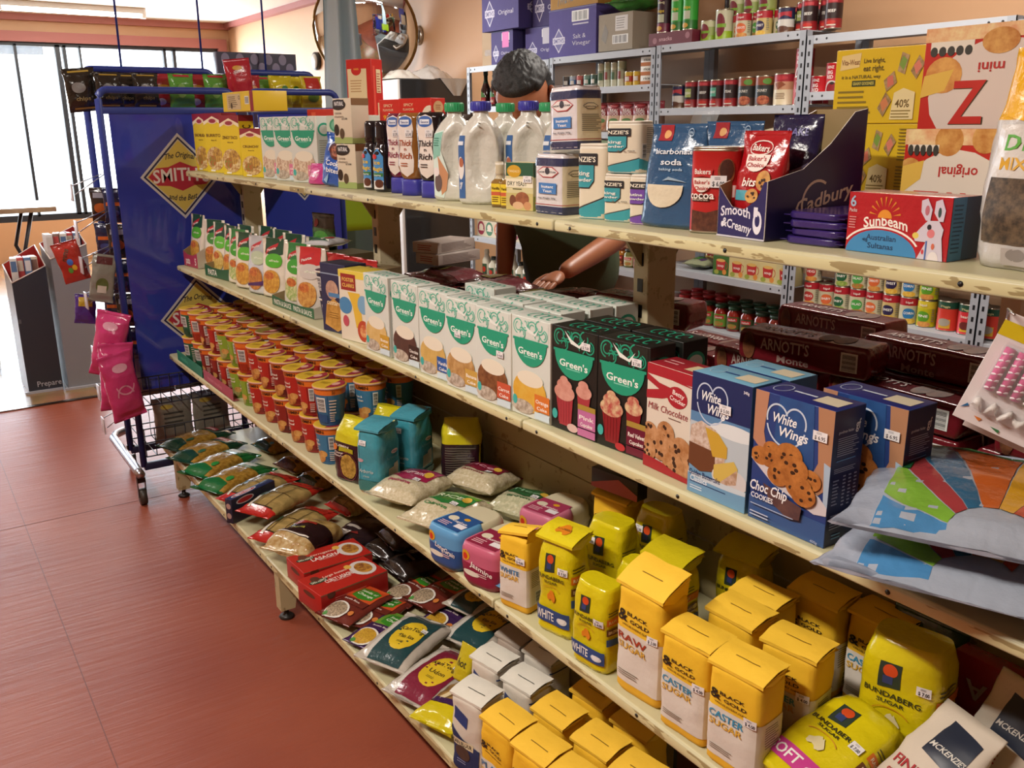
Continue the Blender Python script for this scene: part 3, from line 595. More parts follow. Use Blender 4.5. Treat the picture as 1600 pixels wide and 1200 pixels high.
        li = MB(); q = SW(w*.90, d*.58, h*.42, [(0, .9, .9, 4), (.03, 1, 1, 5), (1, .97, .97, 5)]); q.body(li, 'e8dca8:g', nv=3) ; li.v = [(x, y+d*.38, z+.004) for x, y, z in li.v]
        l = MB(); prn(l, s.left if 0 else s.front(), lab, w, h, du=.04, dv=.06, o0=.0008)
        c = MB(); c.lathe([(h-.006, .0205), (h-.004, .0215), (h+.012, .0215), (h+.014, .0195), (h+.014, .001)], capc, 24, 0, d/2, cap=False)
        for k in range(24): a = 2*math.pi*k/24; c.box(.0212*math.cos(a)-.0008, d/2+.0212*math.sin(a)-.0008, h-.003, .0212*math.cos(a)+.0008, d/2+.0212*math.sin(a)+.0008, h+.011, capc)
        return kit(('jug_body', m), ('label', l), ('liquid', li), ('cap', c))
    j1 = jug('2c9a60', [('p', [(.01, .06), (.36, .03), (.50, .30), (.30, .55), (.36, .78), (.01, .74)], 'd8e8e0'), ('p', [(.01, .45), (.28, .5), (.34, .76), (.01, .73)], '8cc4b4'), ('p', [(.2, .5), (.5, .3), (.44, .12), (.3, .06)], 'c8906a'), ('e', .2, .2, .12, .1, '6a5a58'), ('e', .15, .32, .1, .05, 'e8e0e0'), ('ln', .05, .6, .25, .7, 4, '5a9a88')])
    j2 = jug('3838a0', [('r', .0, .06, .25, .72, '3c66a0'), ('e', .12, .38, .11, .12, 'e8e4e0'), ('e', .14, .44, .08, .05, 'b06a50'), ('r', .0, .62, .22, .66, 'e0e4ec'), ('t', 'milk', .12, .2, .04, 'f0f0f4', .18, {'rot': 70}), ('ln', .6, .80, .72, .86, 2, '6a6a60')])
    put(j1, 'plastic_jug', 'plastic jug with a green cap, leftmost of the front jugs', 'jug', 1.06, 1.83, Z1, rot=30)
    put(j2, 'plastic_jug', 'plastic jug with a blue cap and a tall blue label at the shelf edge', 'jug', 1.055, 1.712, Z1, rot=28)
    put(j2, 'plastic_jug', 'plastic jug with a blue cap behind the small essence bottles', 'jug', 1.14, 1.655, Z1, rot=28)
    put(j2, 'plastic_jug', 'plastic jug with a blue cap partly hidden by the tall yeast packet', 'jug', 1.16, 1.545, Z1, rot=28)
    put(j1, 'plastic_jug', 'plastic jug with a green cap just behind the front blue capped jug', 'jug', 1.20, 1.835, Z1, rot=28)
    put(j1, 'plastic_jug', 'plastic jug with a green cap behind the middle blue capped jug', 'jug', 1.27, 1.76, Z1, rot=28)
    # --- essence bottles
    def ess():
        s = SW(.03, .03, .092, [(0, .95, .95, 5), (.55, 1, 1, 5), (.64, .6, .6, 2.4), (.72, .5, .5, 2), (.73, .62, .62, 2), (.9, .62, .62, 2), (1, .55, .55, 2)]); m = MB(); s.body(m, [(.62, '8a6a38:k'), (.72, 'c8bca0:k')], nv=12)
        prn(m, s.front(), [('r', .08, .06, .92, .52, 'e4c838'), ('r', .08, .26, .92, .34, 'c86040'), ('t', 'Vanilla', .5, .42, .06, '4a2a10', .7), ('ln', .2, .1, .8, .24, 3, '6a4a20')], .03, .092, du=.15)
        c = MB(); c.lathe([(.066, .0085), (.067, .0092), (.090, .009), (.0915, .001)], 'e0d8c8', 16, 0, .015, cap=False)
        return kit(('bottle_body', m), ('cap', c))
    k = ess(); put(k, 'essence_bottle', 'small square essence bottle, left of the pair by the dry yeast', 'bottle', 1.055, 1.628, Z1, rot=20); put(k, 'essence_bottle', 'small square essence bottle, right of the pair by the dry yeast', 'bottle', 1.055, 1.592, Z1, rot=20)
    # --- dry yeast carton
    k = carton(.072, .045, .093, 'd8cfa0:c', [('r', 0, .72, 1, 1, '2c5a44'), ('e', .3, .82, .26, .13, 'd0a030'), ('t', 'TANDACO', .3, .82, .05, 'f4e8c0', .4, {'b': 0}), ('r', 0, .48, 1, .66, 'ece4cc'), ('t', 'DRY YEAST', .42, .56, .09, '3c4438', .72), ('ln', .25, .42, .6, .47, 1, '5a5a40'), ('r', 0, 0, 1, .36, 'c8b878'), ('e', .6, .24, .26, .15, '8a5038/a86848:f60'), ('e', .25, .2, .12, .12, '7a4834'), ('e', .45, .1, .2, .08, 'd8b08a'), ('e', .8, .1, .14, .09, 'c89068')],
               [('r', 0, .7, 1, 1, '2c5a44'), ('r', 0, 0, 1, .3, '9aa040')], topcol='d8c89a:c', st=(.82, .66, '$ 4.00'))
    put(k, 'yeast_carton', 'small green and cream dry yeast carton', 'carton', 1.052, 1.535, Z1, rot=14)
    # --- vacuum packed instant yeast
    def iy():
        s = SW(.088, .06, .112, [(0, .97, .95, 9), (.03, 1, 1, 9), (.9, 1, 1, 9), (.95, .98, .97, 8), (1, .95, .93, 7)], amp=.0009, freq=30); m = MB(); s.body(m, 'd9d3d6:g', nv=12)
        hexa = [(.28, .70), (.4, .77), (.6, .77), (.74, .70), (.6, .63), (.4, .63)]; he2 = [(.31, .70), (.41, .755), (.59, .755), (.71, .70), (.59, .645), (.41, .645)]
        prn(m, s.front(), [('r', 0, .80, 1, .93, '2c3558:g'), ('r', 0, 0, 1, .13, '2c3558:g'), ('r', 0, .155, 1, .165, 'a83038'), ('p', [(.12, .70), (.33, .79), (.67, .79), (.88, .70), (.67, .61), (.33, .61)], 'b03840'), ('p', [(.15, .70), (.35, .775), (.65, .775), (.85, .70), (.65, .625), (.35, .625)], 'e4dcd8'), ('e', .5, .72, .08, .06, '3a3a44'), ('t', 'NORTH STAR', .5, .70, .028, '3a3a44', .6),
            ('r', .2, .34, .82, .52, '3f78b8'), ('t', 'Instant', .51, .46, .045, 'f4f4f8', .42), ('t', 'Yeast', .51, .39, .045, 'f4f4f8', .32), ('t', 'Net Weight: 500g', .5, .27, .028, '2a2a38', .6)], .088, .112, du=.2, dv=.25)
        prn(m, s.right(), [('r', 0, 0, 1, .93, 'ddd2b4:g'), ('r', 0, .80, 1, .93, '2c3558:g'), ('r', 0, 0, 1, .13, '2c3558:g'), ('r', 0, .155, 1, .165, 'a83038'), ('p', [(.2, .68), (.38, .73), (.62, .73), (.8, .68), (.62, .63), (.38, .63)], '3a3a44'), ('p', [(.23, .68), (.39, .72), (.61, .72), (.77, .68), (.61, .64), (.39, .64)], 'ddd2b4'), ('t', 'NORTH STAR', .5, .67, .022, '3a3a44', .4), ('ln', .15, .28, .9, .56, 9, '5a5448')], .06, .112, du=.25, dv=.25)
        f = MB(); f.grid(lambda u, v: Vector(((u-.5)*.086, .004+v*.052, .112+.004*math.sin(3*u+2)*math.sin(math.pi*v)+.002)), 6, 5, 'b8b0a8:g'); f.grid(lambda u, v: Vector(((u-.5)*.08, .05+v*.03, .1145+.004*v)), 5, 3, '8a8478:g')
        return kit(('packet_body', m), ('folded_top', f))
    k = iy(); put(k, 'instant_yeast_packet', 'white and navy instant yeast block, lower one standing on the shelf', 'packet', 1.05, 1.436, Z1, rot=2, sc=(1, 1, 1.0))
    put(k, 'instant_yeast_packet', 'white and navy instant yeast block, upper one stacked on another', 'packet', 1.062, 1.405, Z1+.120, rot=0, roll=-2)
    # --- baking powder tins (paperboard canisters)
    def bp(h, c, t1, t2, p=None):
        w, d = .062, .052; s = SW(w, d, h, [(0, .97, .97, 5), (.01, 1, 1, 5), (.96, 1, 1, 5), (1, .98, .98, 5)]); m = MB(); s.body(m, [(.96, 'ddd2bc:c'), (1, 'd8d0c0')], nv=4)
        y0 = .045/h; f = [('p', [(0, 0), (1, 0), (1, .30), (0, .12)], c), ('p', [(0, .125), (1, .305), (1, .32), (0, .14)], '2a2a30'), ('p', [(0, .42), (.45, .42), (.62, .52), (.62, .78), (0, .78)], '2a2a30'), ('p', [(0, .435), (.44, .435), (.6, .53), (.6, .78), (0, .78)], c), ('r', 0, .74, .72, .90, '24262c'), ('o', .0, .0, .001, .001, 0, 0, 360, c), ('t', "NZIE'S", .36, .82, .07, 'f0ead8', .62), ('t', t1, .26, .63, .06, 'f0f0ea', .42), ('t', t2, .3, .54, .05, 'f0f0ea', .5)]
        if p: f.append(('t', p, .6, .45, .03, '6a665e', .5))
        prn(m, s.front(), f, w, h, du=.2); prn(m, s.right(), [('p', [(0, 0), (1, 0), (1, .16), (0, .30)], c), ('ln', .35, .4, .9, .92, 14, '5a564c'), ('bc', .1, .3, .35, .6)] , d, h, du=.2)
        l = MB(); q = SW(w*.99, d*.99, .004, [(0, 1, 1, 5), (1, .97, .97, 5)]); q.body(l, 'e0d8c8', nv=1); l.v = [(x, y+d*.005, z+h) for x, y, z in l.v]
        return kit(('tin_body', m), ('lid', l))
    put(bp(.128, '3a98a4', 'king', 'wder'), 'baking_powder_tin', 'tall white and teal baking powder canister beside the yeast blocks', 'tin', 1.055, 1.312, Z1, rot=18)
    a = bp(.078, '3a98a4', 'king', 'wder', '$ 5.00'); put(a, 'baking_powder_tin', 'short white and teal canister, lower of a stack of two', 'tin', 1.06, 1.245, Z1, rot=18)
    put(bp(.083, '3a98a4', 'king', 'wder', '$ 5.00'), 'baking_powder_tin', 'white and teal canister, upper of a stack of two', 'tin', 1.062, 1.235, Z1+.0835, rot=20, sc=(1.12, 1, 1))
    put(bp(.079, '7048a0', 'lutine', 'owder'), 'gelatine_tin', 'short white and purple gelatine canister', 'tin', 1.062, 1.178, Z1, rot=20)
    put(carton(.05, .04, .075, 'ddd4be:c', [('r', 0, .1, 1, .5, '2c3558')]), 'yeast_carton', 'small cream carton with a navy band behind the gelatine canister', 'carton', 1.16, 1.215, Z1+.052, rot=14)
    put(carton(.05, .04, .051, 'c8c0aa:c'), 'yeast_carton', 'small plain cream carton under the navy banded one', 'carton', 1.16, 1.215, Z1, rot=14)
    put(carton(.075, .04, .135, 'a49ea2:c', [('t', 'Nice&', .5, .80, .085, '24242a', .62), ('t', 'Natural', .5, .66, .085, '24242a', .8), ('t', 'NUT BARS', .6, .48, .05, '8a2028', .6), ('r', 0, .40, 1, .42, '4a2028')]), 'nut_bar_carton', 'grey nut bar carton behind the blue soda pouch', 'carton', 1.20, 1.175, Z1, rot=14)
    m = MB(); m.grid(lambda u, v: Vector(((u-.5)*.06+.02*v, .01*math.sin(5*u), v*.05)), 6, 5, 'clear_film'); put(kit(('bag', m)), 'plastic_wrap', 'loose clear plastic flap sticking up over the nut bar carton', 'wrap', 1.195, 1.19, Z1+.136, rot=10)
    # --- bicarb soda pouch
    sp = [(0, .95, .8, 3), (.04, 1, 1, 3), (.4, .93, .95, 2.6), (.75, .86, .55, 2.2), (.92, .80, .12, 2), (1, .82, .03, 2)]
    f = [('r', .05, .84, .42, .99, 'a02c34:g'), ('e', .3, .9, .08, .04, 'd8a060'), ('t', 'bicarbonate', .52, .74, .05, 'dfe6ee', .72), ('t', 'soda', .5, .64, .055, 'dfe6ee', .36), ('t', 'baking soda', .5, .57, .025, 'a8c0d4', .4), ('a', .42, .42, .34, .22, 180, 360, 'd8cdb4:g'), ('p', [(.4, .46), (.5, .50), (.82, .45), (.5, .47)], '8fa6b8'), ('o', .8, .92, .08, .04, .01, 0, 360, 'a8c0d4'), ('t', '500g', .8, .92, .02, 'a8c0d4', .1)]
    so = pouch(.135, .055, .165, '245078:g' and [(1, '2a5278:g')], f, seed=9, prof=sp, amp=.003)
    put(so, 'soda_pouch', 'blue bicarbonate of soda pouch at the front of the shelf', 'pouch', 1.055, 1.115, Z1, rot=8)
    put(so, 'soda_pouch', 'second blue soda pouch standing behind the first', 'pouch', 1.14, 1.075, Z1, rot=8, sc=(1, 1, 1.02))
    put(pouch(.08, .03, .155, [(1, 'cdbfa4:g')], seed=12, amp=.005), 'foil_pouch', 'cream folded pouch top sticking up behind the cocoa tin', 'pouch', 1.20, 1.045, Z1, rot=8, roll=-8)
    # --- cocoa tin
    s = SW(.082, .062, .128, [(0, .97, .97, 3.4), (.015, 1, 1, 3.4), (.03, .97, .97, 3.4), (.97, .97, .97, 3.4), (.985, 1, 1, 3.4), (1, .96, .96, 3.4)]); m = MB(); s.body(m, [(.03, 'b8b0a0:m'), (.97, 'b82020'), (1, 'b8b0a0:m')], ns=9, nv=4)
    prn(m, s.wrap(), [('p', [(.25, .03), (.75, .03), (.75, .16), (.60, .3), (.45, .25), (.25, .28)], '4a2418/6a3a28:f100'), ('e', .63, .42, .07, .09, '4a2218/6e3a24:f90'), ('r', .25, .38, .48, .46, '3a1a14'), ('t', 'delicious', .36, .41, .035, 'e8d8c8', .2), ('e', .64, .74, .095, .15, '6a3018/8a4a28:f100'), ('e', .64, .76, .075, .12, '4a2014/3a1810:f200'), ('p', [(.28, .66), (.32, .76), (.38, .73), (.5, .77), (.49, .66), (.4, .68)], 'b82828'), ('t', 'Bakers', .39, .735, .06, 'f4e8e0', .18), ('a', .39, .66, .11, .17, 180, 360, 'efe4da'), ('t', "Baker's", .39, .61, .045, 'b02828', .17), ('t', 'Choice', .39, .54, .045, 'b02828', .15), ('t', 'cocoa', .39, .46, .09, 'f6ece4', .27), ('r', .71, .44, .75, .58, 'e8e0d8')], .15, .128, du=.04, dv=.12)
    l = MB(); l.lathe([(0, .001), (0, .001)], 'b8b0a0:m', 8) if 0 else None; q = SW(.08, .06, .003, [(0, 1, 1, 3.4), (1, .96, .96, 3.4)]); q.body(l, 'c0b8a8:m', nv=1); l.v = [(x, y+.001, z+.128) for x, y, z in l.v]
    put(kit(('tin_body', m), ('lid', l), ('price_sticker', sticker(s.front(), .62, .62, .082, .128, .026, .018, '$ 6.00'))), 'cocoa_tin', 'red baking cocoa tin with a price sticker', 'tin', 1.055, 1.015, Z1, rot=27)
    # --- torn display box holding baking bits
    w, d = .098, .20; m = MB(); c = '26225a:c'; q = '9a845c:c'
    def plate(pts, off, col, back):
        n = len(pts); a = [Vector(p) for p in pts]; o = Vector(off); m.add(a, [tuple(range(n))], col); m.add([p+o for p in a], [tuple(range(n))[::-1]], back)
        for i in range(n): m.add([a[i], a[(i+1) % n], a[(i+1) % n]+o, a[i]+o], [(0, 1, 2, 3)], 'e4dcd0')
    plate([(-w/2, 0, 0), (w/2, 0, 0), (w/2, 0, .085), (w*.42, 0, .083), (w*.3, 0, .058), (w*.05, 0, .043), (-w*.2, 0, .045), (-w*.38, 0, .062), (-w/2, 0, .075)], (0, .0015, 0), c, q)
    plate([(w/2, 0, 0), (w/2, d, 0), (w/2, d, .185), (w/2, d*.86, .18), (w/2, d*.62, .135), (w/2, d*.35, .1), (w/2, 0, .085)], (-.0015, 0, 0), c, q)
    plate([(-w/2, d, 0), (-w/2, 0, 0), (-w/2, 0, .075), (-w/2, d*.4, .1), (-w/2, d*.8, .17), (-w/2, d, .185)], (.0015, 0, 0), c, q)
    plate([(w/2, d, 0), (-w/2, d, 0), (-w/2, d, .185), (w/2, d, .185)], (0, -.0015, 0), c, q)
    m.box(-w/2, 0, 0, w/2, d, .0015, q)
    prn(m, lambda u, v, o=0: (-w/2+u*w, -o, v*.085), [('t', 'Smooth', .38, .44, .17, 'e6e2ee', .62, {'arc': .2}), ('t', '&Creamy', .42, .22, .15, 'e6e2ee', .62, {'rot': -8}), ('e', .84, .3, .09, .2, 'e6e2ee'), ('e', .84, .33, .05, .1, '26225a'), ('r', .76, .4, .84, .56, 'e6e2ee'), ('e', .12, .22, .03, .05, 'e6e2ee'), ('r', 0, 0, 1, .03, 'c8c4d0')], w, .085)
    prn(m, lambda u, v, o=0: (w/2+o, u*d, v*.18), [('o', .52, .27, .17, .2, .02, 60, 250, 'e4d8c4'), ('t', 'Cadbury', .6, .32, .11, 'e4d8c4', .62, {'sh': .3, 'rot': 12}), ('t', 'Dairy', .55, .14, .07, 'b8903c', .3)], d, .18)
    put(kit(('display_box', m)), 'display_box', 'torn dark purple display box with a cream slogan holding baking bags', 'box', 1.045, .945, Z1, rot=-3)
    f = [('r', .05, .18, .45, .3, '58a8b8:g'), ('t', 'Bakers', .48, .80, .075, 'f2e2da', .42, {'rot': -4}), ('o', .48, .8, .3, .09, .02, 0, 360, 'e8d8d0'), ('a', .48, .72, .3, .2, 180, 360, 'efe2da'), ('t', "Baker's", .48, .675, .055, 'a82028', .44), ('t', 'Choice', .48, .60, .05, 'a82028', .4), ('t', 'bits', .42, .40, .10, 'f2e8e0', .3, {'sh': .2}), cookie(.74, .42, .17, .7, 'd8a458/b87c3c:f60'), cookie(.55, .24, .14, .6, 'd8a458/b87c3c:f60'), ('t', 'new pack same bake', .8, .60, .025, 'f0c8b8', .25)]
    put(pouch(.088, .04, .125, [(1, 'a81820:g')], f, seed=15, prof=[(0, .9, .8, 3), (.1, .96, 1, 3), (.5, .97, .9, 2.6), (.85, .97, .35, 2), (.95, 1, .06, 2), (1, 1, .03, 2)], amp=.003), 'baking_bits_bag', 'shiny red bag of baking bits leaning in the purple display box', 'bag', 1.062, .945, Z1+.028, rot=0, tilt=-5)
    f = [('t', 'BAKE', .6, .84, .07, '6a66a0', .5), ('t', 'Chips', .35, .42, .11, 'c8c4dc', .42, {'sh': .25, 'rot': -5}), ('e', .7, .2, .25, .1, '3a1c14'), ('p', [(0, .3), (1, .52), (1, .56), (0, .36)], '8a86b0')]
    put(pouch(.086, .05, .155, [(1, '1e1c40:g')], f, seed=16, prof=[(0, .9, .8, 3), (.1, .96, 1, 3), (.6, .97, .8, 2.6), (.88, .98, .3, 2), (.96, 1, .05, 2), (1, 1, .03, 2)], amp=.004), 'baking_chips_bag', 'dark blue bag of chocolate chips inside the back of the display box', 'bag', 1.125, .935, Z1+.022, rot=6)
    # --- chocolate blocks
    def block(i):
        s = SW(.092, .16, .0105, [(0, .98, .98, 8), (.2, 1, 1, 8), (.8, 1, 1, 8), (1, .98, .98, 8)], amp=.0005, freq=40, seed=i); m = MB(); s.body(m, '342468:g', nv=4, ns=10)
        for sx in (-1, 1): m.box(sx*.046-.006, .004, .004, sx*.046+.006, .156, .0052, '2e2060:g')
        prn(m, s.right(), [('t', '$3.50', .3, .5, .5, '9a86b8', .12)], .16, .0105); return kit(('block', m))
    for i in range(4): put(block(i), 'chocolate_block', 'purple wrapped chocolate block, %s from the bottom of its stack' % ORD[i], 'chocolate', 1.06+.002*(i % 2), .832-.003*(i % 3), Z1+.0115*i, rot=[2, -3, 4, -1][i], group='purple chocolate blocks stacked by the sultana box')
    # --- sultana six pack
    ear = lambda cx, r: ('p', [(cx, .62), (cx-.05, .75), (cx-.055+r, .93), (cx+.0+r, .97), (cx+.05, .8), (cx+.04, .62)], 'cfc4d4')
    f = [('r', 0, 0, 1, 1, 'b01c28:g'), ('a', .36, -.02, .36, .42, 0, 180, '3f86ba'), ('o', .36, .0, .40, .46, .018, 25, 155, 'f0e6e0'), ('t', 'Australian', .36, .27, .09, '1c3c60', .3), ('t', 'Sultanas', .36, .13, .09, '1c3c60', .26), ('t', 'Sunbeam', .39, .50, .17, 'f4ece4', .44, {'arc': .25, 'sh': -.1}), ('a', .38, .60, .07, .14, 0, 180, 'e09030')]
    for q in range(9): a = math.radians(20*q+10); f.append(('p', [(.38+.08*math.cos(a), .62+.17*math.sin(a)), (.38+.155*math.cos(a-.05), .62+.33*math.sin(a-.05)), (.38+.155*math.cos(a+.05), .62+.33*math.sin(a+.05))], 'd8872c'))
    f += [('t', '6', .05, .85, .18, '9fb8d0', .06), ('t', 'Packs', .055, .70, .06, 'd8c0c0', .08), ('ln', .02, .38, .11, .6, 5, 'd89090'), ('t', '40g', .2, .22, .05, '1c3c60', .05), ear(.78, 0), ear(.9, .01), ('e', .785, .78, .02, .08, 'b86a78'), ('e', .9, .76, .015, .08, '2f4a48'), ('p', [(.68, .36), (.74, .50), (.80, .62), (.9, .63), (.95, .5), (.94, .36), (.97, .0), (.73, .0), (.80, .28), (.7, .28)], 'cfc6d4'), ('e', .70, .37, .03, .05, 'e0c860'), ('e', .82, .52, .02, .045, '28242c'), ('e', .84, .42, .035, .07, 'd87a80'), ('r', .80, .0, .815, .3, '4a6aa8'), ('e', .78, .12, .012, .04, 'c84048'), ('e', .87, .22, .015, .05, 'd06a50'), ('a', .88, 0, .05, .14, 0, 180, 'e4dcdc')]
    k = carton(.145, .065, .077, 'b01c28:g', f, [('r', 0, 0, .45, 1, '4888b4'), ('r', .45, 0, 1, 1, '3c6080'), ('ln', .06, .1, .4, .9, 12, '2c5878')], topcol='b87a78:g')
    put(k, 'sultana_carton', 'red and blue six pack of sultanas with a cartoon kangaroo', 'carton', 1.062, .700, Z1, rot=0)
    # --- dried mixed fruit bag
    f = [('p', [(0, .70), (.5, .66), (1, .70), (1, 1), (0, 1)], 'e8ae10:g'), ('t', '&', .62, .87, .09, '2c2a20', .16), ('t', 'VALUE EVERY DAY', .6, .775, .025, '3c3620', .55), ('r', .0, .42, 1, .66, 'd6d2cc:g'), ('t', 'DRIED', .52, .58, .07, '5aa83c', .70, {'sh': .12}), ('t', 'MIXED FRUIT', .62, .485, .055, 'd8a428', .95), ('r', .04, .12, .97, .42, '3c342c/6a5844:f90'), ('e', .7, .31, .05, .035, 'b06a38'), ('e', .6, .3, .03, .02, 'd8c8a8'), ('r', .3, .02, .9, .10, 'b0a8a4'), ('e', .42, .07, .08, .03, '88807c'), ('e', .62, .07, .08, .03, '88807c')]
    put(pouch(.155, .07, .245, [(.68, 'c4c0bc:g'), (1, 'e2a80c:g')], f, seed=20, prof=[(0, .9, .9, 4), (.06, .97, 1, 4), (.4, 1, 1, 3), (.7, .93, .8, 2.6), (.86, .82, .6, 2.4), (1, .78, .35, 2.2)], amp=.005), 'dried_fruit_bag', 'large yellow topped clear bag of dried mixed fruit', 'bag', 1.06, .532, Z1, rot=-4)
    # --- crispbread cartons behind
    def vita(w, h):
        tst = lambda x, y, r, a, c: ('g', [('p', [(x+r*math.cos(a+q)*.75, y+r*2.2*math.sin(a+q)) for q in (.6, 2.54, 3.74, 5.68)], 'b8986a/8a6a3c:f90'), ('p', [(x+r*.6*math.cos(a+q)*.75, y+r*1.4*math.sin(a+q)) for q in (.5, 2, 3.6, 5.4)], c)])
        return carton(w, .05, h, 'dcb81c:c', [('p', [(.04, .72), (.20, .76), (.21, .95), (.05, .92)], 'e4c888'), ('t', 'Vita-Weat', .125, .83, .07, '7a4018', .15), ('t', 'Live bright,', .32, .84, .06, '5a4a14', .17), ('t', 'eat right.', .32, .74, .075, '5a4a14', .17), ('t', 'it is a NATURAL way', .22, .63, .045, '6a5a1c', .32), ('r', .15, .5, .34, .58, '3a4420'), ('t', 'GRAINY GOODNESS', .245, .54, .04, 'd8c860', .17), ('ln', .04, .04, .32, .46, 6, '8a7420'), tst(.46, .55, .07, .5, 'd0705a'), tst(.55, .78, .07, 1.3, '7a9a3c'), tst(.66, .72, .07, .9, 'd88068'), tst(.43, .25, .075, .9, 'd08050'), ('p', [(.5, .40), (.57, .46), (.66, .4), (.66, .05), (.48, .05)], 'ead8a0'), ('t', '40%', .57, .26, .10, '6a5018', .11), ('ln', .49, .06, .65, .18, 3, '8a7430'), ('ln', .73, .5, .9, .95, 10, '8a7420'), ('ln', .73, .05, .84, .45, 9, '8a7420')], [('r', 0, 0, 1, 1, 'd8a818:c')])
    put(vita(.225, .118), 'crispbread_carton', 'long yellow crispbread carton, upper of the two', 'carton', 1.375, .935, Z1+.163, rot=3)
    put(vita(.21, .118), 'crispbread_carton', 'long yellow crispbread carton, lower of the two, partly covered', 'carton', 1.37, .965, Z1+.044, rot=3)
    put(carton(.22, .07, .0435, 'd4a21c:c'), 'crispbread_carton', 'yellow carton lying flat under the crispbread cartons', 'carton', 1.37, .96, Z1, rot=3)
    put(carton(.17, .06, .095, 'd8a01a:c', [('t', 'NATURE VALLEY', .6, .8, .08, '5a6a1c', .5)], topcol='c86a2c:c'), 'muesli_carton', 'low orange yellow carton behind the red baking bits bag', 'carton', 1.33, 1.245, Z1, rot=6)
    def jatz(w, h):
        ck = lambda x, y, r: ('e', x, y, r, r*w/h, 'd8a458/b8742c:f30')
        return carton(w, .06, h, 'c02a20:c', [('p', [(0, .86), (1, .86), (1, 1), (0, 1)], 'e0a070/f0d8a0:f25'), ('e', .55, .36, .52, .46*1, 'e4dacb'), ck(.45, .9, .14), ck(.8, .92, .13), ck(.08, .62, .12), ('p', [(.0, .40), (.2, .55), (.22, .72), (.0, .66)], 'e0b850'), ('t', 'original', .57, .62, .09, 'b82c28', .38, {'rot': 180}), ('t', 'JATZ', .58, .30, .26, '3a3a20', .88, {'rot': 180}), ('t', 'JATZ', .575, .305, .26, 'c02a20', .87, {'rot': 180}),
            ('r', .04, .80, .36, .86, 'e8e0d0'), *[('e', .07+.065*i, .81, .028, .05, '3a3a34') for i in range(5)]], topcol='c87a48:c')
    put(jatz(.155, .155), 'cracker_carton', 'red cracker carton standing upside down behind the sultanas', 'carton', 1.25, .748, Z1, rot=-2)
    j = carton(.20, .05, .20, 'c02a20:c', [('p', [(0, .9), (1, .9), (1, 1), (0, 1)], 'e0a070/f0d8a0:f25'), ('e', .62, .5, .55, .4, 'ddcfc4'), ('r', .05, .82, .4, .9, 'e8e0d0'), *[('e', .08+.07*i, .83, .03, .035, '3a3a34') for i in range(5)], ('e', .18, .66, .15, .13, 'c8823c/e0a858:f25'), ('p', [(0, .5), (.2, .55), (.26, .7), (.02, .66)], 'e0b850'), ('e', .2, .15, .15, .12, 'c8823c/e0a858:f25'), ('e', .6, .88, .14, .09, 'd8a458/b8742c:f30'), ('t', 'Z', .40, .46, .30, '3a3a20', .28), ('t', 'Z', .395, .465, .30, 'c02a20', .27), ('t', 'mini', .55, .70, .07, 'b82c28', .2, {'rot': 180})])
    put(j, 'cracker_carton', 'tall red cracker carton with a big letter behind the fruit bag', 'carton', 1.35, .775, Z1+.10, rot=-2)
    put(carton(.2, .05, .0995, 'b0281e:c'), 'cracker_carton', 'red cracker carton under the tall lettered one', 'carton', 1.35, .775, Z1, rot=-2)
    put(carton(.10, .05, .275, 'c05028:c', [('r', .05, .85, .95, .93, 'e8e0d0'), ('e', .5, .65, .5, .12, 'b86a30/d89850:f30'), ('e', .5, .92, .4, .05, '5a7a3c')]), 'cracker_carton', 'orange red cracker carton at the right edge behind the fruit bag', 'carton', 1.33, .60, Z1+.02, rot=0)
    # --- plastic wrapped pack between the shelves, left end
def cake(top, t1, t2, fc, food, h=.192, w=.128, base='d6dad2', bowl='1f9a78', dark=False, st=None, sw='58b49a', glare=0, extra=()):
    """baking mix carton: swirl pattern, green bowl, picture, flavour flag"""
    f = [('r', .04, .80, .96, .985, base if not dark else '20241f')]
    R = random.Random(5)
    for x, y, r, a in ((.18, .90, .13, 20), (.36, .93, .11, 160), (.55, .90, .13, -30), (.74, .93, .12, 100), (.84, .86, .10, 200), (.28, .84, .10, 240), (.66, .84, .09, 300)):
        f += [('o', x, y, r, r*w/h, .022, a, a+240, sw), ('o', x, y, r*.6, r*.6*w/h, .02, a+80, a+300, sw)]
    f += [('p', [(.30, .97), (.45, .90), (.62, .86), (.74, .93), (.64, .835), (.44, .86)], 'e8ece6'), ('r', .05, .765, .95, .79, bowl), ('a', .5, .77, .42, .245, 180, 360, bowl), ('t', "Green's", .5, .665, .065, 'f2f4ee', .62, {'rot': -1}), ('ln', .34, .60, .66, .63, 1, '7cc8b0')]
    if dark:
        f += list(extra)
    else:
        f += [('e', .48, .26, .44, .20, food), ('e', .5, .40, .34, .08, 'e8e0cc'), ('e', .3, .1, .3, .07, 'cfc4b4/9a8a78:f70')]+list(extra)
    f += [('r', .62, .10, 1, .27, fc), ('t', t1, .81, .20, .038, 'f4f0e8', .32), ('t', t2, .81, .135, .034, 'f4f0e8', .26), ('r', .62, .02, 1, .09, 'cfe0e8' if not dark else fc), ('e', .1, .15, .06, .05, '40b0a8')]
    if dark: f.append(('r', .62, .27, 1, .32, 'a88a3c'))
    tp = [('o', .3+.16*i, .5, .1, .3, .03, 0, 300, sw if not dark else '1f9a78') for i in range(4)]
    rt = [('e', .5, .80, .4, .1, '2ca080'), ('e', .5, .80, .3, .07, base)] + ([] if dark else [('r', .0, .0, .06, 1, 'e8e4d8'), ('ln', .15, .1, .85, .65, 16, 'a8a69a')])
    return carton(w, .06, h, (base if not dark else '1c1e1c')+':c', f, rt, tp, st=st, topcol=(base if not dark else '1c1e1c')+':c')
top_shelf()
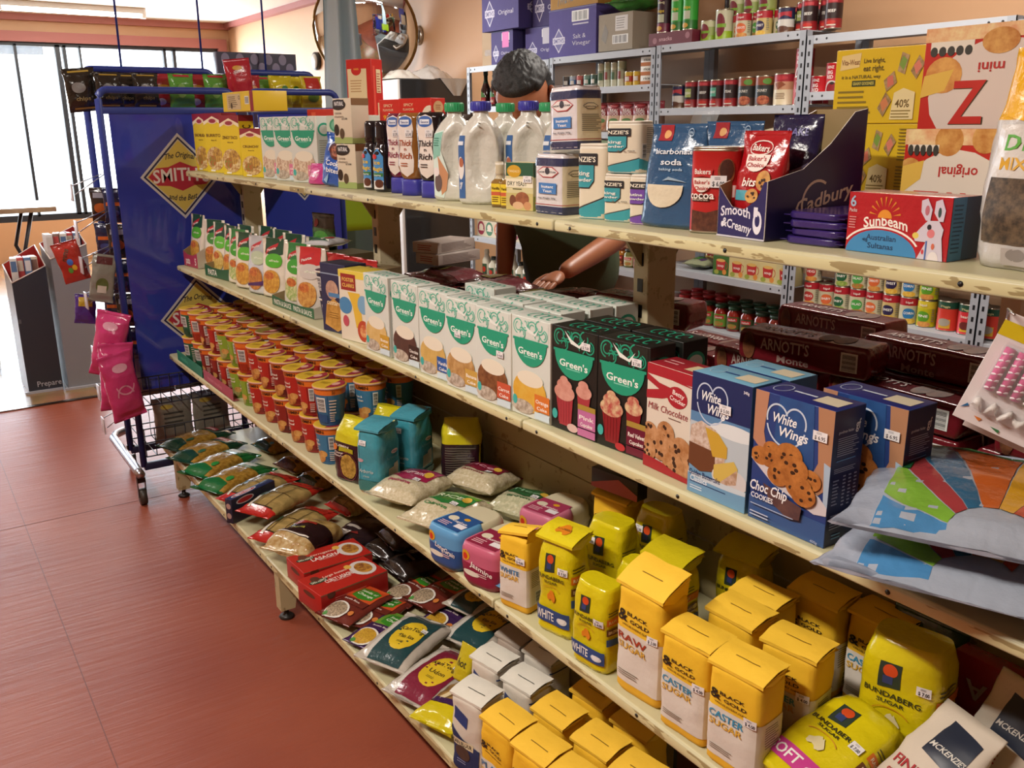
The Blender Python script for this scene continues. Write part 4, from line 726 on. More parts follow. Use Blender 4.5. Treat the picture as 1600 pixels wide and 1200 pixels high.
# ================================================================ goods on the second shelf
def mid_shelf():
    # --- pasta and sauce pouches, far end
    def pas(splash, food, c0='1c4a34', w=.115, h=.17, seed=0, low='e4dccc', purple=False):
        f = [('p', [(0, .74), (.5, .70), (1, .74), (1, 1), (0, 1)], c0), ('p', [(.08, .70), (.62, .86), (.66, .93), (.12, .80)], 'b82430'), ('t', 'Pasta', .38, .81, .045, 'f0e8e0', .4, {'rot': 14}), ('e', .56, .62, .42, .12, splash), ('t', 'alfredo', .58, .62, .035, 'e8f0d8', .4), ('e', .5, .26, .40, .20, food), ('e', .42, .36, .2, .07, 'a84a2c/d88a40:f90')]
        if purple: f += [('p', [(0, .10), (1, .16), (1, .24), (0, .14)], '4a2860')]
        return pouch(w, .04, h, [(1, low+':g')], f, seed=seed, prof=[(0, .9, 1, 3), (.04, .94, 1, 3), (.4, .97, .85, 2.6), (.8, 1, .25, 2), (.92, 1, .06, 2), (1, 1, .04, 2)], amp=.0022)
    A = pas('54b030', 'd8a848/b87c30:f90', seed=1); B = pas('60b838', 'e0c878/c09840:f90', seed=2); C = pas('b8c8a8', 'c88840/a05c28:f80', c0='b0b4b8', seed=3, purple=True, low='c8ccd0'); D = pas('4a8a3c', 'c89038/8a4a20:f90', seed=4); E_ = pas('3c9a30', 'd8d0a0/8aa850:f90', c0='2c7a3c', seed=5)
    def tray(w, d, h, hb, col, txt=None, inner='94805a:c', tc='e8e4dc'):
        m = MB(); t = .0015
        m.box(-w/2, 0, 0, w/2, d, t, inner)
        m.add([(-w/2, 0, 0), (w/2, 0, 0), (w/2, 0, h), (w*.2, 0, h*.8), (-w*.2, 0, h*.8), (-w/2, 0, h)], [(0, 1, 2, 3, 4, 5)], col); m.add([(-w/2, t, 0), (w/2, t, 0), (w/2, t, h), (w*.2, t, h*.8), (-w*.2, t, h*.8), (-w/2, t, h)], [(5, 4, 3, 2, 1, 0)], inner)
        for s in (-1, 1):
            x = s*w/2; P = [(x, 0, 0), (x, d, 0), (x, d, hb), (x, d*.55, hb*.9), (x, 0, h)]; Q = [(x-s*t, y, z) for _, y, z in P]
            m.add(P, [(0, 1, 2, 3, 4) if s > 0 else (4, 3, 2, 1, 0)], 'c8c0b0:c'); m.add(Q, [(4, 3, 2, 1, 0) if s > 0 else (0, 1, 2, 3, 4)], inner)
            for i in range(1, 5): j = (i+1) % 5; m.add([P[i], P[j], Q[j], Q[i]], [(0, 1, 2, 3)], 'd8ccb0')
        m.box(-w/2, d-t, 0, w/2, d, hb, inner)
        if txt: prn(m, lambda u, v, o=0: (-w/2+u*w, -o, v*h), [('r', 0, .05, 1, .8, col)]+[('t', t_, x, .42, .45, tc, wd) for t_, x, wd in txt], w, h)
        return kit(('tray', m))
    put(tray(.14, .11, .06, .105, 'a83a50:c', [('pasta', .3, .3), ('5', .85, .1)]), 'cardboard_tray', 'crimson and grey cardboard tray at the far end of the second shelf', 'tray', .96, 3.71, Z2, rot=6)
    put(tray(.21, .12, .045, .06, '1f5a3c:c', [('PASTA', .3, .35)]), 'cardboard_tray', 'low green cardboard tray in front of the far pasta pouches', 'tray', .96, 3.36, Z2, rot=8)
    put(tray(.30, .13, .032, .05, '1f6440:c', [('PASTA & SAUCE', .26, .42), ('PASTA & SAUCE', .74, .42)]), 'cardboard_tray', 'low green cardboard tray reading pasta and sauce twice', 'tray', .955, 2.60, Z2, rot=3)
    for k, x, y, z, r, lab in ((A, .985, 3.745, .012, 8, 'pasta pouch standing in the crimson tray at the far end'), (D, 1.01, 3.60, .0, 20, 'dark green pasta pouch just right of the crimson tray'), (B, .985, 3.44, .003, 10, 'pale noodle pasta pouch at the left end of the low green tray'),
                            (A, .985, 3.315, .003, 8, 'green pasta pouch in the middle of the low green tray'), (B, 1.03, 3.30, .003, 8, 'pasta pouch behind the middle one in the low green tray'), (E_, .975, 3.205, .0, 14, 'yellow green pasta pouch at the right end of the low green tray'),
                            (A, .965, 3.09, .0, 16, 'green topped pasta pouch in front, left of the silver one'), (C, .965, 2.965, .0, 12, 'silver and purple pasta pouch'), (A, .985, 2.865, .0, 18, 'green topped pasta pouch right of the silver one'),
                            (E_, .985, 2.67, .004, 16, 'bright green and white pasta pouch in the lettered tray'), (pas('c8c0b8', 'b87838/d8a858:f80', c0='c02c30', seed=8, low='d8d0c4'), .98, 2.55, .004, 20, 'red topped white pasta pouch in the lettered tray'),
                            (A, 1.09, 3.24, 0, 10, 'pasta pouch in the back row behind the low green tray'), (D, 1.09, 3.09, 0, 10, 'pasta pouch in the back row behind the silver one'), (D, 1.08, 2.95, 0, 14, 'dark pasta pouch in the back row, right of centre'), (A, 1.10, 2.80, 0, 12, 'pasta pouch in the back row behind the lettered tray')):
        put(k, 'pasta_pouch', lab, 'pouch', x, y, Z2+z+.0015, rot=r, tilt=-3, sc=1.1)
    red = pouch(.09, .03, .13, [(1, 'b82a2c:g')], [('r', .3, 0, .5, .6, 'e0d8cc:g'), ('ln', .55, .5, .9, .8, 3, 'e8c8b0')], seed=31, amp=.004)
    for i, (x, y) in enumerate(((1.10, 2.62), (1.11, 2.52), (1.12, 2.44))): put(red, 'noodle_pouch', 'shiny red pouch behind the white pasta pouch, %s from left' % ORD[i], 'pouch', x, y, Z2+.03, rot=14, group='red pouches behind the pasta tray')
    put(carton(.30, .10, .03, '7a6848:c'), 'cardboard_tray', 'plain brown cardboard tray under the red pouches', 'tray', 1.10, 2.52, Z2, rot=6)
    put(carton(.12, .1, .155, '8e7c5c:c', [('t', '2001', .4, .72, .09, '6a5a40', .4), ('a', .5, .3, .4, .15, 0, 180, '6a5a40')]), 'brown_carton', 'plain brown carton with grey stencil marks left of the middle post', 'carton', 1.05, 2.72, Z2+.0, rot=12) if 0 else None
    put(carton(.10, .08, .14, '8e7c5c:c', [('t', '2001', .4, .78, .12, '6a5a40', .5), ('a', .5, .3, .4, .15, 0, 180, '6a5a40')]), 'brown_carton', 'plain brown carton with grey stencil marks behind the custard cups', 'carton', 1.12, 2.40, Z2, rot=20)
    put(pouch(.12, .04, .16, [(.7, '2a5a30:g'), (1, '1c2a22:g')], [('e', .5, .45, .45, .2, '3c8a34:g'), ('e', .2, .8, .15, .08, 'a83040')], seed=33), 'noodle_pouch', 'dark green pouch on the back row below the top shelf', 'pouch', 1.16, 2.86, Z2+.10, rot=14)
    put(carton(.4, .08, .098, '6e5e44:c'), 'cardboard_tray', 'brown cardboard box under the dark green pouch', 'tray', 1.12, 2.86, Z2, rot=2) if 0 else None
    put(carton(.15, .06, .099, '6e5e44:c'), 'brown_carton', 'brown carton under the dark green pouch', 'carton', 1.15, 2.86, Z2, rot=14)
    put(pillow(.10, .03, .14, [(1, 'd8d8dc:g')], [('e', .6, .5, .2, .1, 'b03028'), ('r', .1, .2, .9, .26, '2a6a48'), ('r', .1, .7, .5, .8, '2a6a48')], seed=34), 'sweets_bag', 'white striped sweets bag lying behind the pasta pouches', 'bag', 1.10, 2.76, Z2+.155, rot=30, lie=True)
    put(carton(.13, .10, .153, '5e5038:c'), 'brown_carton', 'dark brown carton under the white striped sweets bag', 'carton', 1.14, 2.68, Z2, rot=8)
    # --- navy custard cups
    def cup(r0, r1, h, cols, pr, lidcol, rim='e0d8c8', fold='d8a83c', inv=0):
        s = SW(2*r1, 2*r1, h, [(0, r0/r1*.97, r0/r1*.97, 2), (.03, r0/r1, r0/r1, 2), (1, 1, 1, 2)]); m = MB(); s.body(m, cols, ns=6, nv=6)
        prn(m, s.wrap(), pr, math.pi*r1*.95, h, du=.05)
        l = MB(); l.lathe([(h-.004, r1*.99), (h-.003, r1*1.06), (h+.001, r1*1.07), (h+.002, r1*1.05)], rim, 22, 0, r1, cap=False)
        l.lathe([(h+.002, r1*1.05), (h+.0026, r1*.9), (h+.0022, .001)], lidcol, 22, 0, r1, cap=False)
        prn(l, lambda u, v, o=0: ((u-.5)*2*r1, v*2*r1, h+.0028+o), [('p', [(.58, .03), (.96, .35), (.9, .75), (.7, .93), (.62, .5)], fold), ('ln', .2, .4, .5, .6, 3, fold)], 2*r1, 2*r1, o0=.0003)
        return kit(('cup', m), ('lid', l), rc=r1)
    cc = cup(.030, .038, .072, [(1, '22263c')], [('bc', .44, .25, .58, .8), ('ln', .3, .3, .42, .7, 4, '8a8ca0')], '2c3048', fold='c89a30')
    put(cc, 'custard_cup', 'navy custard cup, lower of a stack of two', 'cup', .955, 2.375, Z2, rot=20); put(cc, 'custard_cup', 'navy custard cup, upper of a stack of two', 'cup', .957, 2.395, Z2+.0755, rot=5)
    for i, (y, z) in enumerate(((2.39, 0), (2.385, .0755), (2.28, .1))): 
        if i < 2: put(cc, 'custard_cup', ('lower', 'upper')[i]+' navy custard cup in the stack behind the front stack', 'cup', 1.04, y, Z2+z)
    k = carton(.112, .07, .185, '262c50:c', [('r', 0, .84, 1, .86, '8a98b0'), ('e', .45, .62, .25, .14, 'c8a48c/a88070:f40'), ('r', .3, .52, .75, .58, '4a80b0'), ('p', [(.1, .1), (.2, .4), (.5, .5), (.8, .42), (.95, .12), (.6, .02)], 'd0a050/a87830:f30'), ('t', 'custard', .5, .44, .07, 'e8d8b0', .55), ('ln', .3, .2, .7, .3, 3, '8a6020')], topcol='2a2c40:c', cols={'right': '20243c:c'})
    put2(k, 'custard_carton', 'navy custard carton with a golden picture', 'carton', (.945, 2.315), (.945, 2.20), Z2, rot=12)
    k = carton(.125, .07, .183, 'e4dcc8:c', [('r', 0, .9, 1, 1, 'e2cc50'), ('r', .08, .72, .58, .95, '98302c'), ('t', 'FOSTER', .33, .87, .05, 'e8c860', .4), ('t', 'CLARKS', .33, .79, .05, 'e8c860', .4), ('p', [(.3, .7), (.7, .7), (.75, .3), (.55, .2), (.45, .5)], 'e0b840'), ('e', .2, .5, .22, .12, '4a88b8'), ('e', .8, .55, .18, .13, '7aa8c8'), ('e', .78, .18, .2, .15, 'b84a30'), ('e', .78, .18, .12, .09, 'e0a870/c05030:f60'), ('e', .2, .28, .1, .08, 'c05060')], topcol='d8c040:c', cols={'right': '5a4a60:c'})
    put2(k, 'custard_carton', 'white and yellow custard powder carton', 'carton', (.945, 2.185), (.94, 2.058), Z2, rot=12)
    # --- cake mixes
    F = [('c89a30', 'Butter', 'Cake', 'd0a85c/e0c080:f14'), ('38241c', 'Chocolate', 'Cake', '4a2e28/5a3a30:f20'), ('2458a0', 'Vanilla', 'Cake', 'd8b468/c09c50:f14'), ('c8a04c', 'Banana', 'Cake', 'c8a068/a87c44:f50'), ('c8583c', 'Carrot', 'Cake', '8a5a34/6a3c20:f70'), ('d87830', 'Orange', 'Cake', 'd8a030/e0b850:f16')]
    P = [((.935, 2.048), (.935, 1.92)), ((.94, 1.895), (.94, 1.775)), ((.94, 1.765), (.94, 1.65)), ((.935, 1.645), (.93, 1.525)), ((.937, 1.555-.04), (.935, 1.405)), ((.943, 1.397+.0), (.948, 1.345-.065))]
    P = [((.935, 2.040), (.935, 1.915)), ((.94, 1.900), (.94, 1.778)), ((.94, 1.765), (.938, 1.645)), ((.937, 1.640), (.933, 1.520)), ((.937, 1.515), (.935, 1.405)), ((.943, 1.400), (.946, 1.29))]
    nm = ['butter cake mix carton, farthest of the green and white cake mixes', 'chocolate cake mix carton with a dark cake picture', 'vanilla cake mix carton with a blue flavour flag', 'banana cake mix carton with a mustard flavour flag', 'carrot cake mix carton with a red orange flavour flag', 'orange cake mix carton with an orange flavour flag']
    for i, ((c, a, b, fd), (L, R), n) in enumerate(zip(F, P, nm)):
        put2(cake('c', a, b, c, fd, w=.115 if i > 3 else .118, st=None if i not in (3, 4) else ((.42, .62, '$ 4.00'), (.72, .56, '$ 4.00'))[i-3]), 'cake_mix_carton', n, 'carton', L, R, Z2, rot=3)
    bk = cake('c', 'Butter', 'Cake', 'c89a30', F[0][3], w=.115); n = 0
    for x, y in ((1.055, 1.70), (1.01, 1.40), (1.01, 1.525), (1.08, 1.40), (1.08, 1.52), (1.145, 1.40)):
        if (x, y) == (1.055, 1.70): put(bk, 'cake_mix_carton', 'pale cake mix carton alone in the second row, left of the others', 'carton', x, y, Z2, rot=2); continue
        put(bk, 'cake_mix_carton', 'pale cake mix carton in the rows behind the orange and carrot ones, %s' % ['front left', 'front right', 'middle left', 'middle right', 'back'][[(1.01, 1.525), (1.01, 1.40), (1.08, 1.52), (1.08, 1.40), (1.145, 1.40)].index((x, y))], 'carton', x, y, Z2, rot=2, group='cake mixes in the back rows')
    # --- black cupcake mixes
    def cups(c1, c2, fr, extra=()): return [('p', [(.12, .34), (.50, .34), (.46, .06), (.20, .06)], c1), *[('r', .17+.06*i, .08, .18+.06*i, .32, c2) for i in range(5)], ('p', [(.60, .40), (.88, .40), (.82, .16), (.64, .16)], c1), ('e', .31, .38, .23, .08, fr), ('e', .31, .45, .17, .06, fr), ('e', .30, .50, .09, .04, fr), ('e', .74, .44, .17, .065, fr), ('e', .73, .50, .11, .045, fr)]+list(extra)
    pk = cake('1c1e1c', 'Pink', 'Cupcakes', 'c070a0', '', dark=True, w=.12, sw='1f9a78', st=(.78, .87, '$ 7.00'), extra=cups('a83840', '882830', 'd8a090/c88878:f40', [('e', .5, .06, .12, .04, 'd8b8b0')]))
    rv = cake('1c1e1c', 'Red Velvet', 'Cupcakes', '6a1430', '', dark=True, w=.12, sw='1f9a78', st=(.78, .85, '$ 7.00'), extra=cups('8a1c24', '6a1018', 'dcc498/b8504a:f55', [('e', .5, .05, .1, .035, 'b82c34')]))
    put2(pk, 'cupcake_mix_carton', 'black cupcake mix carton with pink cupcakes', 'carton', (.950, 1.283), (.957, 1.168), Z2); put2(rv, 'cupcake_mix_carton', 'black cupcake mix carton with red velvet cupcakes', 'carton', (.958, 1.160), (.966, 1.045+.005), Z2)
    put(pk, 'cupcake_mix_carton', 'black cupcake mix carton behind the pink cupcake one', 'carton', 1.025, 1.225, Z2, rot=3); put(rv, 'cupcake_mix_carton', 'black cupcake mix carton behind the red velvet one', 'carton', 1.033, 1.103, Z2, rot=3)
    # --- cookie mix with the red spoon
    R = random.Random(2); ckk = [cookie(x, y, r, .85, 'c8966a/a87040:f50') for x, y, r in ((.08, .33, .13), (.33, .38, .14), (.25, .24, .16), (.58, .26, .17), (.06, .17, .13), (.75, .14, .16), (.48, .10, .17), (.9, .4, .1))]
    f = [('r', 0, .90, 1, 1, 'a82430:c'), ('p', [(0, .66), (.25, .70), (.45, .76), (.45, .82), (.2, .84), (0, .9), (0, .84), (.2, .78), (0, .74)], 'a82430:c'), ('p', [(.6, .90), (1, .86), (1, .82), (.7, .88), (.4, .9)], 'a82430:c'), ('e', .48, .755, .155, .10, 'a82430:c'), ('t', 'Betty', .5, .79, .042, 'f0e4dc', .18, {'rot': -8}), ('t', 'Crocker', .49, .73, .042, 'f0e4dc', .24, {'rot': -8}), ('t', 'Milk Chocolate Chunk', .50, .605, .065, '98303a', .92, {'sh': .15, 'b': 0, 'rot': 0}), ('ln', .36, .53, .56, .55, 1, '6a4a40')]+ckk+[('e', .83, .46, .085, .06, 'e8dcd0'), ('ln', .77, .43, .89, .49, 3, 'a88a78'), ('p', [(0, 0), (1, 0), (1, .035), (.5, .06), (.3, .1), (0, .115)], 'a01c28:c'), ('t', '485g', .92, .03, .022, 'e8d0c8', .1)]
    k = carton(.148, .06, .172, 'ddd2c2:c', f, [('r', 0, 0, 1, 1, 'a82430')], [('r', .45, .25, .85, .75, 'd8c8a0'), ('ln', .08, .3, .38, .7, 2, 'e0a0a0')], topcol='a02430:c', st=(.84, .83, '$ 7.00'))
    put2(k, 'cookie_mix_carton', 'red and cream cookie mix carton with a red spoon shape', 'carton', (.962, 1.040), (.950, .895), Z2, rot=-2)
    # --- butter cake and choc chip cookie mixes
    hrt = lambda cu, cv, r, c: ('g', [('o', cu-r*.45, cv+.03, r*.55, r*.42, .02, 20, 200, c), ('o', cu+r*.45, cv+.03, r*.55, r*.42, .02, -20, 160, c), ('o', cu, cv+.02, r, r*.75, .02, 195, 345, c)])
    f = [('r', 0, .66, 1, 1, '1c2c5c:c'), ('a', .5, .68, .75, .12, 180, 360, '5a86b0:c'), ('r', .0, .26, 1, .60, 'b8c4cc'), ('e', .75, .60, .4, .06, 'dde2e4'), hrt(.36, .79, .27, 'c0cce0'), ('t', 'White', .34, .83, .075, 'f2f2f4', .34, {'sh': .2}), ('t', 'Wings', .47, .735, .075, 'f2f2f4', .38, {'sh': .2}), ('p', [(0, .38), (.02, .56), (.2, .62), (.45, .58), (.66, .46), (.62, .33), (.5, .27), (0, .3)], 'b89a84/d8c8bc:f120'), ('p', [(0, .42), (.46, .40), (.47, .24), (.2, .20), (0, .24)], '6a4028'), ('p', [(.27, .58), (.5, .56), (.66, .47), (.66, .38), (.42, .36)], 'c8a038'),
         ('e', .72, .22, .3, .1, 'd0cccc'), ('p', [(.45, .30), (.78, .38), (.85, .33), (.84, .22), (.55, .15), (.45, .2)], 'd0b458'), ('p', [(.84, .32), (.84, .2), (.6, .15), (.58, .18)], 'a88468/d0b8a8:f90'), ('r', 0, 0, 1, .17, '6f9ec0:c'), ('a', .6, .17, .6, .045, 180, 360, 'c8d4dc'), ('t', 'Golden Buttercake', .3, .215-.04, .045, '1c2c5c', .55), ('t', 'Classics', .2, .125, .045, 'e4ecf4', .3), ('ln', .05, .085, .7, .105, 1, '1c3c6c'), ('ln', .05, .03, .35, .07, 2, 'd8e4ec'), ('t', '340g', .92, .945, .022, 'e8e8f0', .09)]
    wa = carton(.112, .06, .187, '6f9ec0:c', f, [('r', 0, 0, 1, 1, '5a90b8')], [('r', .58, .25, .92, .75, 'd8ccb0'), ('o', .2, .5, .1, .25, .01, 0, 360, 'b8d4e4'), ('ln', .3, .4, .55, .6, 1, '28508c')], topcol='74acc8:c', st=(.60, .77, '$ 5.00'), cols={'right': '5a94b8:c'})
    put2(wa, 'cake_mix_carton', 'light blue golden butter cake mix carton with a heart logo', 'carton', (.938, .920), (.940, .812), Z2)
    put(wa, 'cake_mix_carton', 'light blue butter cake mix carton standing behind the front one', 'carton', 1.005, .858, Z2, rot=0)
    f = [('p', [(.32, 1), (.75, 1), (.80, .55), (.65, .40), (.35, .45), (.28, .7)], '2c5a94/1c3c74:f6'), ('p', [(0, 1), (.18, 1), (.14, .7), (.22, .5), (0, .62)], 'b88468'), ('p', [(.80, 1), (1, 1), (1, .45), (.78, .30), (.72, .4), (.85, .6)], 'b08060'), ('p', [(.92, .62), (1, .6), (1, .3), (.95, .3)], 'a8bcd0'), ('r', .0, .0, 1, .18, '36588c:c'), hrt(.42, .80, .26, 'c8d4e4'), ('t', 'White', .40, .835, .07, 'f2f2f4', .32, {'sh': .2}), ('t', 'Wings', .52, .745, .07, 'f2f2f4', .38, {'sh': .2}),
         ('p', [(0, .52), (.1, .55), (.9, .36), (1, .30), (1, .24), (.85, .22), (.3, .33), (0, .47)], 'cfc8cc'), *[cookie(x, y, r, .55, 'c07c3c/9c5c28:f45') for x, y, r in ((.12, .51, .13), (.27, .58, .12), (.24, .52, .14), (.50, .585, .17), (.78, .46, .14), (.42, .46, .15), (.58, .50, .18), (.38, .41, .14), (.66, .38, .17), (.72, .34, .16))],
         ('p', [(.2, .32), (.5, .27), (.72, .24), (.70, .14), (.55, .12), (.3, .2)], '6a4a44/4a3438:f20'), ('t', 'Choc Chip', .28, .28, .075, 'f0f0f2', .5, {'sh': .15}), ('t', 'COOKIES', .2, .20, .04, 'f0f0f2', .3), ('ln', .05, .12, .65, .14, 1, 'a8b8d0'), ('ln', .05, .03, .4, .08, 2, 'c0cce0'), ('t', '400g', .9, .03, .02, 'a8b4cc', .09)]
    rt = [('t', 'gf', .78, .87, .07, 'e4e6f0', .16), ('t', 'goodman fielder', .4, .84, .02, 'c8cce0', .5), ('ln', .15, .66, .85, .80, 9, 'a8b0cc'), ('ln', .15, .62, .8, .64, 1, '5a90c8'), ('ln', .1, .54, .85, .58, 3, 'a8b0cc'), ('ln', .1, .30, .30, .5, 8, '9aa4c4'), ('ln', .42, .28, .52, .52, 9, 'a8b0cc'), ('ln', .6, .28, .7, .52, 9, 'a8b0cc'), ('ln', .78, .28, .88, .52, 9, 'a8b0cc'), ('ln', .1, .12, .85, .24, 6, '9aa4c4'), ('ln', .2, .04, .6, .09, 2, '5a90c8')]
    wb = carton(.128, .062, .187, '27407c:c', f, rt, [('r', .62, .25, .93, .75, 'd8ccb0'), ('o', .16, .5, .1, .28, .012, 0, 360, 'a8b4d0'), ('ln', .3, .4, .6, .6, 1, 'd0d8e8')], topcol='22286a:c', cols={'right': '1c2858:c'}, st=(.86, .80, '$ 6.95'))
    put2(wb, 'cookie_mix_carton', 'dark blue choc chip cookie mix carton at the shelf edge', 'carton', (.940, .803), (.940, .676), Z2)
    put(wb, 'cookie_mix_carton', 'dark blue choc chip cookie mix carton behind the front one', 'carton', 1.018, .690, Z2, rot=0)
    # --- wrapped biscuit packs on the far side
    def bisc(L, w, h, rev, seed, name='Kingston', logo="ARNOTT'S"):
        s = SW(w, h, L, [(0, .85, .3, 6), (.02, 1, .9, 9), (.035, 1, 1, 14), (.965, 1, 1, 14), (.98, 1, .9, 9), (1, .85, .3, 6)], amp=.0012, freq=30, seed=seed); m = MB(); s.body(m, '6a1a22:g', ns=10, nv=20)
        # v runs along the pack; letters turned to run with it
        ro = {'rot': 90 if not rev else -90}
        prn(m, s.front(), [('e', .5, .25, .36, .07, '7a4a2c/5a3420:f40'), ('e', .45, .36, .34, .06, '7a4a2c/4a2818:f40'), ('t', logo, .5, .68, .3*w/L*1.0, 'b8a8a0', 1.3, ro)], w, L, du=.1, dv=.1, o0=.0008)
        prn(m, s.right(), [('t', logo, .36, .62, .36*h/L, 'b8a49c', 1.5, {'rot': 90}), ('t', name, .75, .56, .22*h/L, '9a8078', 1.0, {'rot': 90}), ('r', .15, .15, .85, .3, '9c9890'), ('e', .5, .84, .4, .05, '7a4a2c/4a2818:f40')], h, L, du=.1, dv=.1, o0=.0008)
        prn(m, s._f(lambda u, v, o=0: s.P(3+min(max(u, 0), .9999), v, o)), [('t', logo, .64, .62, .36*h/L, 'b8a49c', 1.7, {'rot': -90}), ('t', name, .22, .55, .22*h/L, '9a8078', 1.1, {'rot': -90}), ('bc', .2, .08, .8, .2), ('e', .5, .9, .45, .05, '7a4a2c/4a2818:f40')], h, L, du=.1, dv=.1, o0=.0008)
        return kit(('pack', m), d=h)
    K = [bisc(.25, .078, .055, 0, 1), bisc(.25, .078, .055, 1, 2, 'Monte'), bisc(.22, .08, .055, 0, 3, 'Scotch'), bisc(.25, .078, .055, 1, 4, 'Delta')]
    R = random.Random(11); n = 0
    spots = []
    for c, x in enumerate((1.345, 1.44, 1.53)):
        for r, y in enumerate((.30, .57, .84, 1.11, 1.44, 1.72, 2.0, 2.27, 2.62, 2.9)):
            top = {0: 2, 1: 2, 2: 2, 3: 2, 4: 1, 5: 1, 6: 1, 7: 1, 8: 1, 9: 0}[r]
            if c == 0 and r in (5, 6, 7): top = 1
            for l in range(top+(1 if R.random() < .35 and r < 4 and c > 0 else 0)): spots.append((c, r, l, x, y))
    colw = ['near column', 'middle column', 'far column']; 
    for c, r, l, x, y in spots:
        put(K[(c+r+l) % 4], 'biscuit_pack', 'dark red wrapped biscuit pack, %s, %s row from the near end, %s layer' % (colw[c], ORD[r], ('bottom', 'second', 'third')[l]), 'biscuits', x+R.uniform(-.004, .004), y-.125, Z2+.058*l, lie=True, abs_rot=R.uniform(-2, 2), group='dark red biscuit packs behind the baking mixes')
    put(K[0], 'biscuit_pack', 'dark red biscuit pack lying askew on the pile near the black cupcake mixes', 'biscuits', 1.36, 1.33, Z2+.118, lie=True, abs_rot=12)
    put(K[1], 'biscuit_pack', 'dark red biscuit pack on top of the pile with its barcode side showing', 'biscuits', 1.33, .88, Z2+.118, lie=True, abs_rot=10)
    br = pillow(.10, .035, .26, [(1, '5a2434:g')], [('r', .0, .4, 1, .6, '7a3a4a:g'), ('t', 'BANANA', .5, .5, .1, 'c8a8b0', .6)], seed=40)
    put(br, 'snack_bag', 'shiny plum coloured snack bag lying behind the front post', 'bag', 1.33, 1.50, Z2+.13, lie=True, abs_rot=16)
    mb = pillow(.16, .05, .22, [(1, '4a2020:g')], [('r', .05, .05, .95, .3, '6a2c34:g'), ('e', .5, .7, .3, .15, '6a6030:g')], seed=41, amp=.006)
    for i, (x, y, z, a) in enumerate(((1.40, 2.28, .066, 10), (1.39, 2.04, .068, -8), (1.40, 1.78, .066, 15))): put(mb, 'snack_bag', 'crumpled dark brown and red snack bag on the biscuit packs, %s from the left' % ORD[i], 'bag', x, y, Z2+z, lie=True, abs_rot=a, group='crumpled bags on the biscuit packs')
    wr = carton(.10, .18, .032, 'c4b8b0:c', [('ln', .2, .2, .8, .8, 3, 'a03030')], [('ln', .1, .1, .9, .9, 6, '8a7a74')], cols={'left': 'b03028:c'})
    put(wr, 'flat_carton', 'white and red flat carton, lower of two behind the middle post', 'carton', 1.33, 2.44, Z2+.128, rot=14); put(wr, 'flat_carton', 'white and red flat carton, upper of two behind the middle post', 'carton', 1.33, 2.45, Z2+.161, rot=20)
    # --- clear bags with rainbow stripes at the near end
    def rain(seed):
        s = SW(.26, .05, .30, PILLOW, amp=.009, freq=16, seed=seed); m = MB(); s.body(m, 'a0a8b8:g', ns=10, nv=22)
        f = [('r', 0, 0, 1, 1, 'a6aebc:g')]; cs = ['3c7cb0', '6aa43c', '98343c', '2c6488', 'c85c28', 'd89a28', 'b84a34', '8a5a90']; cs = ['4a86b8', '7cae3c', 'a03c40', '30688c', 'c46028', 'd8a028', 'c04c30']
        for i, c in enumerate(cs): a, b = math.radians(195-i*22), math.radians(195-i*22-21); f.append(('p', [(.60+.17*math.cos(a), .10+.17*math.sin(a)), (.60+1.0*math.cos(a), .14+1.0*math.sin(a)), (.60+1.0*math.cos(b), .14+1.0*math.sin(b)), (.60+.17*math.cos(b), .10+.17*math.sin(b))], c+':g'))
        f = [f[0]]+[(k, [(min(max(x, .01), .99), min(max(y, .02), .98)) for x, y in p], c) for k, p, c in f[1:]]
        f += [('p', [(.02, .52), (.14, .50), (.16, .80), (.03, .84)], '1c5a34:g'), ('r', .03, .62, .12, .68, 'd8dcd0'), ('r', .03, .71, .12, .77, 'd8dcd0'), ('p', [(.02, .84), (.12, .82), (.10, .90), (.02, .92)], 'b0c030:g'), ('r', .1, .93, .9, .975, '2c6a3c:g')]
        prn(m, s.front(), f, .26, .30, du=.1, dv=.1, o0=.0012); return kit(('bag', m), d=.05)
    put(rain(3), 'striped_bag', 'clear bag with rainbow stripes lying at the near end, lower one', 'bag', .872, .475, Z2+.010, lie=True, abs_rot=-70, sc=(1.05, .8, 1.12))
    put(rain(5), 'striped_bag', 'clear bag with rainbow stripes lying on top of another at the near end', 'bag', .895, .475, Z2+.060, lie=True, abs_rot=-66, sc=(1.02, .8, 1.12))
    # --- candle card hanging at the right edge
    w, h = .15, .15; m = MB(); m.box(-w/2, 0, 0, w/2, .0015, h, 'e6dede', bev=.0005)
    prn(m, lambda u, v, o=0: (-w/2+u*w, -o, v*h), [('r', 0, .80, 1, .93, 'd8c020'), ('t', 'WITH', .38, .895, .04, '2a2810', .2), ('t', 'POLKA', .38, .86, .03, '2a2810', .24), ('t', 'BANNER', .38, .82, .03, '2a2810', .24), ('r', .1, .32, .95, .74, 'd0d0d4'), *[('o', .3+.5*i, .97, .12, .12, .006, 180*j/5, 180*j/5+10, '3a3a40') for i in range(2) for j in range(5)], ('p', [(.02, .1), (.06, .16), (.08, .14)], '2a6a9a'), ('p', [(.15, .08), (.2, .05), (.22, .08)], 'd87a30'), ('p', [(.3, .05), (.38, .02), (.38, .05)], '3a7a4a')], w, h)
    q = MB()
    for i, c in enumerate(('d04a8a', 'd04a8a', 'd04a8a', '8ac050', '8ac050', '8ac050', '4a80c0', '4a80c0')):
        x = -w/2+.022+i*.016; q.tube([(x, -.006, .052), (x, -.006, .11)], .0062, c, 8)
        for j in range(6): q.tube([(x-.006, -.0105, .054+j*.0095), (x+.006, -.0105, .058+j*.0095)], .0016, 'f0e4ec', 5)
    st = MB()
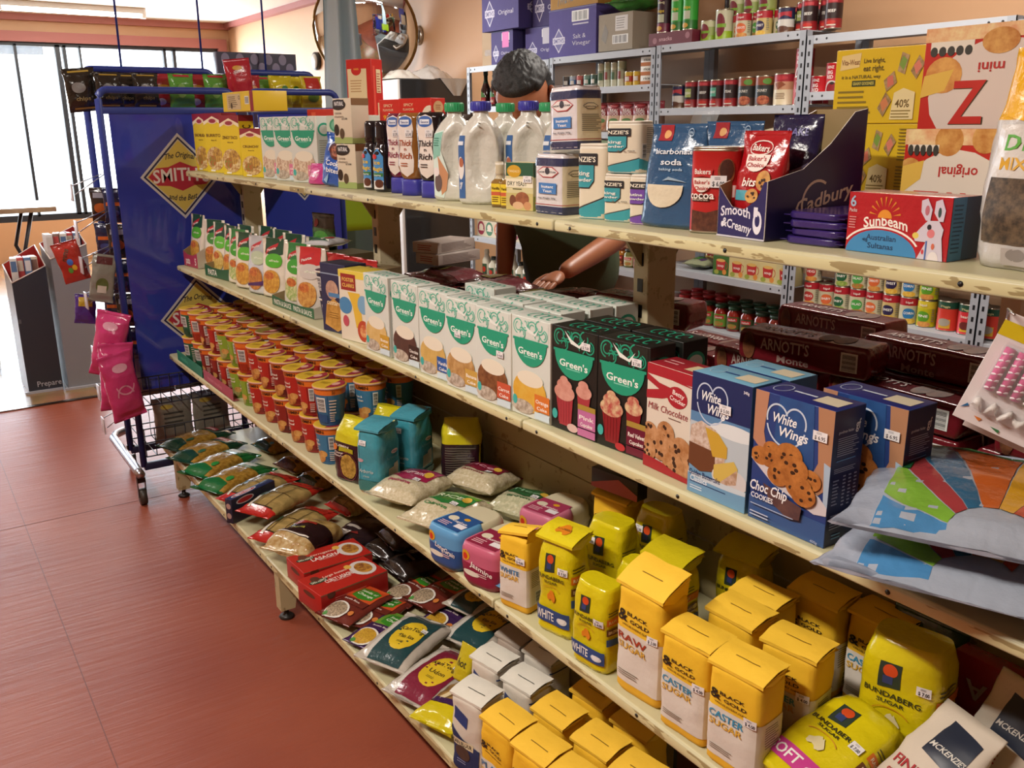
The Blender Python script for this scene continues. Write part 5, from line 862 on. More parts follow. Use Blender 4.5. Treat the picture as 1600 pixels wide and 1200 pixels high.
    for i in range(7): st.lathe([(0, .008), (.006, .006), (.008, .001)], 'e4e0dc:g', 8, -w/2+.02+i*.017, -.006); 
    st.v = [(x, y-.0, z*1.0+.026+.006*math.sin(x*300)) for x, y, z in st.v]
    b = MB(); b.box(-w/2+.012, -.016, .02, w/2-.012, -.0005, .116, 'clear_blister', bev=.003)
    k = kit(('card', m), ('candle', q), ('candle_holder', st), ('blister', b)); put(k, 'candle_card', 'hanging card of pink and green striped birthday candles at the right edge', 'candles', .965, .472, H-.335, rot=24, roll=19, sc=.85)
    k2 = kit(('card', MB().box(-w/2, 0, 0, w/2, .0015, h, 'd8ccc8', bev=.0005))); put(k2, 'candle_card', 'second white candle card hanging just behind the first', 'candles', .985, .47, H-.35, rot=24, roll=19, sc=.85)
    m = MB(); m.tube([(.955, .49, H-.155-.045), (.955, .49, H-.19), (.93, .47, H-.19)], .0012, 'c8c8c8:m'); make('peg_hook', m, 'thin metal hook above the candle card under the top shelf', 'hook')
    # --- white wire rack behind the near end
    m = MB(); m.box(1.60, .80, 0, 1.635, .835, H-.24, 'd8ccb4'); 
    for i in range(9): m.tube([(1.62, .80-.0, .75+i*.06), (1.62, .2, .75+i*.06)], .0028, 'e8e2d6', 6)
    for i in range(9): m.tube([(1.617, .78-i*.065, .70), (1.617, .78-i*.065, H-.25)], .0028, 'e8e2d6', 6)
    make('wire_rack', m, 'white wire grid rack standing behind the display shelf at the right edge', 'rack')
mid_shelf()
# ================================================================ third shelf: noodle cups, rice, sugar
def noodle_cup(main, dark, food='c88a4a/8a5028:f70', flip=0, bar='e0762a', lidc='d8b838/c8a030:f8'):
    r0, r1, h = .033, .0445, .109
    s = SW(2*r1, 2*r1, h, [(0, r0/r1*.96, r0/r1*.96, 2), (.03, r0/r1, r0/r1, 2), (1, 1, 1, 2)]); m = MB(); s.body(m, [(.80, main), (.97, bar), (1, 'd8a090')], ns=6, nv=7)
    f = [('p', [(0, 0), (1, 0), (1, .12), (.6, .2), (.3, .3), (0, .16)], dark), ('e', .38, .17, .17, .15, food), ('e', .5, .28, .10, .09, 'd8a860/b87838:f60'), ('t', 'SUIMIN', .44, .88, .085, '2a1c14', .26), ('t', 'Prawn &' if main.startswith('3') else 'Braised', .36, .64, .06, 'f0e8d8', .2), ('t', 'Chicken' if main.startswith('3') else 'Beef', .37, .54, .06, 'f0e8d8', .2), ('r', .62, .1, .63, .78, dark), ('bc', .66, .42, .80, .76), ('ln', .66, .1, .85, .36, 5, 'e0c8b8')]
    if flip: f = [(('bc', .40, .36, .58, .74) if q[0] == 'bc' else q) for q in f if q[0] not in ('t', 'e')]+[('r', .38, .08, .60, .30, dark), ('ln', .66, .3, .9, .7, 5, 'e0c8b8'), ('e', .2, .2, .12, .15, food), ('t', 'SU', .78, .88, .085, '2a1c14', .08)]
    prn(m, s.wrap(), f, math.pi*r1*.9, h, du=.05)
    l = MB(); l.lathe([(h-.006, r1*1.0), (h-.005, r1*1.055), (h-.001, r1*1.065), (h, r1*1.05)], 'd8a898', 22, 0, r1, cap=False)
    l.lathe([(h, r1*1.05), (h+.0012, r1*1.0), (h+.0006, r1*.9), (h+.0002, .001)], lidc+'', 22, 0, r1, cap=False)
    n = 14; pts = [(.5+.5*math.cos(a), .5+.5*math.sin(a)) for a in [math.radians(-70+150*i/n) for i in range(n+1)]]
    prn(l, lambda u, v, o=0: ((u-.5)*2*r1*.96, r1+(v-.5)*2*r1*.96, h+.0012+o), [('p', pts, 'a8384a:g'), ('e', .72, .55, .12, .17, 'd8a898'), ('ln', .15, .42, .5, .62, 4, 'a89028')], 2*r1, 2*r1, o0=.0004)
    return kit(('cup', m), ('lid', l), rc=r1)
def rice_tub(c1, c2, name):
    w, d, h = .105, .15, .085
    s = SW(w, d, h, [(0, .78, .82, 4), (.1, .9, .92, 4), (.46, 1, 1, 4), (.5, 1.03, 1.02, 4), (.54, 1.03, 1.02, 4), (.58, 1, 1, 4), (.85, .96, .96, 4), (.97, .88, .9, 4), (1, .8, .84, 4)]); m = MB(); s.body(m, 'd6cdae:k', ns=7, nv=10)
    g = SW(w*1.035, d*.62, h*1.03, [(0, .8, 1, 4.5), (.1, .92, 1, 4.5), (.46, 1.01, 1, 5), (.58, 1.01, 1, 5), (.85, .98, 1, 4.5), (.97, .90, 1, 4.5), (1, .82, 1, 4.5)]); q = MB()
    # sleeve runs over the front end and top of the tub
    sp = lambda u, v, o=0: None
    sl = SW(w*1.05, d*.58, h*1.035, [(0, .82, .9, 4), (.1, .94, .97, 4), (.46, 1.02, 1, 4), (.85, .98, 1, 4), (.97, .9, .94, 4), (1, .8, .88, 4)]); sl.body(q, [(.55, c1+':c'), (1, c2+':c')], ns=7, nv=10)
    prn(q, sl.front(), [('e', .2, .72, .13, .13, 'd8a020'), ('e', .2, .7, .07, .08, 'c83020'), ('e', .35, .32, .22, .07, 'e0dccc'), ('t', name, .62, .50, .12, 'f0e8e4', .55, {'rot': -12}), ('ln', .5, .3, .85, .4, 2, 'e8c8c8')], w, h, du=.1)
    tz = h*1.035
    prn(q, lambda u, v, o=0: (-w*.4+u*w*.8, .01+v*d*.5, tz+o), [('r', .02, .02, .98, .98, c1+':c'), ('e', .25, .6, .16, .14, 'd8d0b8'), ('e', .62, .75, .1, .08, 'd8a020'), ('t', name, .6, .5, .1, 'f0e8e4', .5), ('r', .62, .2, .95, .42, 'e4e0e4'), ('ln', .1, .1, .5, .35, 3, 'e0b8c0')], w*.8, d*.5)
    q.v = [(x, y-.004, z-.001) for x, y, z in q.v]
    return kit(('tub', m), ('sleeve', q))
AUS = [(.5, 1), (.62, .86), (.66, .98), (.72, .84), (.88, .6), (.98, .4), (.86, .1), (.66, .0), (.56, .16), (.38, .22), (.2, .08), (.05, .16), (.02, .5), (.22, .66), (.34, .88)]
def aus(x, y, w, h, c): return ('p', [(x+a*w, y+b*h) for a, b in AUS], c)
def third_shelf():
    C = {'g': noodle_cup('2c6a4c', '1c4a34', flip=1), 'r': noodle_cup('b02c24', '7a1c1c'), 'd': noodle_cup('8a2a24', '5a1c1c'), 'l': noodle_cup('8aa838', '6a8a2a', food='b0a868/8a8448:f60'), 'o': noodle_cup('c84a24', '98301c', flip=1), 'b': noodle_cup('3c7aa0', '2a5a88', food='c89858/b8682c:f60'), 'q': noodle_cup('3a6a8c', '245080', flip=1), 'n': noodle_cup('6a4430', '4a3020', lidc='8a7a38')}
    col = dict(g='green', r='red', d='dark red', l='lime green', o='orange red', b='blue', q='blue', n='brown')
    up = ['g', 'o', 'd', 'r', 'l', 'l', 'o', 'r', 'r', 'd', 'r', 'r', 'q']; lo = ['g', 'g', 'd', 'd', 'r', 'l', 'l', 'r', 'r', 'd', 'r', 'r', 'b']
    R = random.Random(4); rows = ['front', 'second', 'back']
    for c in range(13):
        y = 3.58-c*.111
        for r in range(3):
            x = .868+r*.107; 
            for l in range(2):
                key = (up, lo)[l][c] if r == 0 else R.choice(['r', 'o', 'd', 'r', 'n']) if c < 11 else ('b' if l == 0 else 'r')
                if r and c == 12: key = 'b'
                if c == 0 and r == 0: y0 = 0
                put(C[key], 'noodle_cup', '%s instant noodle cup, %s row, %s column from the far end, %s layer' % (col[key], rows[r], ORD[c], ('lower', 'upper')[1-l]), 'noodle cup', x+R.uniform(-.005, .005), y+R.uniform(-.004, .004)-(.02 if r == 1 else 0), Z3+(.1115 if l == 0 else 0), rot=R.uniform(5, 45), group='instant noodle cups on the third shelf')
    C2 = noodle_cup('4a6a34', '3a5028'); put(C2, 'noodle_cup', 'green instant noodle cup, small one at the shelf edge below the red cups', 'noodle cup', .855, 2.185, Z3, rot=30, sc=.9) if 0 else None
    # trays in front of the cups
    def lip(w, h, c, t): m = MB(); m.box(-w/2, 0, 0, w/2, .0015, h, c); m.box(-w/2, 0, 0, w/2, .02, .0015, c); prn(m, lambda u, v, o=0: (-w/2+u*w, -o, v*h), t, w, h); return kit(('tray', m))
    put(lip(.34, .04, '1f7a5c:c', [('t', 'noodles', .3, .5, .4, '5ab090', .3)]), 'cardboard_tray', 'green cardboard tray edge in front of the far noodle cups', 'tray', .86, 3.50, Z3+.001, rot=0)
    put(lip(.34, .04, 'a8485a:c', [('t', 'instant noodles', .4, .5, .35, 'd88a98', .5)]), 'cardboard_tray', 'pink red cardboard tray edge in front of the noodle cups', 'tray', .86, 3.14, Z3+.001, rot=0)
    # chow mein noodle bag
    def nb(front=1):
        pr = [(0, .93, .95, 6), (.04, 1, 1, 6), (.62, 1, 1, 6), (.78, .98, .9, 4), (.9, .9, .55, 3), (1, .84, .2, 2)]
        f = [('r', 0, 0, .06, .64, '6a5a20:g'), ('t', 'SUIMIN', .4, .585, .035, 'e8e0d0', .5), ('r', .32, .50, .82, .57, 'a8a020'), ('t', 'Chow', .3, .47, .04, 'e8e0d8', .3), ('t', 'Noodles', .32, .42, .04, 'e8e0d8', .4), ('e', .62, .27, .27, .20, '8a6a28/c09a48:f120'), ('o', .62, .27, .31, .24, .02, 0, 360, '6a2a3a'), ('e', .15, .55, .12, .05, 'c86a20')]
        return sack(.105, .085, .165, [(.64, '2c1820:g'), (1, 'c8be1c:g')], f if front else [('ln', .1, .05, .9, .6, 14, '6a6458')], [('r', 0, 0, .08, .64, 'a8a020:g'), ('ln', .15, .06, .9, .58, 16, '5a5448')], seed=7, amp=.005, prof=pr)
    put2(nb(), 'noodle_bag', 'yellow topped brown noodle bag standing beside the nearest noodle cups', 'bag', (.862, 2.135), (.892, 2.035), Z3)
    put(nb(0), 'noodle_bag', 'yellow topped dark noodle bag at the back beside the blue rice packs', 'bag', 1.115, 1.90, Z3, rot=55)
    put(nb(), 'noodle_bag', 'yellow topped noodle bag behind the front one', 'bag', 1.00, 2.12, Z3, rot=25)
    # arborio rice
    f = [('r', .06, 0, .16, 1, '5aa8b8:g'), ('e', .2, .52, .14, .03, 'c8a0a8'), ('t', 'Arborio', .45, .36, .055, 'd0dcd8', .6, {'sh': .25, 'b': 0}), ('t', 'rice', .45, .28, .03, 'b0c8c8', .25), ('r', 0, .0, 1, .22, '2a6a68:g'), ('e', .5, .12, .5, .1, '3a7a78'), ('r', .1, .0, .5, .05, 'c8946a')]
    rr = [('e', .66, .60, .14, .035, 'e0d8dc'), ('t', 'rice', .66, .60, .03, '6a2030', .2), ('t', 'Arborio', .55, .52, .05, '5a9aa8', .5), ('p', [(.35, .16), (.78, .18), (.80, .42), (.62, .40), (.60, .36), (.36, .36)], 'b8b4a0'), ('ln', .38, .18, .75, .35, 6, '8a8878'), ('r', 0, 0, 1, .12, '2a6468:g')]
    ab = sack(.072, .10, .168, [(1, '4096a8:g')], f, rr, seed=12, amp=.0026, prof=[(0, .93, .9, 5), (.04, 1, 1, 5), (.75, 1, 1, 5), (.92, .97, .9, 4), (1, .88, .75, 4)], flapcol='4a9cb0:g', flap=(0, 6, .9), st=(.35, .80, '$ 4.50'))
    put(ab, 'rice_packet', 'teal arborio rice packet at the shelf edge', 'packet', .888, 1.975, Z3, rot=28); put(ab, 'rice_packet', 'teal arborio rice packet standing behind the front one', 'packet', 1.005, 2.01, Z3, rot=28)
    # lying rice bags
    def rb(c1, c2, t1, t2, tc, seed, rice='cfc4a8/b8ab8a:f260', w=.15, L=.185, d=.062):
        f = [('p', [(.02, .46), (.5, .36), (.98, .46), (.98, .93), (.02, .93)], c1+':g'), ('p', [(.3, .8), (.98, .7), (.98, .93), (.3, .93)], c2+':g'), ('t', t1, .45, .60, .10, tc, .55, {'b': 1}), ('t', t2, .45, .30, .05, c1, .5), ('e', .8, .62, .1, .08, 'd8b040')]
        return pillow(w, d, L, [(.40, rice.replace(':f260', ':n')), (.93, rice.replace(':f260', ':n')), (1, c2+':g')], f, seed=seed, st=(.72, .42, '$ 5.50'), amp=.004)
    put(rb('98204a', 'b04870', 'fragrant', 'Jasmine', 'e8c8d0', 3), 'rice_bag', 'clear and magenta rice bag lying right of the teal packets', 'bag', .875, 1.845, Z3+.001, rot=22, lie=True)
    put(rb('2c7a3c', '70b038', 'RICE', 'Calrose', 'e0e8c8', 4), 'rice_bag', 'clear and green long grain rice bag lying at the shelf edge', 'bag', .872, 1.665, Z3+.001, rot=20, lie=True)
    put(rb('7a1c34', '8a2c44', 'rice', 'Jasmine', 'c890a0', 5, w=.16, L=.13), 'rice_bag', 'clear and dark red rice bag lying at the back of the shelf', 'bag', 1.065, 1.80, Z3+.002, rot=18, lie=True)
    put(rb('1f5a34', '3a6a2c', 'rice', 'Brown', '8ab890', 6, rice='c4c0a0/a8a888:f260', L=.13), 'rice_bag', 'clear and dark green rice bag lying at the back, right of the dark red one', 'bag', 1.065, 1.60, Z3+.002, rot=18, lie=True)
    put(rice_tub('24508c', '5a98c8', 'LongGrain'), 'rice_tub', 'blue sleeved microwave rice tub', 'tub', .845, 1.525, Z3+.002, rot=10)
    put(rice_tub('8a2040', 'c0607c', 'Jasmine'), 'rice_tub', 'crimson sleeved microwave rice tub at the shelf edge', 'tub', .858, 1.406, Z3+.002, rot=14)
    put(rice_tub('a03458', 'c8708c', 'Jasmine'), 'rice_tub', 'pink sleeved microwave rice tub behind the crimson one', 'tub', 1.045, 1.475, Z3+.002, rot=14)
    put(pillow(.09, .025, .10, [(1, '5a90b8:g')], [('e', .5, .5, .3, .3, '3050a0:g')], seed=8, amp=.004), 'snack_bag', 'small shiny blue packet lying under the rice tubs by the shelf joint', 'bag', .875, 1.372-.03, Z3+.001, rot=10, lie=True, sc=.7)
    # --- sugar bags
    def bg(word, wc, h=.165, w=.075, d=.058, seed=0, st=None, flap=(0, 10, 1.0), band=None):
        f = [('r', 0, .10, 1, .60, 'd8cfc4:p'), ('t', 'BLACK', .50, .755, .032, '24221c', .46), ('t', 'GOLD', .56, .70, .032, '24221c', .42), ('t', '&', .18, .73, .10, '24221c', .22), ('t', 'VALUE EVERY DAY', .48, .65, .018, '4a3c14', .62), ('t', word, .41, .53, .065, wc, .66, {'rot': -1}), ('t', 'SUGAR' if word != 'PLAIN' else 'FLOUR', .41, .45, .06, 'd8a838', .64), ('ln', .12, .16, .6, .22, 3, '8a8070')]
        r = [('r', 0, .10, 1, .60, 'd8cfc4:p'), ('ln', .25, .34, .75, .56, 9, '6a6458'), ('bc', .45, .12, .8, .28), ('t', '&', .55, .73, .06, '24221c', .15) if 0 else ('r', 0, 0, .01, .01, 'd8cfc4')]
        return sack(w, d, h, [(.10, 'e0ac28:p'), (1, 'ecbc26:p')], f, r, seed=seed, flapcol='f2c436:p', flap=flap, st=st, topmarks=[('ln', .3, .4, .75, .46, 1, '8a6a20')])
    put2(bg('WHITE', '3878a8', .152, .072, .05, 1, (.80, .72, '$ 4.00'), (1, 12, 1.0)), 'sugar_bag', 'orange yellow and white sugar bag just right of the shelf joint', 'sugar', (.862, 1.330), (.872, 1.262), Z3, rot=14)
    def bund(h=.17, w=.08, d=.06, seed=0, st=None, word='WHITE', band='2c4a80', flap=None, lie=False, big=False, tops=()):
        f = [('p', [(.28, .66), (.55, .68), (.55, .86), (.28, .85)], '26382e'), ('e', .42, .80, .09, .045, 'c8481c'), ('r', .34, .70, .46, .76, '2c3c6c'), ('t', 'BUNDABERG', .46, .615, .04, '2c3418', .72), ('t', 'SUGAR', .46, .565, .028, '2c3418', .34), ('o', .47, .46, .24, .07, .012, 20, 160, 'c88a1c'), aus(.35, .36, .26, .13, 'd8801c' if not big else 'd8cca0'), ('r', 0, .12, 1, .28, band), ('t', word, .3, .20, .09, 'e8e6e0', .5), ('e', .78, .19, .14, .035, 'd8dce0'), ('a', .78, .22, .1, .05, 180, 360, 'e8e8e8'), ('t', '1KG', .86, .05, .022, '3c3c14', .12)]
        r = [('ln', .1, .70, .8, .76, 2, '5a5420'), ('r', .05, .60, .80, .68, 'd8741c'), ('t', 'RAW', .28, .64, .035, 'f0e0c0', .32), ('r', .05, .48, .80, .56, '6a4424'), ('t', 'BROWN', .34, .52, .035, 'e8d8c0', .45), ('e', .66, .52, .1, .025, 'e0d8cc'), ('r', .05, .36, .8, .44, '2c4a80')]
        P = [(0, .92, .9, 5), (.04, 1, 1, 5), (.7, 1, 1, 5), (.86, .97, .93, 4), (1, .84, .72, 3.5)]
        return sack(w, d, h, [(1, 'd2c214:g')], f, r, seed=seed, flapcol=flap, flap=(0, 12, 1.0), st=st, prof=P, amp=.0035, topmarks=tops)
    put2(bund(.185, .082, .065, 2, (.80, .72, '$ 7.50'), flap='dccb20:g', tops=[aus(.3, .25, .4, .5, 'd8801c'), ('t', 'BUNDABERG', .5, .5, .08, '3c2c14', .36)]), 'sugar_bag', 'tall bright yellow sugar bag with an orange map on its folded top', 'sugar', (.868, 1.220), (.885, 1.142), Z3)
    put2(bund(.155, .084, .06, 3, (.82, .62, '$ 4.00')), 'sugar_bag', 'shorter bright yellow sugar bag with a blue cup band at the shelf edge', 'sugar', (.856, 1.105), (.868, 1.022), Z3)
    put2(bg('RAW', 'a83c20', .190, .098, .068, 5, (.86, .63, '$ 3.00'), (0, 26, .95)), 'sugar_bag', 'large raw sugar bag with red lettering at the shelf edge', 'sugar', (.872, 1.003), (.875, .903), Z3, rot=3)
    bb = bg('CASTER', '3890b8', .160, .090, .066, 6, (.86, .61, '$ 4.00'), (0, 4, 1.0)); b2 = bg('CASTER', '3890b8', .160, .090, .066, 8, (.86, .61, '$ 4.00'), (0, 8, 1.0))
    put2(bb, 'sugar_bag', 'caster sugar bag at the shelf edge, right of the raw sugar', 'sugar', (.862, .888), (.868, .798), Z3, rot=5); put2(b2, 'sugar_bag', 'caster sugar bag at the shelf edge, nearest of the two in front', 'sugar', (.862, .790), (.868, .700), Z3, rot=6)
    put(bb, 'sugar_bag', 'caster sugar bag behind the nearest front one', 'sugar', .97, .742, Z3, rot=8); put(b2, 'sugar_bag', 'caster sugar bag in the second row behind the raw sugar', 'sugar', .965, .852, Z3, rot=2)
    put(bb, 'sugar_bag', 'caster sugar bag in the third row, left one', 'sugar', 1.04, .872, Z3, rot=3); put(b2, 'sugar_bag', 'caster sugar bag in the third row, right one', 'sugar', 1.115, .815, Z3, rot=2, sc=1.02)
    put(bb, 'sugar_bag', 'caster sugar bag at the back against the panel, shaded', 'sugar', 1.14, .72, Z3, rot=0)
    y1 = bund(.19, .09, .07, 9, (.2, .8, '$ 7.00')); y2 = bund(.17, .09, .065, 10, flap='c8b81c:g')
    put(y1, 'sugar_bag', 'crumpled yellow sugar bag behind the tall one, price sticker on its shoulder', 'sugar', .985, 1.178, Z3, rot=12)
    put(y1, 'sugar_bag', 'shaded yellow sugar bag in the back row, left one', 'sugar', 1.09, 1.165, Z3, rot=8); put(y2, 'sugar_bag', 'yellow sugar bag low behind the raw sugar, left one', 'sugar', 1.00, 1.04, Z3, rot=6); put(y2, 'sugar_bag', 'yellow sugar bag low behind the raw sugar, right one', 'sugar', 1.115, .975, Z3, rot=8)
    put(bund(.16, .085, .06, 14), 'sugar_bag', 'yellow sugar bag squeezed behind the shorter yellow one', 'sugar', .955, 1.065, Z3, rot=6)
    put(bg('BROWN', '6a3c20', .18, .09, .065, 12, None, (0, 5, 1.0)), 'sugar_bag', 'orange yellow sugar bag at the back against the panel', 'sugar', 1.085, 1.28, Z3, rot=8); put(bg('WHITE', '3878a8', .13, .075, .05, 13, None), 'sugar_bag', 'orange yellow sugar bag behind the first white sugar bag', 'sugar', .94, 1.285, Z3, rot=8)
    put(carton(.12, .03, .04, '1c1c1e:c', [('p', [(0, .2), (.6, .8), (1, .3), (1, 0), (0, 0)], 'a84a48')]), 'dark_packet', 'black and red packet resting on top of the back sugar bag', 'packet', 1.09, 1.27, Z3+.194, rot=8)
    put(bund(.205, .115, .085, 15, (.84, .74, '$ 7.00'), word='SOFT', band='b8304a', big=True), 'sugar_bag', 'large yellow soft sugar bag standing at the back near the right edge', 'sugar', 1.045, .615, Z3, rot=10)
    put(bund(.17, .12, .07, 16, (.85, .6, '$ 7.00'), word='SOFT', band='c03a8a', big=True), 'sugar_bag', 'yellow soft sugar bag leaning back at the front right', 'sugar', .875, .665, Z3-.022, rot=-10, tilt=-66)
    fl = sack(.10, .05, .19, [(.9, 'd0c4b4:p')], [('p', [(.35, .60), (1, .55), (1, .86), (.35, .9)], '222a3c'), ('t', "MCKENZIE'S", .68, .68, .04, 'd8d4cc', .6, {'sh': .2}), ('t', 'FINE', .35, .45, .07, 'a82c34', .5), ('t', 'SEA SALT', .45, .34, .05, 'a82c34', .6)], seed=17, prof=[(0, .9, .9, 4), (.05, 1, 1, 4), (.6, 1, .9, 3), (1, .95, .1, 2)], amp=.004)
    put(fl, 'salt_bag', 'white and navy bag leaning at the front right corner', 'bag', .91, .548, Z3, rot=-14, tilt=-48); put(fl, 'salt_bag', 'white and navy bag behind the front corner one, shaded', 'bag', 1.04, .50, Z3+.002, rot=-14, tilt=-22)
    sk = carton(.20, .03, .17, '8a1c24:g', [('t', 'SAKATA', .5, .7, .16, 'a8908c', .8, {'rot': 180}), ('e', .45, .35, .12, .15, '4a5a2c'), ('p', [(.0, .0), (1, .0), (1, .2), (.4, .35), (0, .2)], '6a1418')])
    put(sk, 'rice_cracker_bag', 'dark red bag with upside down lettering at the back right', 'bag', 1.16, .50, Z3, rot=0)
    put(pillow(.12, .04, .18, [(1, '1c4028:g')], [('e', .55, .5, .22, .16, '8a7448'), ('e', .5, .15, .2, .12, '7a6a40')], seed=18), 'snack_bag', 'dark green bag with tan ovals between the sugar bags', 'bag', 1.175, .66, Z3, rot=0)
third_shelf()

# ================================================================ lowest shelf: pasta, lasagne, rice pouches, noodles, flour
def low_shelf():
    def pasta(c1, c2, logo, seed, w=.13, L=.26, d=.045, past='b08a3c/8a6424:n90'):
        f = [('p', [(.0, .02), (1, .02), (1, .2), (.5, .26), (0, .2)], c1+':g'), ('r', 0, .68, 1, .97, c1+':g'), ('p', [(.15, .74), (.72, .76), (.66, .88), (.2, .86)], logo), ('t', 'pasta', .45, .81, .05, 'e8e4e0', .36), ('e', .8, .3, .12, .06, c2)]
        return pillow(w, d, L, [(.06, c1+':g'), (.68, past), (1, c1+':g')], f, seed=seed, amp=.004)
    G = pasta('16402c', '1c5a34', 'a03038', 1); G2 = pasta('1a6a34', '2c8a3c', 'b8bcb0', 2); 
    for k, x, y, r, z, lab in ((G, .775, 3.66, 22, 0, 'dark green pasta bag at the far end of the lowest shelf'), (G, .775, 3.49, 24, 0, 'dark green pasta bag with a red logo, second from the far end'), (G2, .775, 3.31, 26, 0, 'bright green pasta bag, third from the far end'), (G2, .775, 3.13, 26, 0, 'bright green pasta bag, fourth from the far end'),
                              (G, 1.085, 3.45, 10, .5, 'dark green pasta bag at the back of the lowest shelf'), (pasta('4a2c24', '3c2018', '8a3a34', 4), 1.085, 3.18, 12, .5, 'brown pasta bag at the back of the lowest shelf'), (pasta('1c3c2c', '2c1818', '8a3a34', 5), 1.085, 2.98, 12, .5, 'dark green and brown pasta bag at the back, under the cups')):
        put(k, 'pasta_bag', lab, 'pasta', x, y, Z4+.001, rot=r, lie=True, sc=(1.15, 1.25, .48 if z else 1.1))
    # red ended bags of lasagne sheets
    def las(seed, w=.14, L=.28):
        f = [('r', 0, .0, 1, .14, 'b82820:g'), ('r', 0, .78, 1, 1, 'b82820:g'), ('r', .0, .14, 1, .16, '3a2c18'), ('r', 0, .77, 1, .785, '3a2c18'), ('r', .33, .14, .35, .78, '4a3a20'), ('r', .66, .14, .68, .78, '4a3a20'), ('r', 0, .46, 1, .47, '4a3a20'), ('r', .12, .1, .24, .85, 'd8d4c8:g'), ('e', .18, .4, .08, .08, '24402c')]
        return pillow(w, .055, L, [(.14, 'b82820:g'), (.78, '9a8450/b89c60:n30'), (1, 'b82820:g')], f, seed=seed, amp=.004)
    for x, y, z, r, n in ((.81, 2.95, .0, 28, 'red ended bag of pasta squares lying behind the navy carton'), (.815, 2.735, .03, 28, 'red ended bag of pasta squares lying in front, right of the navy carton'), (.80, 2.575, .0, 28, 'red ended bag of pasta squares partly under another, at the shelf edge'), (1.08, 2.68, .0, 10, 'red ended bag of pasta squares at the back, shaded')):
        put(las(int(y*10)), 'pasta_bag', n, 'pasta', x, y, Z4+z+.001, rot=r, lie=True, sc=(1, 1, .42) if x > 1 else 1)
    k = carton(.03, .20, .085, '23283e:c', [('e', .5, .3, .35, .12, 'b09088'), ('e', .5, .7, .35, .12, 'b09088'), ('r', 0, .0, 1, .04, '14182c')], [('r', 0, 0, 1, .55, '2c2430'), ('r', .0, .54, 1, .56, '141420'), ('e', .3, .8, .2, .14, 'c8c4cc'), ('e', .3, .8, .17, .10, 'b02c34')], [], topcol='23305c:c')
    m = MB(); prn(m, lambda u, v, o=0: (.015-u*.0-(1-v)*.03+0*o, u*.2, .085+o), [('e', .35, .5, .28, .36, 'd0d0d8'), ('e', .35, .5, .25, .25, 'b02c34'), ('t', 'Barilla', .35, .52, .36, 'e8e4e8', .36)], .2, .03)
    k = kit(('carton', k['parts'][0][1]), ('logo_print', m)); put(k, 'pasta_carton', 'narrow navy spaghetti carton with a red oval standing on the pasta bags', 'carton', .775, 2.845, Z4+.002, rot=26, roll=0)
    # crumpled clear bag of spiral pasta
    sp = pillow(.17, .10, .22, [(.25, 'a8844c/c8b488:n60'), (.62, '241418:g'), (.85, 'a8884c/c0a468:n60'), (1, 'c8c0b8:g')], [('p', [(.1, .52), (.3, .62), (.7, .60), (.72, .54), (.3, .50)], 'a83028:g'), ('t', 'pasta', .45, .42, .05, 'a8a438', .3), ('p', [(.0, .24), (.9, .26), (.9, .28), (0, .26)], 'd8d0c4')], seed=21, amp=.010, freq=16)
    put(sp, 'pasta_bag', 'crumpled clear bag of twisted pasta left of the red lasagne cartons', 'pasta', .80, 2.42, Z4+.004, rot=28, lie=True)
    put(pillow(.15, .05, .2, [(1, '241a20:g')], [('r', .1, .4, .6, .45, 'a8a098:g'), ('p', [(.2, .2), (.7, .3), (.6, .35)], '7a2420')], seed=22, amp=.008), 'pasta_bag', 'dark crumpled pasta bag behind the clear one', 'pasta', .985, 2.44, Z4+.001, rot=18, lie=True)
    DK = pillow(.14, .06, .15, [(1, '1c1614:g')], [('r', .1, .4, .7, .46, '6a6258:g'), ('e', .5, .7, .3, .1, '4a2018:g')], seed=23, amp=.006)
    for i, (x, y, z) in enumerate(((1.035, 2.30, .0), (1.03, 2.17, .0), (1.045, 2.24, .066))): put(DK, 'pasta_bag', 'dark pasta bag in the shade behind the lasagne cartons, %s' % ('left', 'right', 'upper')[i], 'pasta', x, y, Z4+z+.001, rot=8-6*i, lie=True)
    # red lasagne cartons
    def lc(t1, t2):
        return carton(.125, .215, .062, 'b02420:c', [('r', 0, 0, 1, .02, '8a1c18'), ('e', .5, .7, .25, .12, '5a3020')], [('r', 0, .95, 1, 1, '8a6a50'), ('ln', .2, .4, .7, .7, 3, 'd87a70'), ('e', .15, .9, .06, .2, '5a3020')], [('e', .38, .18, .10, .13, '2c4434'), ('t', 'SAN REMO', .38, .18, .05, 'e0d8c0', .36, {'rot': 90}), ('e', .25, .17, .12, .06, '5a3428'), ('t', t1, .30, .45, .055, 'f0c8b8', .62, {'rot': 90, 'sh': .3}), ('t', t2, .52, .45, .085, 'f4e8e0', .75, {'rot': 90}), ('r', .62, .32, .64, .58, 'e8a8a0'), ('e', .5, .80, .36, .17, 'd8d0cc'), ('e', .5, .81, .26, .11, 'c8923c/7a4424:f60'), ('e', .25, .66, .1, .05, 'e0b050')], topcol='b42820:c')
    put(lc('corrugated', 'LASAGNA'), 'lasagne_carton', 'red corrugated lasagne carton, left one of the two', 'carton', .80, 2.315, Z4+.001, rot=0+2)
    put(lc('Large Instant', 'CURLY LASAGNA'), 'lasagne_carton', 'red curly lasagne carton, right one of the two, nearer', 'carton', .782, 2.165, Z4+.001, rot=8)
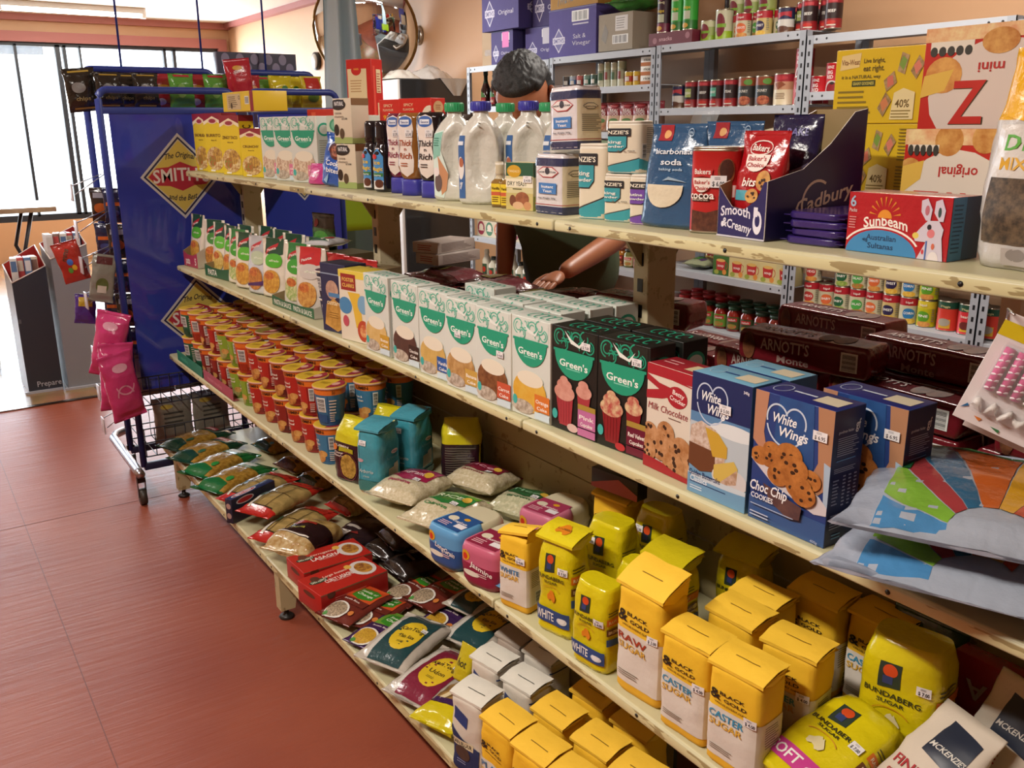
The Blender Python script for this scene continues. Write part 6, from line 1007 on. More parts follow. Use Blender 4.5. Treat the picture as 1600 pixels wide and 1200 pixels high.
    # rice and grain pouches lying flat
    def soc(c1, c2, band, seed):
        f = [('r', 0, .55, 1, 1, band+':g'), ('p', [(.2, .62), (.5, .56), (.85, .64), (.9, .86), (.6, .93), (.2, .90)], '3c8a2c:g'), ('t', 'Seeds of', .54, .81, .055, 'e0ecd0', .5), ('t', 'Change', .54, .71, .06, 'e0ecd0', .5), ('r', 0, .40, 1, .55, c1+':g'), ('t', 'Brown Rice', .42, .49, .035, 'e8d8d0', .5), ('e', .32, .2, .36, .20, 'e0dcd4'), ('e', .32, .2, .31, .17, c2), ('e', .82, .22, .1, .05, 'c87838'), ('e', .16, .06, .1, .045, '4a8a3c')]
        return pillow(.125, .022, .175, [(1, c1+':g')], f, seed=seed, amp=.0025)
    a = soc('6a2c24', 'b8a488/6a5a48:f200', 'd0562a', 31); b = soc('3c2450', 'c8a030/a87c24:f200', '6a9a38', 32)
    put(a, 'grain_pouch', 'orange and brown grain pouch in front of the red lasagne carton', 'pouch', .790, 2.035, Z4+.012, rot=20, lie=True, tilt=3); put(a, 'grain_pouch', 'orange and brown grain pouch under the front one', 'pouch', .835, 1.985, Z4+.001, rot=26, lie=True)
    put(a, 'grain_pouch', 'orange and brown grain pouch at the back, left one', 'pouch', .975, 2.05, Z4+.001, rot=12, lie=True); put(a, 'grain_pouch', 'orange and brown grain pouch at the back, right one', 'pouch', 1.00, 1.955, Z4+.024, rot=12, lie=True)
    put(b, 'grain_pouch', 'green and purple grain pouch left of the teal noodle bag', 'pouch', .800, 1.885, Z4+.004, rot=20, lie=True); put(b, 'grain_pouch', 'green and purple grain pouch at the back, shaded', 'pouch', .985, 1.86, Z4+.001, rot=14, lie=True)
    def kt(c, word, seed):
        f = [('r', .0, .05, .16, .95, 'c8c4bc:g'), ('r', .16, .04, 1, .96, c+':g'), ('e', .58, .50, .30, .27, 'd8b828'), ('t', 'KanTong', .58, .60, .06, '1c1a14', .52, {'sh': .3, 'arc': .2}), ('t', word, .58, .47, .06, '3c3418', .34), ('ln', .48, .34, .68, .38, 2, '6a5a20')]
        return pillow(.15, .045, .21, [(1, 'b8b0a4:g')], f, seed=seed, amp=.004, st=(.80, .64, '$ 3.00'))
    t = kt('1f4448', 'Thin Rice', 41); u = kt('782038', 'Udon', 42)
    put(t, 'noodle_bag', 'teal thin rice noodle bag with a yellow oval', 'bag', .790, 1.755, Z4+.016, rot=24, lie=True, tilt=4); put(u, 'noodle_bag', 'crimson udon noodle bag with a yellow oval at the shelf edge', 'bag', .785, 1.610, Z4+.002, rot=18, lie=True, tilt=3)
    put(t, 'noodle_bag', 'teal noodle bag with a yellow oval at the back', 'bag', .99, 1.71, Z4+.02, rot=18, lie=True); put(u, 'noodle_bag', 'crimson noodle bag with a yellow oval at the back', 'bag', .985, 1.56, Z4+.02, rot=14, lie=True); put(t, 'noodle_bag', 'teal noodle bag at the very back beside the panel', 'bag', 1.06, 1.84, Z4+.03, rot=14, lie=True, sc=(.8, 1, .6))
    put(pillow(.12, .05, .18, [(.3, 'c8b818:g'), (1, '6a5030/a8844c:n50')], [('p', [(.1, .3), (.3, .35), (.8, .9), (.7, .95)], 'd8c8a0:g'), ('r', 0, .3, 1, .4, '3c2450:g'), ('e', .6, .6, .3, .15, 'a8683c/5a3020:f60')], seed=43, amp=.006), 'noodle_bag', 'stir fry noodle bag with a yellow end at the shelf edge', 'bag', .785, 1.50, Z4+.001, rot=20, lie=True)
    put(pouch(.08, .04, .14, [(1, 'b8a818:g')], [('t', 'hot', .5, .5, .2, '2a2a14', .6)], seed=44), 'noodle_bag', 'small yellow and black packet poking up behind the white flour', 'bag', .885, 1.55, Z4+.06, rot=10, tilt=-20, sc=.6)
    # flour bags
    def fb(h=.175, w=.085, d=.07, seed=0, blue=1):
        f = [('p', [(.12, .70), (.55, .62), (.6, .78), (.15, .86)], '24407a'), ('p', [(0, .02), (.9, .02), (.95, .40), (.5, .46), (0, .60)], '24305c:p'), ('r', .02, .36, .75, .45, 'd8cca8'), ('t', 'PLAIN FLOUR', .38, .405, .05, '24241c', .66), ('e', .4, .28, .25, .1, '4a3c34'), ('ln', .2, .12, .6, .18, 2, '8a94b8')]
        return sack(w, d, h, [(1, 'd4cdc0:p')], f if blue else [], [('r', 0, .86, 1, .88, '24407a'), ('r', .1, .3, .9, .6, 'c8bfa8')], seed=seed, flapcol='dcd8cc:p', flap=(0, 5, 1.02), topmarks=[('ln', .3, .35, .85, .42, 1, '4a4a44')], amp=.003)
    a = fb(seed=51); b = fb(seed=52)
    put(a, 'flour_bag', 'white and navy plain flour bag at the shelf edge, lowest shelf', 'flour', .79, 1.355, Z4, rot=14)
    for (x, y, l) in ((.885, 1.44, 'left'), (.895, 1.335, 'middle'), (.99, 1.395, 'right')): put(b, 'flour_bag', 'white flour bag in the second row on the lowest shelf, %s one' % l, 'flour', x, y, Z4, rot=10)
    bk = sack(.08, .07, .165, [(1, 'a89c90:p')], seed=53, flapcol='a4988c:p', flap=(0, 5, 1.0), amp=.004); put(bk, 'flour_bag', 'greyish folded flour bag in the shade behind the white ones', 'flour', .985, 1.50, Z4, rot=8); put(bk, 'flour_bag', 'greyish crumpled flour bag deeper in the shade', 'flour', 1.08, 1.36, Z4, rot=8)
    P = bg2 = None
    def yb(seed, h=.175): 
        f = [('r', 0, .08, 1, .52, 'd8cfc4:p'), ('t', 'BLACK', .50, .735, .032, '24221c', .46), ('t', 'GOLD', .56, .68, .032, '24221c', .42), ('t', '&', .18, .71, .10, '24221c', .22), ('ln', .2, .62, .8, .64, 1, '4a3c14'), ('t', 'PLAIN', .46, .46, .075, '3878a8', .76), ('t', 'FLOUR', .46, .37, .065, 'd8a838', .74)]
        return sack(.09, .075, h, [(.08, 'e0ac28:p'), (1, 'ecb824:p')], f, [('r', 0, .08, 1, .52, 'd8cfc4:p')], seed=seed, flapcol='f0c036:p', flap=(0, 6, 1.0), topmarks=[('ln', .3, .35, .8, .42, 1, '8a6a20')], amp=.0035)
    ks = [yb(61), yb(62), yb(63)]
    for i, (x, y, n) in enumerate(((.79, 1.250, 'at the shelf edge, left one'), (.795, 1.150, 'at the shelf edge, middle one'), (.80, 1.050, 'at the shelf edge, right one'), (.885, 1.215, 'in the second row, left one'), (.895, 1.10, 'in the second row, middle one'), (.90, .995, 'in the second row, right one'), (.985, 1.22, 'in the third row, left one'), (.99, 1.10, 'in the third row, right one'))):
        put(ks[i % 3], 'flour_bag', 'orange yellow flour bag on the lowest shelf, '+n, 'flour', x, y, Z4, rot=6+i % 3)
    put(carton(.11, .05, .24, '2c2418:c', [('r', .1, .1, .9, .5, '6a3a1c')]), 'dark_carton', 'dark brown carton at the back of the lowest shelf', 'carton', 1.12, 1.05, Z4, rot=0)
low_shelf()
# ================================================================ goods on the steel shelves
def steel_goods():
    R = random.Random(8)
    def tin(main, blob, word, top='b02430', h=.108, r=.037, food='c88040/e0a850:f60', tc='f4f0e8', metal='b9b4a4:m', fc=None):
        return can(r, h, [(.14, main), (.70, main), (.96, top)], [('e', .46, .40, .20, .2, blob), ('t', word, .46, .42, .09, tc, .3), ('r', .34, .76, .58, .90, top), ('t', 'Edgell', .46, .83, .07, 'f4e8e0', .2), ('e', .5, .12, .22, .10, food), ('ln', .74, .2, .9, .7, 6, '8a8878')], metal=metal)
    cr = 'c8c0a0'
    T = dict(red=tin(cr, 'b83a34', 'VEG'), car=tin(cr, 'd8683a', 'BABY'), pea=tin(cr, '1f5a38', 'BABY', food='7aa040/b0b860:f90'), grn=tin(cr, '4aa048', 'SALAD', food='c86838/6a9a3c:f90'), org=tin(cr, 'd86a38', 'CARROTS'), swt=tin('c8b070', '2a2248', 'SWEET', food='d8a838/e8c860:f80'), cor=tin('c8c0a0', '3078b0', 'CORN', food='d8a838/e8c860:f80'),
             pin=tin('b8b81c', '5a9a28', 'PINE', top='d8c838'), dia=None)
    chili = lambda c, blob, wd: can(.036, .125, [(.32, '8a1c20'), (.80, '2c1818'), (.96, '8a2028')], [('r', .3, .40, .60, .72, blob), ('t', wd, .45, .56, .09, '2c3018' if blob.startswith('b') else 'e8e4dc', .26), ('r', .32, .82, .62, .92, 'b83840'), ('e', .45, .2, .16, .06, 'b82c24'), ('r', .3, .1, .6, .14, 'd8c8b8')])
    CH = [chili('9aa860', '9aa860', 'IRISH'), chili('2c1818', '2c1818', 'BEEF'), chili('5aa890', '4a9a80', 'CHUNKY'), chili('2c1818', '2c2020', 'STEAK')]
    big = can(.046, .13, [(.3, '4a342c'), (.70, '2c2c2a'), (.96, '8a4428')], [('r', .28, .42, .62, .62, '30383a'), ('t', 'CHUNKY', .45, .52, .09, 'd8d4c8', .3), ('e', .5, .2, .2, .15, '8a3a28/c87850:f50'), ('e', .62, .82, .14, .1, '5a8a3a')])
    soup = can(.052, .135, [(.5, 'cfc0a0'), (.75, 'b88868'), (.96, '9a2430')], [('e', .45, .86, .2, .06, 'b03038'), ('p', [(.3, .7), (.42, .5), (.6, .66), (.5, .75)], '8a4a30'), ('ln', .35, .2, .6, .4, 4, '8a6a50')])
    bean = can(.04, .115, [(1, 'b81c24')], [('t', 'HEINZ', .42, .86, .09, 'f0e8e0', .22), ('t', 'BIG', .42, .68, .12, 'f4ece4', .16), ('t', 'RED', .42, .52, .12, 'f4ece4', .2), ('a', .48, .04, .22, .36, 0, 180, 'c8c4c0'), ('a', .50, .04, .18, .30, 0, 180, '8a1820'), ('e', .5, .3, .06, .05, '2c1c1c')])
    small = lambda c, b: can(.028, .072, [(.3, c), (.7, b), (.96, c)], [('r', .35, .35, .6, .65, 'd8d4cc')])
    def row(items, shelf, b, zi, x=MX+.05, y0=None, step=None, z=None, gap=.004, cat='can', name='food_can', where='', grp=None):
        y = y0
        for i, (k, w, lab) in enumerate(items):
            put(k, name, '%s, %s from left %s' % (lab, ORD[i], where), cat, x+(.045*(i % 2) if gap < -.01 else 0), y-w/2, z if z is not None else H+zi, rot=R.uniform(8, 40), group=grp); y -= w+gap
    # nearest bays, level with the lower display shelf: two layers of vegetable tins
    L = [('red', 'cream tin with a red spot'), ('car', 'cream tin with an orange red spot'), ('pea', 'cream tin with a dark green spot'), ('grn', 'cream tin with a bright green spot'), ('org', 'cream tin with an orange spot'), ('swt', 'yellow corn tin with a navy spot'), ('cor', 'corn tin with a blue spot'), ('pin', 'yellow and green tin')]
    ys = 2.655
    row([(T[a], .076, l) for a, l in L], 3, 3, -.795, y0=ys, where='in the lower tin row', grp='vegetable tins on the back shelf')
    for i, (a, l) in enumerate(L):
        if i == 1: continue
        put(T[a], 'food_can', l+', upper layer, %s column of vegetable tins' % ORD[i], 'can', MX+.05, ys-.038-.080*i, H-.795+.110, rot=20, group='vegetable tins on the back shelf')
    for i in range(10):
        k, l = [(T[a], l) for a, l in L][i % 8]; put(k, 'food_can', 'vegetable tin standing in the second row, %s from left' % ORD[i], 'can', MX+.13, ys-.045-.080*i, H-.795, group='second row of vegetable tins')
    jr = lambda body, lab, lid, h=.115, r=.034, tx='': jar(body, lab, lid, h, r, tx)
    dol = can(.040, .118, [(.75, 'c82c34'), (.96, '1c4a38')], [('r', .3, .1, .62, .4, 'd8a830'), ('t', "D'Veggie", .45, .83, .07, 'd0c890', .26), ('t', 'beans', .45, .6, .09, 'f0e0d0', .26), ('e', .45, .3, .16, .13, '6a2824'), ('p', [(.55, .04), (.75, .5), (.75, .04)], 'e0b828')])
    dol2 = can(.040, .118, [(.75, 'c83a2c'), (.96, '1c4a38')], [('r', .3, .1, .62, .4, 'd8a830'), ('t', "D'Veggie", .45, .83, .07, 'd0c890', .26), ('e', .45, .3, .16, .13, 'a8a090')])
    for i, (k, l) in enumerate(((dol2, 'red and yellow tin with a dark green top, grey bean picture'), (dol, 'red and yellow tin with a dark green top, red bean picture'), (dol2, 'red and yellow tin with a dark green top at the upright'))): put(k, 'food_can', l, 'can', MX+.05, 2.655-.640-.046-.086*i, H-.795, rot=20)
    # dark lidded jars on the board below
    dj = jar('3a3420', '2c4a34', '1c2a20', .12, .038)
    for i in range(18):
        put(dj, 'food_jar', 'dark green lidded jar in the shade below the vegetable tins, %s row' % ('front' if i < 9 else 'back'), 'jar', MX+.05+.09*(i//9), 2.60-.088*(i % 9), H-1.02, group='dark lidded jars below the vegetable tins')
    # middle bay: cup soup cartons and sauce jars
    cs = lambda c, mug='b82c2c': carton(.125, .07, .095, c+':c', [('p', [(.25, .25), (.75, .25), (.80, .75), (.2, .75)], mug), ('o', .82, .5, .12, .2, .03, -80, 90, mug), ('t', 'soup', .5, .5, .14, 'f0e4dc', .4), ('e', .5, .76, .28, .08, 'd8b060'), ('e', .25, .15, .15, .12, '9aa040'), ('e', .75, .18, .13, .14, 'd88a3c')])
    G = [('3c6a2c', 'green'), ('d0c088', 'cream'), ('ccbc84', 'cream'), ('d0c088', 'cream'), ('c8bc88', 'cream')]
    y = 3.185
    for i, (c, n) in enumerate(G):
        put(cs(c), 'soup_carton', '%s soup sachet carton with a red mug, %s from left' % (n, ORD[i]), 'carton', MX+.03, y-.0625-(.098 if i > 1 else .104)*i, H-.720, rot=3, group='soup cartons on the back shelf', sc=(.78, 1, 1))
    put(pillow(.14, .05, .18, [(1, '9aa080:g')], [('e', .4, .4, .3, .15, '4a8a3c:g'), ('r', .1, .7, .9, .8, 'b03030:g'), ('e', .7, .3, .2, .1, '5a3c6a:g')], seed=71, amp=.006), 'food_bag', 'green and white frozen style food bag lying left of the soup cartons', 'bag', MX+.04, 3.32, H-.720, rot=10, lie=True)
    put(pouch(.12, .05, .09, [(1, 'c8a83c:g')], [('r', .0, .6, 1, .8, 'b83030:g')], seed=72, amp=.005), 'food_bag', 'yellow and red food bag behind the lying green and white bag', 'bag', MX+.20, 3.34, H-.720, rot=10)
    SJ = [(jar('8a2c1c', 'd8cca0', 'c8ccd0', .13, .040, 'mild'), 'brown sauce jar with a white lid and yellow label'), (jar('a02c20', '5a8ab0', 'b82028', .13, .038, 'sauce'), 'red sauce jar with a red lid and blue label'), (jar('a8321c', 'b8c0a0', 'b82028', .13, .038, 'sauce'), 'red sauce jar with a red lid and pale label'), (jar('8a2418', '5a8a3c', '1f4a30', .12, .038, 'pesto'), 'red sauce jar with a dark green lid'), (jar('8a2418', '6a9a3c', '1f4a30', .12, .038, 'pasta'), 'pasta sauce jar with a dark green lid'), (jar('8a2418', '4a5a2c', '1f4a30', .12, .038), 'shaded pasta sauce jar with a green lid'), (jar('7a2418', '3a4a2c', '1f3a28', .12, .038), 'dim pasta sauce jar with a green lid')]  # shaded and dim jars: shade put into their darker colours
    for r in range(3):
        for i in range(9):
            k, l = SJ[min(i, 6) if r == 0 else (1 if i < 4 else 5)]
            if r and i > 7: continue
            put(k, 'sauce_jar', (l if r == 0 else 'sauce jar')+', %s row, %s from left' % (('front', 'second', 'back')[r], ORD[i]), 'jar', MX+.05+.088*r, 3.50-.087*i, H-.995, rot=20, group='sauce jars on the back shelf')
    b = MB(); b.lathe([(0, .03), (.10, .03), (.15, .014), (.19, .013), (.19, .001)], [(.16, '8a2418:k'), (1, '9a3428')], 14, 0, .03, cap=False); c2 = MB(); c2.lathe([(.19, .015), (.205, .015), (.205, .001)], '7a2a1c', 14, 0, .03, cap=False)
    put(kit(('bottle_body', b), ('cap', c2)), 'sauce_bottle', 'tall red chilli sauce bottle beside the upright at the end of the jars', 'bottle', MX+.04, 2.72, H-.995)
    # far bay below the top display shelf: jars beside the arm
    oj = jar('b8742c', '7a3420', '6a2c20', .10, .034, ''); gj = jar('6a6a2c', 'c8c098', '2c3024', .10, .034)
    for i in range(6): put((oj, gj)[i in (2, 5)], 'food_jar', 'small preserve jar on the back shelf right of the arm, %s from left' % ORD[i], 'jar', MX+.06, 4.02-.079*i, H-.775, rot=20, group='preserve jars on the back shelf')
    for i in range(7): put(gj, 'food_jar', 'pickle jar on the lower back shelf beside the post, %s from left' % ORD[i], 'jar', MX+.06, 4.10-.08*i, H-1.03, rot=20, group='pickle jars on the lower back shelf')
    # eggs-like spread tubs and white bottles in the far bay
    for i, c in enumerate(('98344a', '3a7a50', 'd0703c', '3a7aa8', '98344a', '3a7a50')):
        put(carton(.10, .06, .11, 'd8ccb0:c', [('e', .5, .5, .42, .42, c), ('e', .5, .55, .25, .22, 'e8dcc8'), ('r', .2, .35, .8, .42, 'e8dcc8')]), 'food_carton', 'cream carton with a round coloured emblem on the far back shelf, %s from left' % ORD[i], 'carton', MX+.04, 5.34-.103*i, H-.735, rot=2)
    wb = []
    for h, r, cap in ((.19, .032, 'd8d0b8'), (.15, .036, '2c3028'), (.17, .03, 'e0dcc8'), (.10, .036, 'd8d0b8')):
        m = MB(); m.lathe([(0, r), (h*.62, r), (h*.78, r*.5), (h*.86, r*.45), (h*.86, .001)], 'd6d0bc', 16, 0, r, cap=False)
        S = SW(2*r, 2*r, h, [(0, 1, 1, 2), (1, 1, 1, 2)]); S.ns = 6; S.nv = 4; prn(m, S.wrap(), [('r', .3, .12, .7, .5, '3a5a40'), ('e', .5, .3, .12, .1, 'c83828')], math.pi*r, h, du=.1)
        c = MB(); c.lathe([(h*.85, r*.55), (h, r*.5), (h, .001)], cap, 14, 0, r, cap=False); wb.append(kit(('bottle_body', m), ('cap', c)))
    for i in range(9): put(wb[i % 4], 'sauce_bottle', 'white sauce bottle on the low far back shelf, %s from left' % ORD[i], 'bottle', MX+.05, 5.33-.082*i, H-1.02, rot=15, group='white bottles on the far back shelf')
    # --- upper boards
    dk = []
    m = MB(); m.lathe([(0, .03), (.02, .032), (.11, .032), (.15, .018), (.17, .013), (.20, .013), (.20, .001)], [(.15, '2c1612:k'), (1, '24382c:k')], 16, 0, .032, cap=False); S = SW(.064, .064, .11, [(0, 1, 1, 2), (1, 1, 1, 2)]); S.ns = 6; S.nv = 4; prn(m, S.wrap(), [('r', .2, .15, .8, .55, '8a2024'), ('p', [(.2, .55), (.5, .9), (.8, .55)], '3c6a3c'), ('t', 'cordial', .5, .33, .15, 'd8c8b0', .35)], .1, .11, du=.1)
    c = MB(); c.lathe([(.199, .0155), (.228, .0155), (.228, .001)], '1c3426', 14, 0, .032, cap=False); dk = kit(('bottle_body', m), ('cap', c))
    for i in range(8): put(dk, 'cordial_bottle', 'dark cordial bottle with a green cap left of the head, %s from left' % ORD[i], 'bottle', MX+.05+.08*(i % 2), 5.32-.055*i, H+.11, group='dark cordial bottles')
    for i in range(6): put(dk, 'cordial_bottle', 'dark cordial bottle hidden low behind the jugs, %s from left' % ORD[i], 'bottle', MX+.05, 5.32-.075*i, H-.22, sc=.9, group='dark cordial bottles on the lower board')
    sm = [small('5a5450', '3c3430'), small('a8b4c0', '3a78b0'), small('b85c58', 'a03a38'), small('7a9a8c', '2c6a58'), small('3c5a50', '24483c')]; tl = [can(.024, .125, [(.3, 'c8c8b0'), (.7, '8a8a70'), (.96, 'c8c4a8')], [('r', .3, .3, .6, .6, '4a6a4a')]), can(.024, .13, [(.3, 'c8c8b0'), (.7, '9a9a80'), (.96, 'b8b890')], [('r', .3, .3, .6, .6, '8a3a34')])]
    yl = [small('c8a428', 'b03024'), small('d0ac2c', 'c07a28'), small('b8342c', 'd8c428'), small('b82c30', 'a03030')]
    items = [(k, .06, 'small tin') for k in sm]+[(k, .052, 'slim pale tin') for k in tl+tl]+[(k, .062, 'small yellow and red tin') for k in yl]
    row([(k, w, l) for k, w, l in items], 1, 1, .19, y0=4.46, z=H+.19, where='on the high board behind the head', grp='small tins on the high board', name='food_can')
    for i in range(3): put(carton(.09, .05, .045, 'e0dcd0:c', [('r', 0, 0, 1, .4, 'b86a28'), ('t', 'rice', .5, .7, .3, '3a3a30', .5)]), 'food_carton', 'small white and orange carton, %s in the stack by the upright' % ('lowest', 'middle', 'top')[i], 'carton', MX+.03, 3.70, H+.19+.0455*i, rot=4)
    st = pouch(.105, .05, .155, [(.55, 'c8a890:g'), (1, '8a2834:g')], [('t', 'REAL', .5, .72, .11, 'e8dcd8', .6), ('t', 'STOCK', .5, .60, .09, 'e8dcd8', .7), ('e', .5, .22, .38, .2, 'a8684a/c8a078:f60'), ('e', .55, .38, .3, .08, '4a7a3c'), ('e', .5, .88, .3, .05, 'b83038')], seed=75)
    for i in range(8): put(st, 'stock_pouch', 'crimson liquid stock pouch on the back shelf, %s from left' % ORD[i], 'pouch', MX+.05, 4.42-.108*i, H-.045, rot=15, group='crimson stock pouches')
    # bay with soup tins at head height
    it = [(can(.037, .108, [(.25, '6a4a34'), (.55, 'd0ccc4'), (.96, '24284a')], [('p', [(.2, .55), (.5, .7), (.8, .6), (.8, .85), (.2, .8)], 'b02c38'), ('e', .45, .2, .2, .1, '5a3424')]), .08, 'navy and red tin')]+[(k, .08, 'dark red chilli tin') for k in CH]+[(big, .098, 'large dark soup tin with vegetables')]*2+[(soup, .11, 'broad cream and red soup tin')]+[(bean, .086, 'red baked bean tin')]*2
    row(it, 2, 2, .07, y0=3.555, z=H+.07, where='on the board with chilli tins', grp=None, gap=.006)
    put(bean, 'food_can', 'red baked bean tin stacked on another beside the upright', 'can', MX+.05, 2.755, H+.07+.117, rot=20)
    put(bean, 'food_can', 'red baked bean tin alone on the nearer board', 'can', MX+.06, 2.60, H+.12, rot=20); put(carton(.1, .06, .11, '98a098:c', [('r', .1, .5, .9, .9, '2c3434'), ('ln', .2, .1, .8, .4, 3, '4a5450')]), 'food_carton', 'grey and black carton beside the lone baked bean tin', 'carton', MX+.05, 2.49, H+.12, rot=6)
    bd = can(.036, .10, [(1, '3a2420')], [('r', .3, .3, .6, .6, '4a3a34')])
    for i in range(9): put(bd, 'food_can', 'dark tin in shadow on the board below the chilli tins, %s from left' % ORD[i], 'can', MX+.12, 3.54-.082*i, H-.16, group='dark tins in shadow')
    put(bean, 'food_can', 'red topped dark tin standing low beside the upright', 'can', MX+.05, 2.74, H-.16, rot=90)
    put(carton(.05, .05, .12, 'c8a070:c', [('r', .3, 0, .6, 1, '3a6a98')]), 'food_carton', 'slim yellow and blue carton on the shaded board', 'carton', MX+.05, 3.23, H-.16, rot=10); put(carton(.05, .05, .12, 'c8a83c:c', [('e', .5, .6, .3, .2, 'd8c880')]), 'food_carton', 'slim yellow carton on the shaded board', 'carton', MX+.05, 3.17, H-.16, rot=10)
    # top board, right part: chip tubes, vegetable and chilli tins
    tube = lambda c, c2, wd: can(.038, .235, [(.2, c2), (1, c)], [('e', .45, .74, .16, .09, c2), ('t', wd, .45, .62, .05, 'e8e4c0', .3), ('t', 'chips', .45, .45, .06, 'e8c838', .3), ('r', .34, .22, .6, .38, 'c8d0b8'), ('e', .4, .1, .14, .05, 'd8a848')])
    pp, pg = tube('38182c', '7a2444', 'bbq'), tube('3cae3c', '2c7a2c', 'onion'), 
    for y, k, l in ((3.635-.03, tube('38182c', '7a2444', 'bbq'), 'dark purple chip tube standing on the maroon box'),): put(k, 'chip_tube', l, 'tube', MX+.05, 3.60+.045, H+.37+.062, rot=20)
    put(pg, 'chip_tube', 'bright green chip tube, left one on the maroon box', 'tube', MX+.05, 3.545, H+.37+.062, rot=20); put(pg, 'chip_tube', 'bright green chip tube, right one on the maroon box', 'tube', MX+.05, 3.462, H+.37+.062, rot=20)
    put(carton(.30, .16, .06, '6a2434:c', [('t', 'snacks', .4, .5, .3, 'c89aa0', .3), ('e', .15, .4, .05, .25, 'a06a74'), ('e', .9, .6, .05, .25, 'a06a74')]), 'snack_box', 'long maroon box under the chip tubes on the high board', 'box', MX+.02, 3.53, H+.3705, rot=1)
    dt = tube('241c24', '3a2c30', 'dark')
    for i in range(4): put(dt, 'chip_tube', 'dark chip tube at the back behind the green tins, %s from left' % ORD[i], 'tube', MX+.27, 3.40-.082*i, H+.37, rot=20, sc=(1, 1, 1.15))
    bt = can(.042, .095, [(.3, '8aa828'), (.7, '9aa860'), (.96, 'c8c8a0')], [('e', .42, .5, .17, .36, '7a2430'), ('r', .3, .4, .62, .52, '7aa82c')])
    y = 3.335
    put(bt, 'food_can', 'beetroot tin at the left end of the green tins', 'can', MX+.05, y, H+.37, rot=20); put(bt, 'food_can', 'beetroot tin stacked high behind, left', 'can', MX+.14, y-.09, H+.37+.097, rot=20); put(bt, 'food_can', 'beetroot tin stacked high behind, middle', 'can', MX+.14, y-.18, H+.37+.097, rot=20); put(bt, 'food_can', 'beetroot tin stacked high behind, right', 'can', MX+.14, y-.27, H+.37+.097, rot=20)
    for i in range(3): put(bt, 'food_can', 'beetroot tin in the second row carrying another, %s from left' % ORD[i], 'can', MX+.14, y-.09-.09*i, H+.37, rot=20)
    big2 = can(.042, .135, [(.3, '9ab828'), (.96, 'c8c8a8')], [('e', .42, .5, .17, .38, '7a2430'), ('r', .3, .42, .62, .54, '7aa82c')])
    it = [(big2, .088, 'tall beetroot tin'), (T['car'], .078, 'cream tin with an orange spot'), (T['org'], .078, 'carrot tin'), (T['grn'], .078, 'green salad tin'), (T['swt'], .082, 'corn tin with a navy spot'), (T['pea'], .078, 'pea tin'), (it[0][0], .08, 'navy and red tin'), (CH[0], .08, 'dark red chilli tin with a green label'), (CH[1], .08, 'dark red chilli tin'), (CH[3], .08, 'dark red chilli tin in the last group'), (CH[1], .08, 'dark red chilli tin near the upright')]
    row(it, 2, 2, .37, y0=3.285, z=H+.37, where='on the top board', gap=-.018)
    for i, (x, y, z) in enumerate(((.19, 2.91, 0), (.19, 2.81, 0), (.06, 2.915, .128), (.06, 2.80, .128)) ): put(CH[(i*3) % 4], 'food_can', ('dark red chilli tin in the second top row, left', 'dark red chilli tin in the second top row, right', 'dark red chilli tin stacked on the top row, left', 'dark red chilli tin stacked on the top row, right')[i], 'can', MX+x, y, H+.37+z, rot=20) if z == 0 else None
    # --- purple crisp cartons piled on the left units
    def crisp(w, d, h, flav, base='48407c', lab=None):
        dia = lambda u, v, a, b: ('g', [('p', [(u-a, v), (u, v+b), (u+a, v), (u, v-b)], 'c8c4d8'), ('p', [(u-a*.86, v), (u, v+b*.86), (u+a*.86, v), (u, v-b*.86)], base), ('r', u-a*.95, v-b*.28, u+a*.95, v+b*.28, 'c8c4d8'), ('t', "SMITH'S", u, v, b*.34, base, a*1.6)])
        f = [dia(.22, .34, .14, .26), ('t', flav[0], .66, .34 if len(flav) == 1 else .40, .09, 'c8c4d8', .4 if len(flav) == 1 else .26, {'b': 0}), ('bc', .50, .70, .85, .92), ('ln', .52, .60, .86, .68, 1, 'b8b4c8'), ('r', .0, .97, 1, .985, '3a346a')]
        if len(flav) > 1: f.append(('t', flav[1], .70, .26, .09, 'c8c4d8', .38, {'b': 0}))
        if lab: f.append(('r', .52, .50, .82, .95, lab)); 
        return carton(w, d, h, base+':p', f, [dia(.4, .4, .2, .2), ('r', 0, .97, 1, .99, '3a346a')], topcol='5a4a80:p')
    zt = H+.3605
    for (y, z, w, h, d, fl, n, c, lb, x) in ((5.06, 0, .24, .20, .32, ['Chicken'], 'purple crisp carton with a pink note, left end of the lowest row', '484078', 'd060a8', .04), (4.715, 0, .34, .198, .34, ['Original'], 'purple crisp carton with a paper note, in the lowest row behind the head', '4c4480', 'b8b4c0', .10), 
                                            (5.05, .202, .40, .30, .32, ['Original'], 'large purple crisp carton on the second layer, left end', '4a427e', None, .02), (4.67, .202, .34, .30, .34, ['Original'], 'purple crisp carton on the second layer behind the head', '423a70', None, .12), (4.90, .505, .6, .12, .3, ['Original'], 'purple crisp carton on the topmost layer', '4a427e', None, .06),
                                            (4.32, .006, .42, .255, .34, ['Salt &', 'Vinegar'], 'purple salt and vinegar crisp carton', '524890', None, .02)):
        put(crisp(w, d, h, fl, c, lb), 'crisp_carton', n, 'box', MX+x, y, zt+z, rot=1)
    put(carton(.42, .34, .14, 'b08438:p', [('t', 'TWISTIES', .35, .45, .5, '3a2c18', .4, {'sh': .3, 'rot': 8}), ('ln', .7, .3, .9, .6, 2, 'd8b868')]), 'crisp_carton', 'mustard brown snack carton on top of the salt and vinegar one', 'box', MX+.03, 4.32, zt+.262, rot=1)
    put(carton(.16, .25, .36, 'b0987c:p', [('r', .1, .6, .6, .75, '9a8468'), ('r', .2, .2, .8, .3, '8a745c')]), 'brown_carton', 'plain brown carton at the left end of the crisp cartons', 'box', MX+.12, 5.337, zt, rot=0)
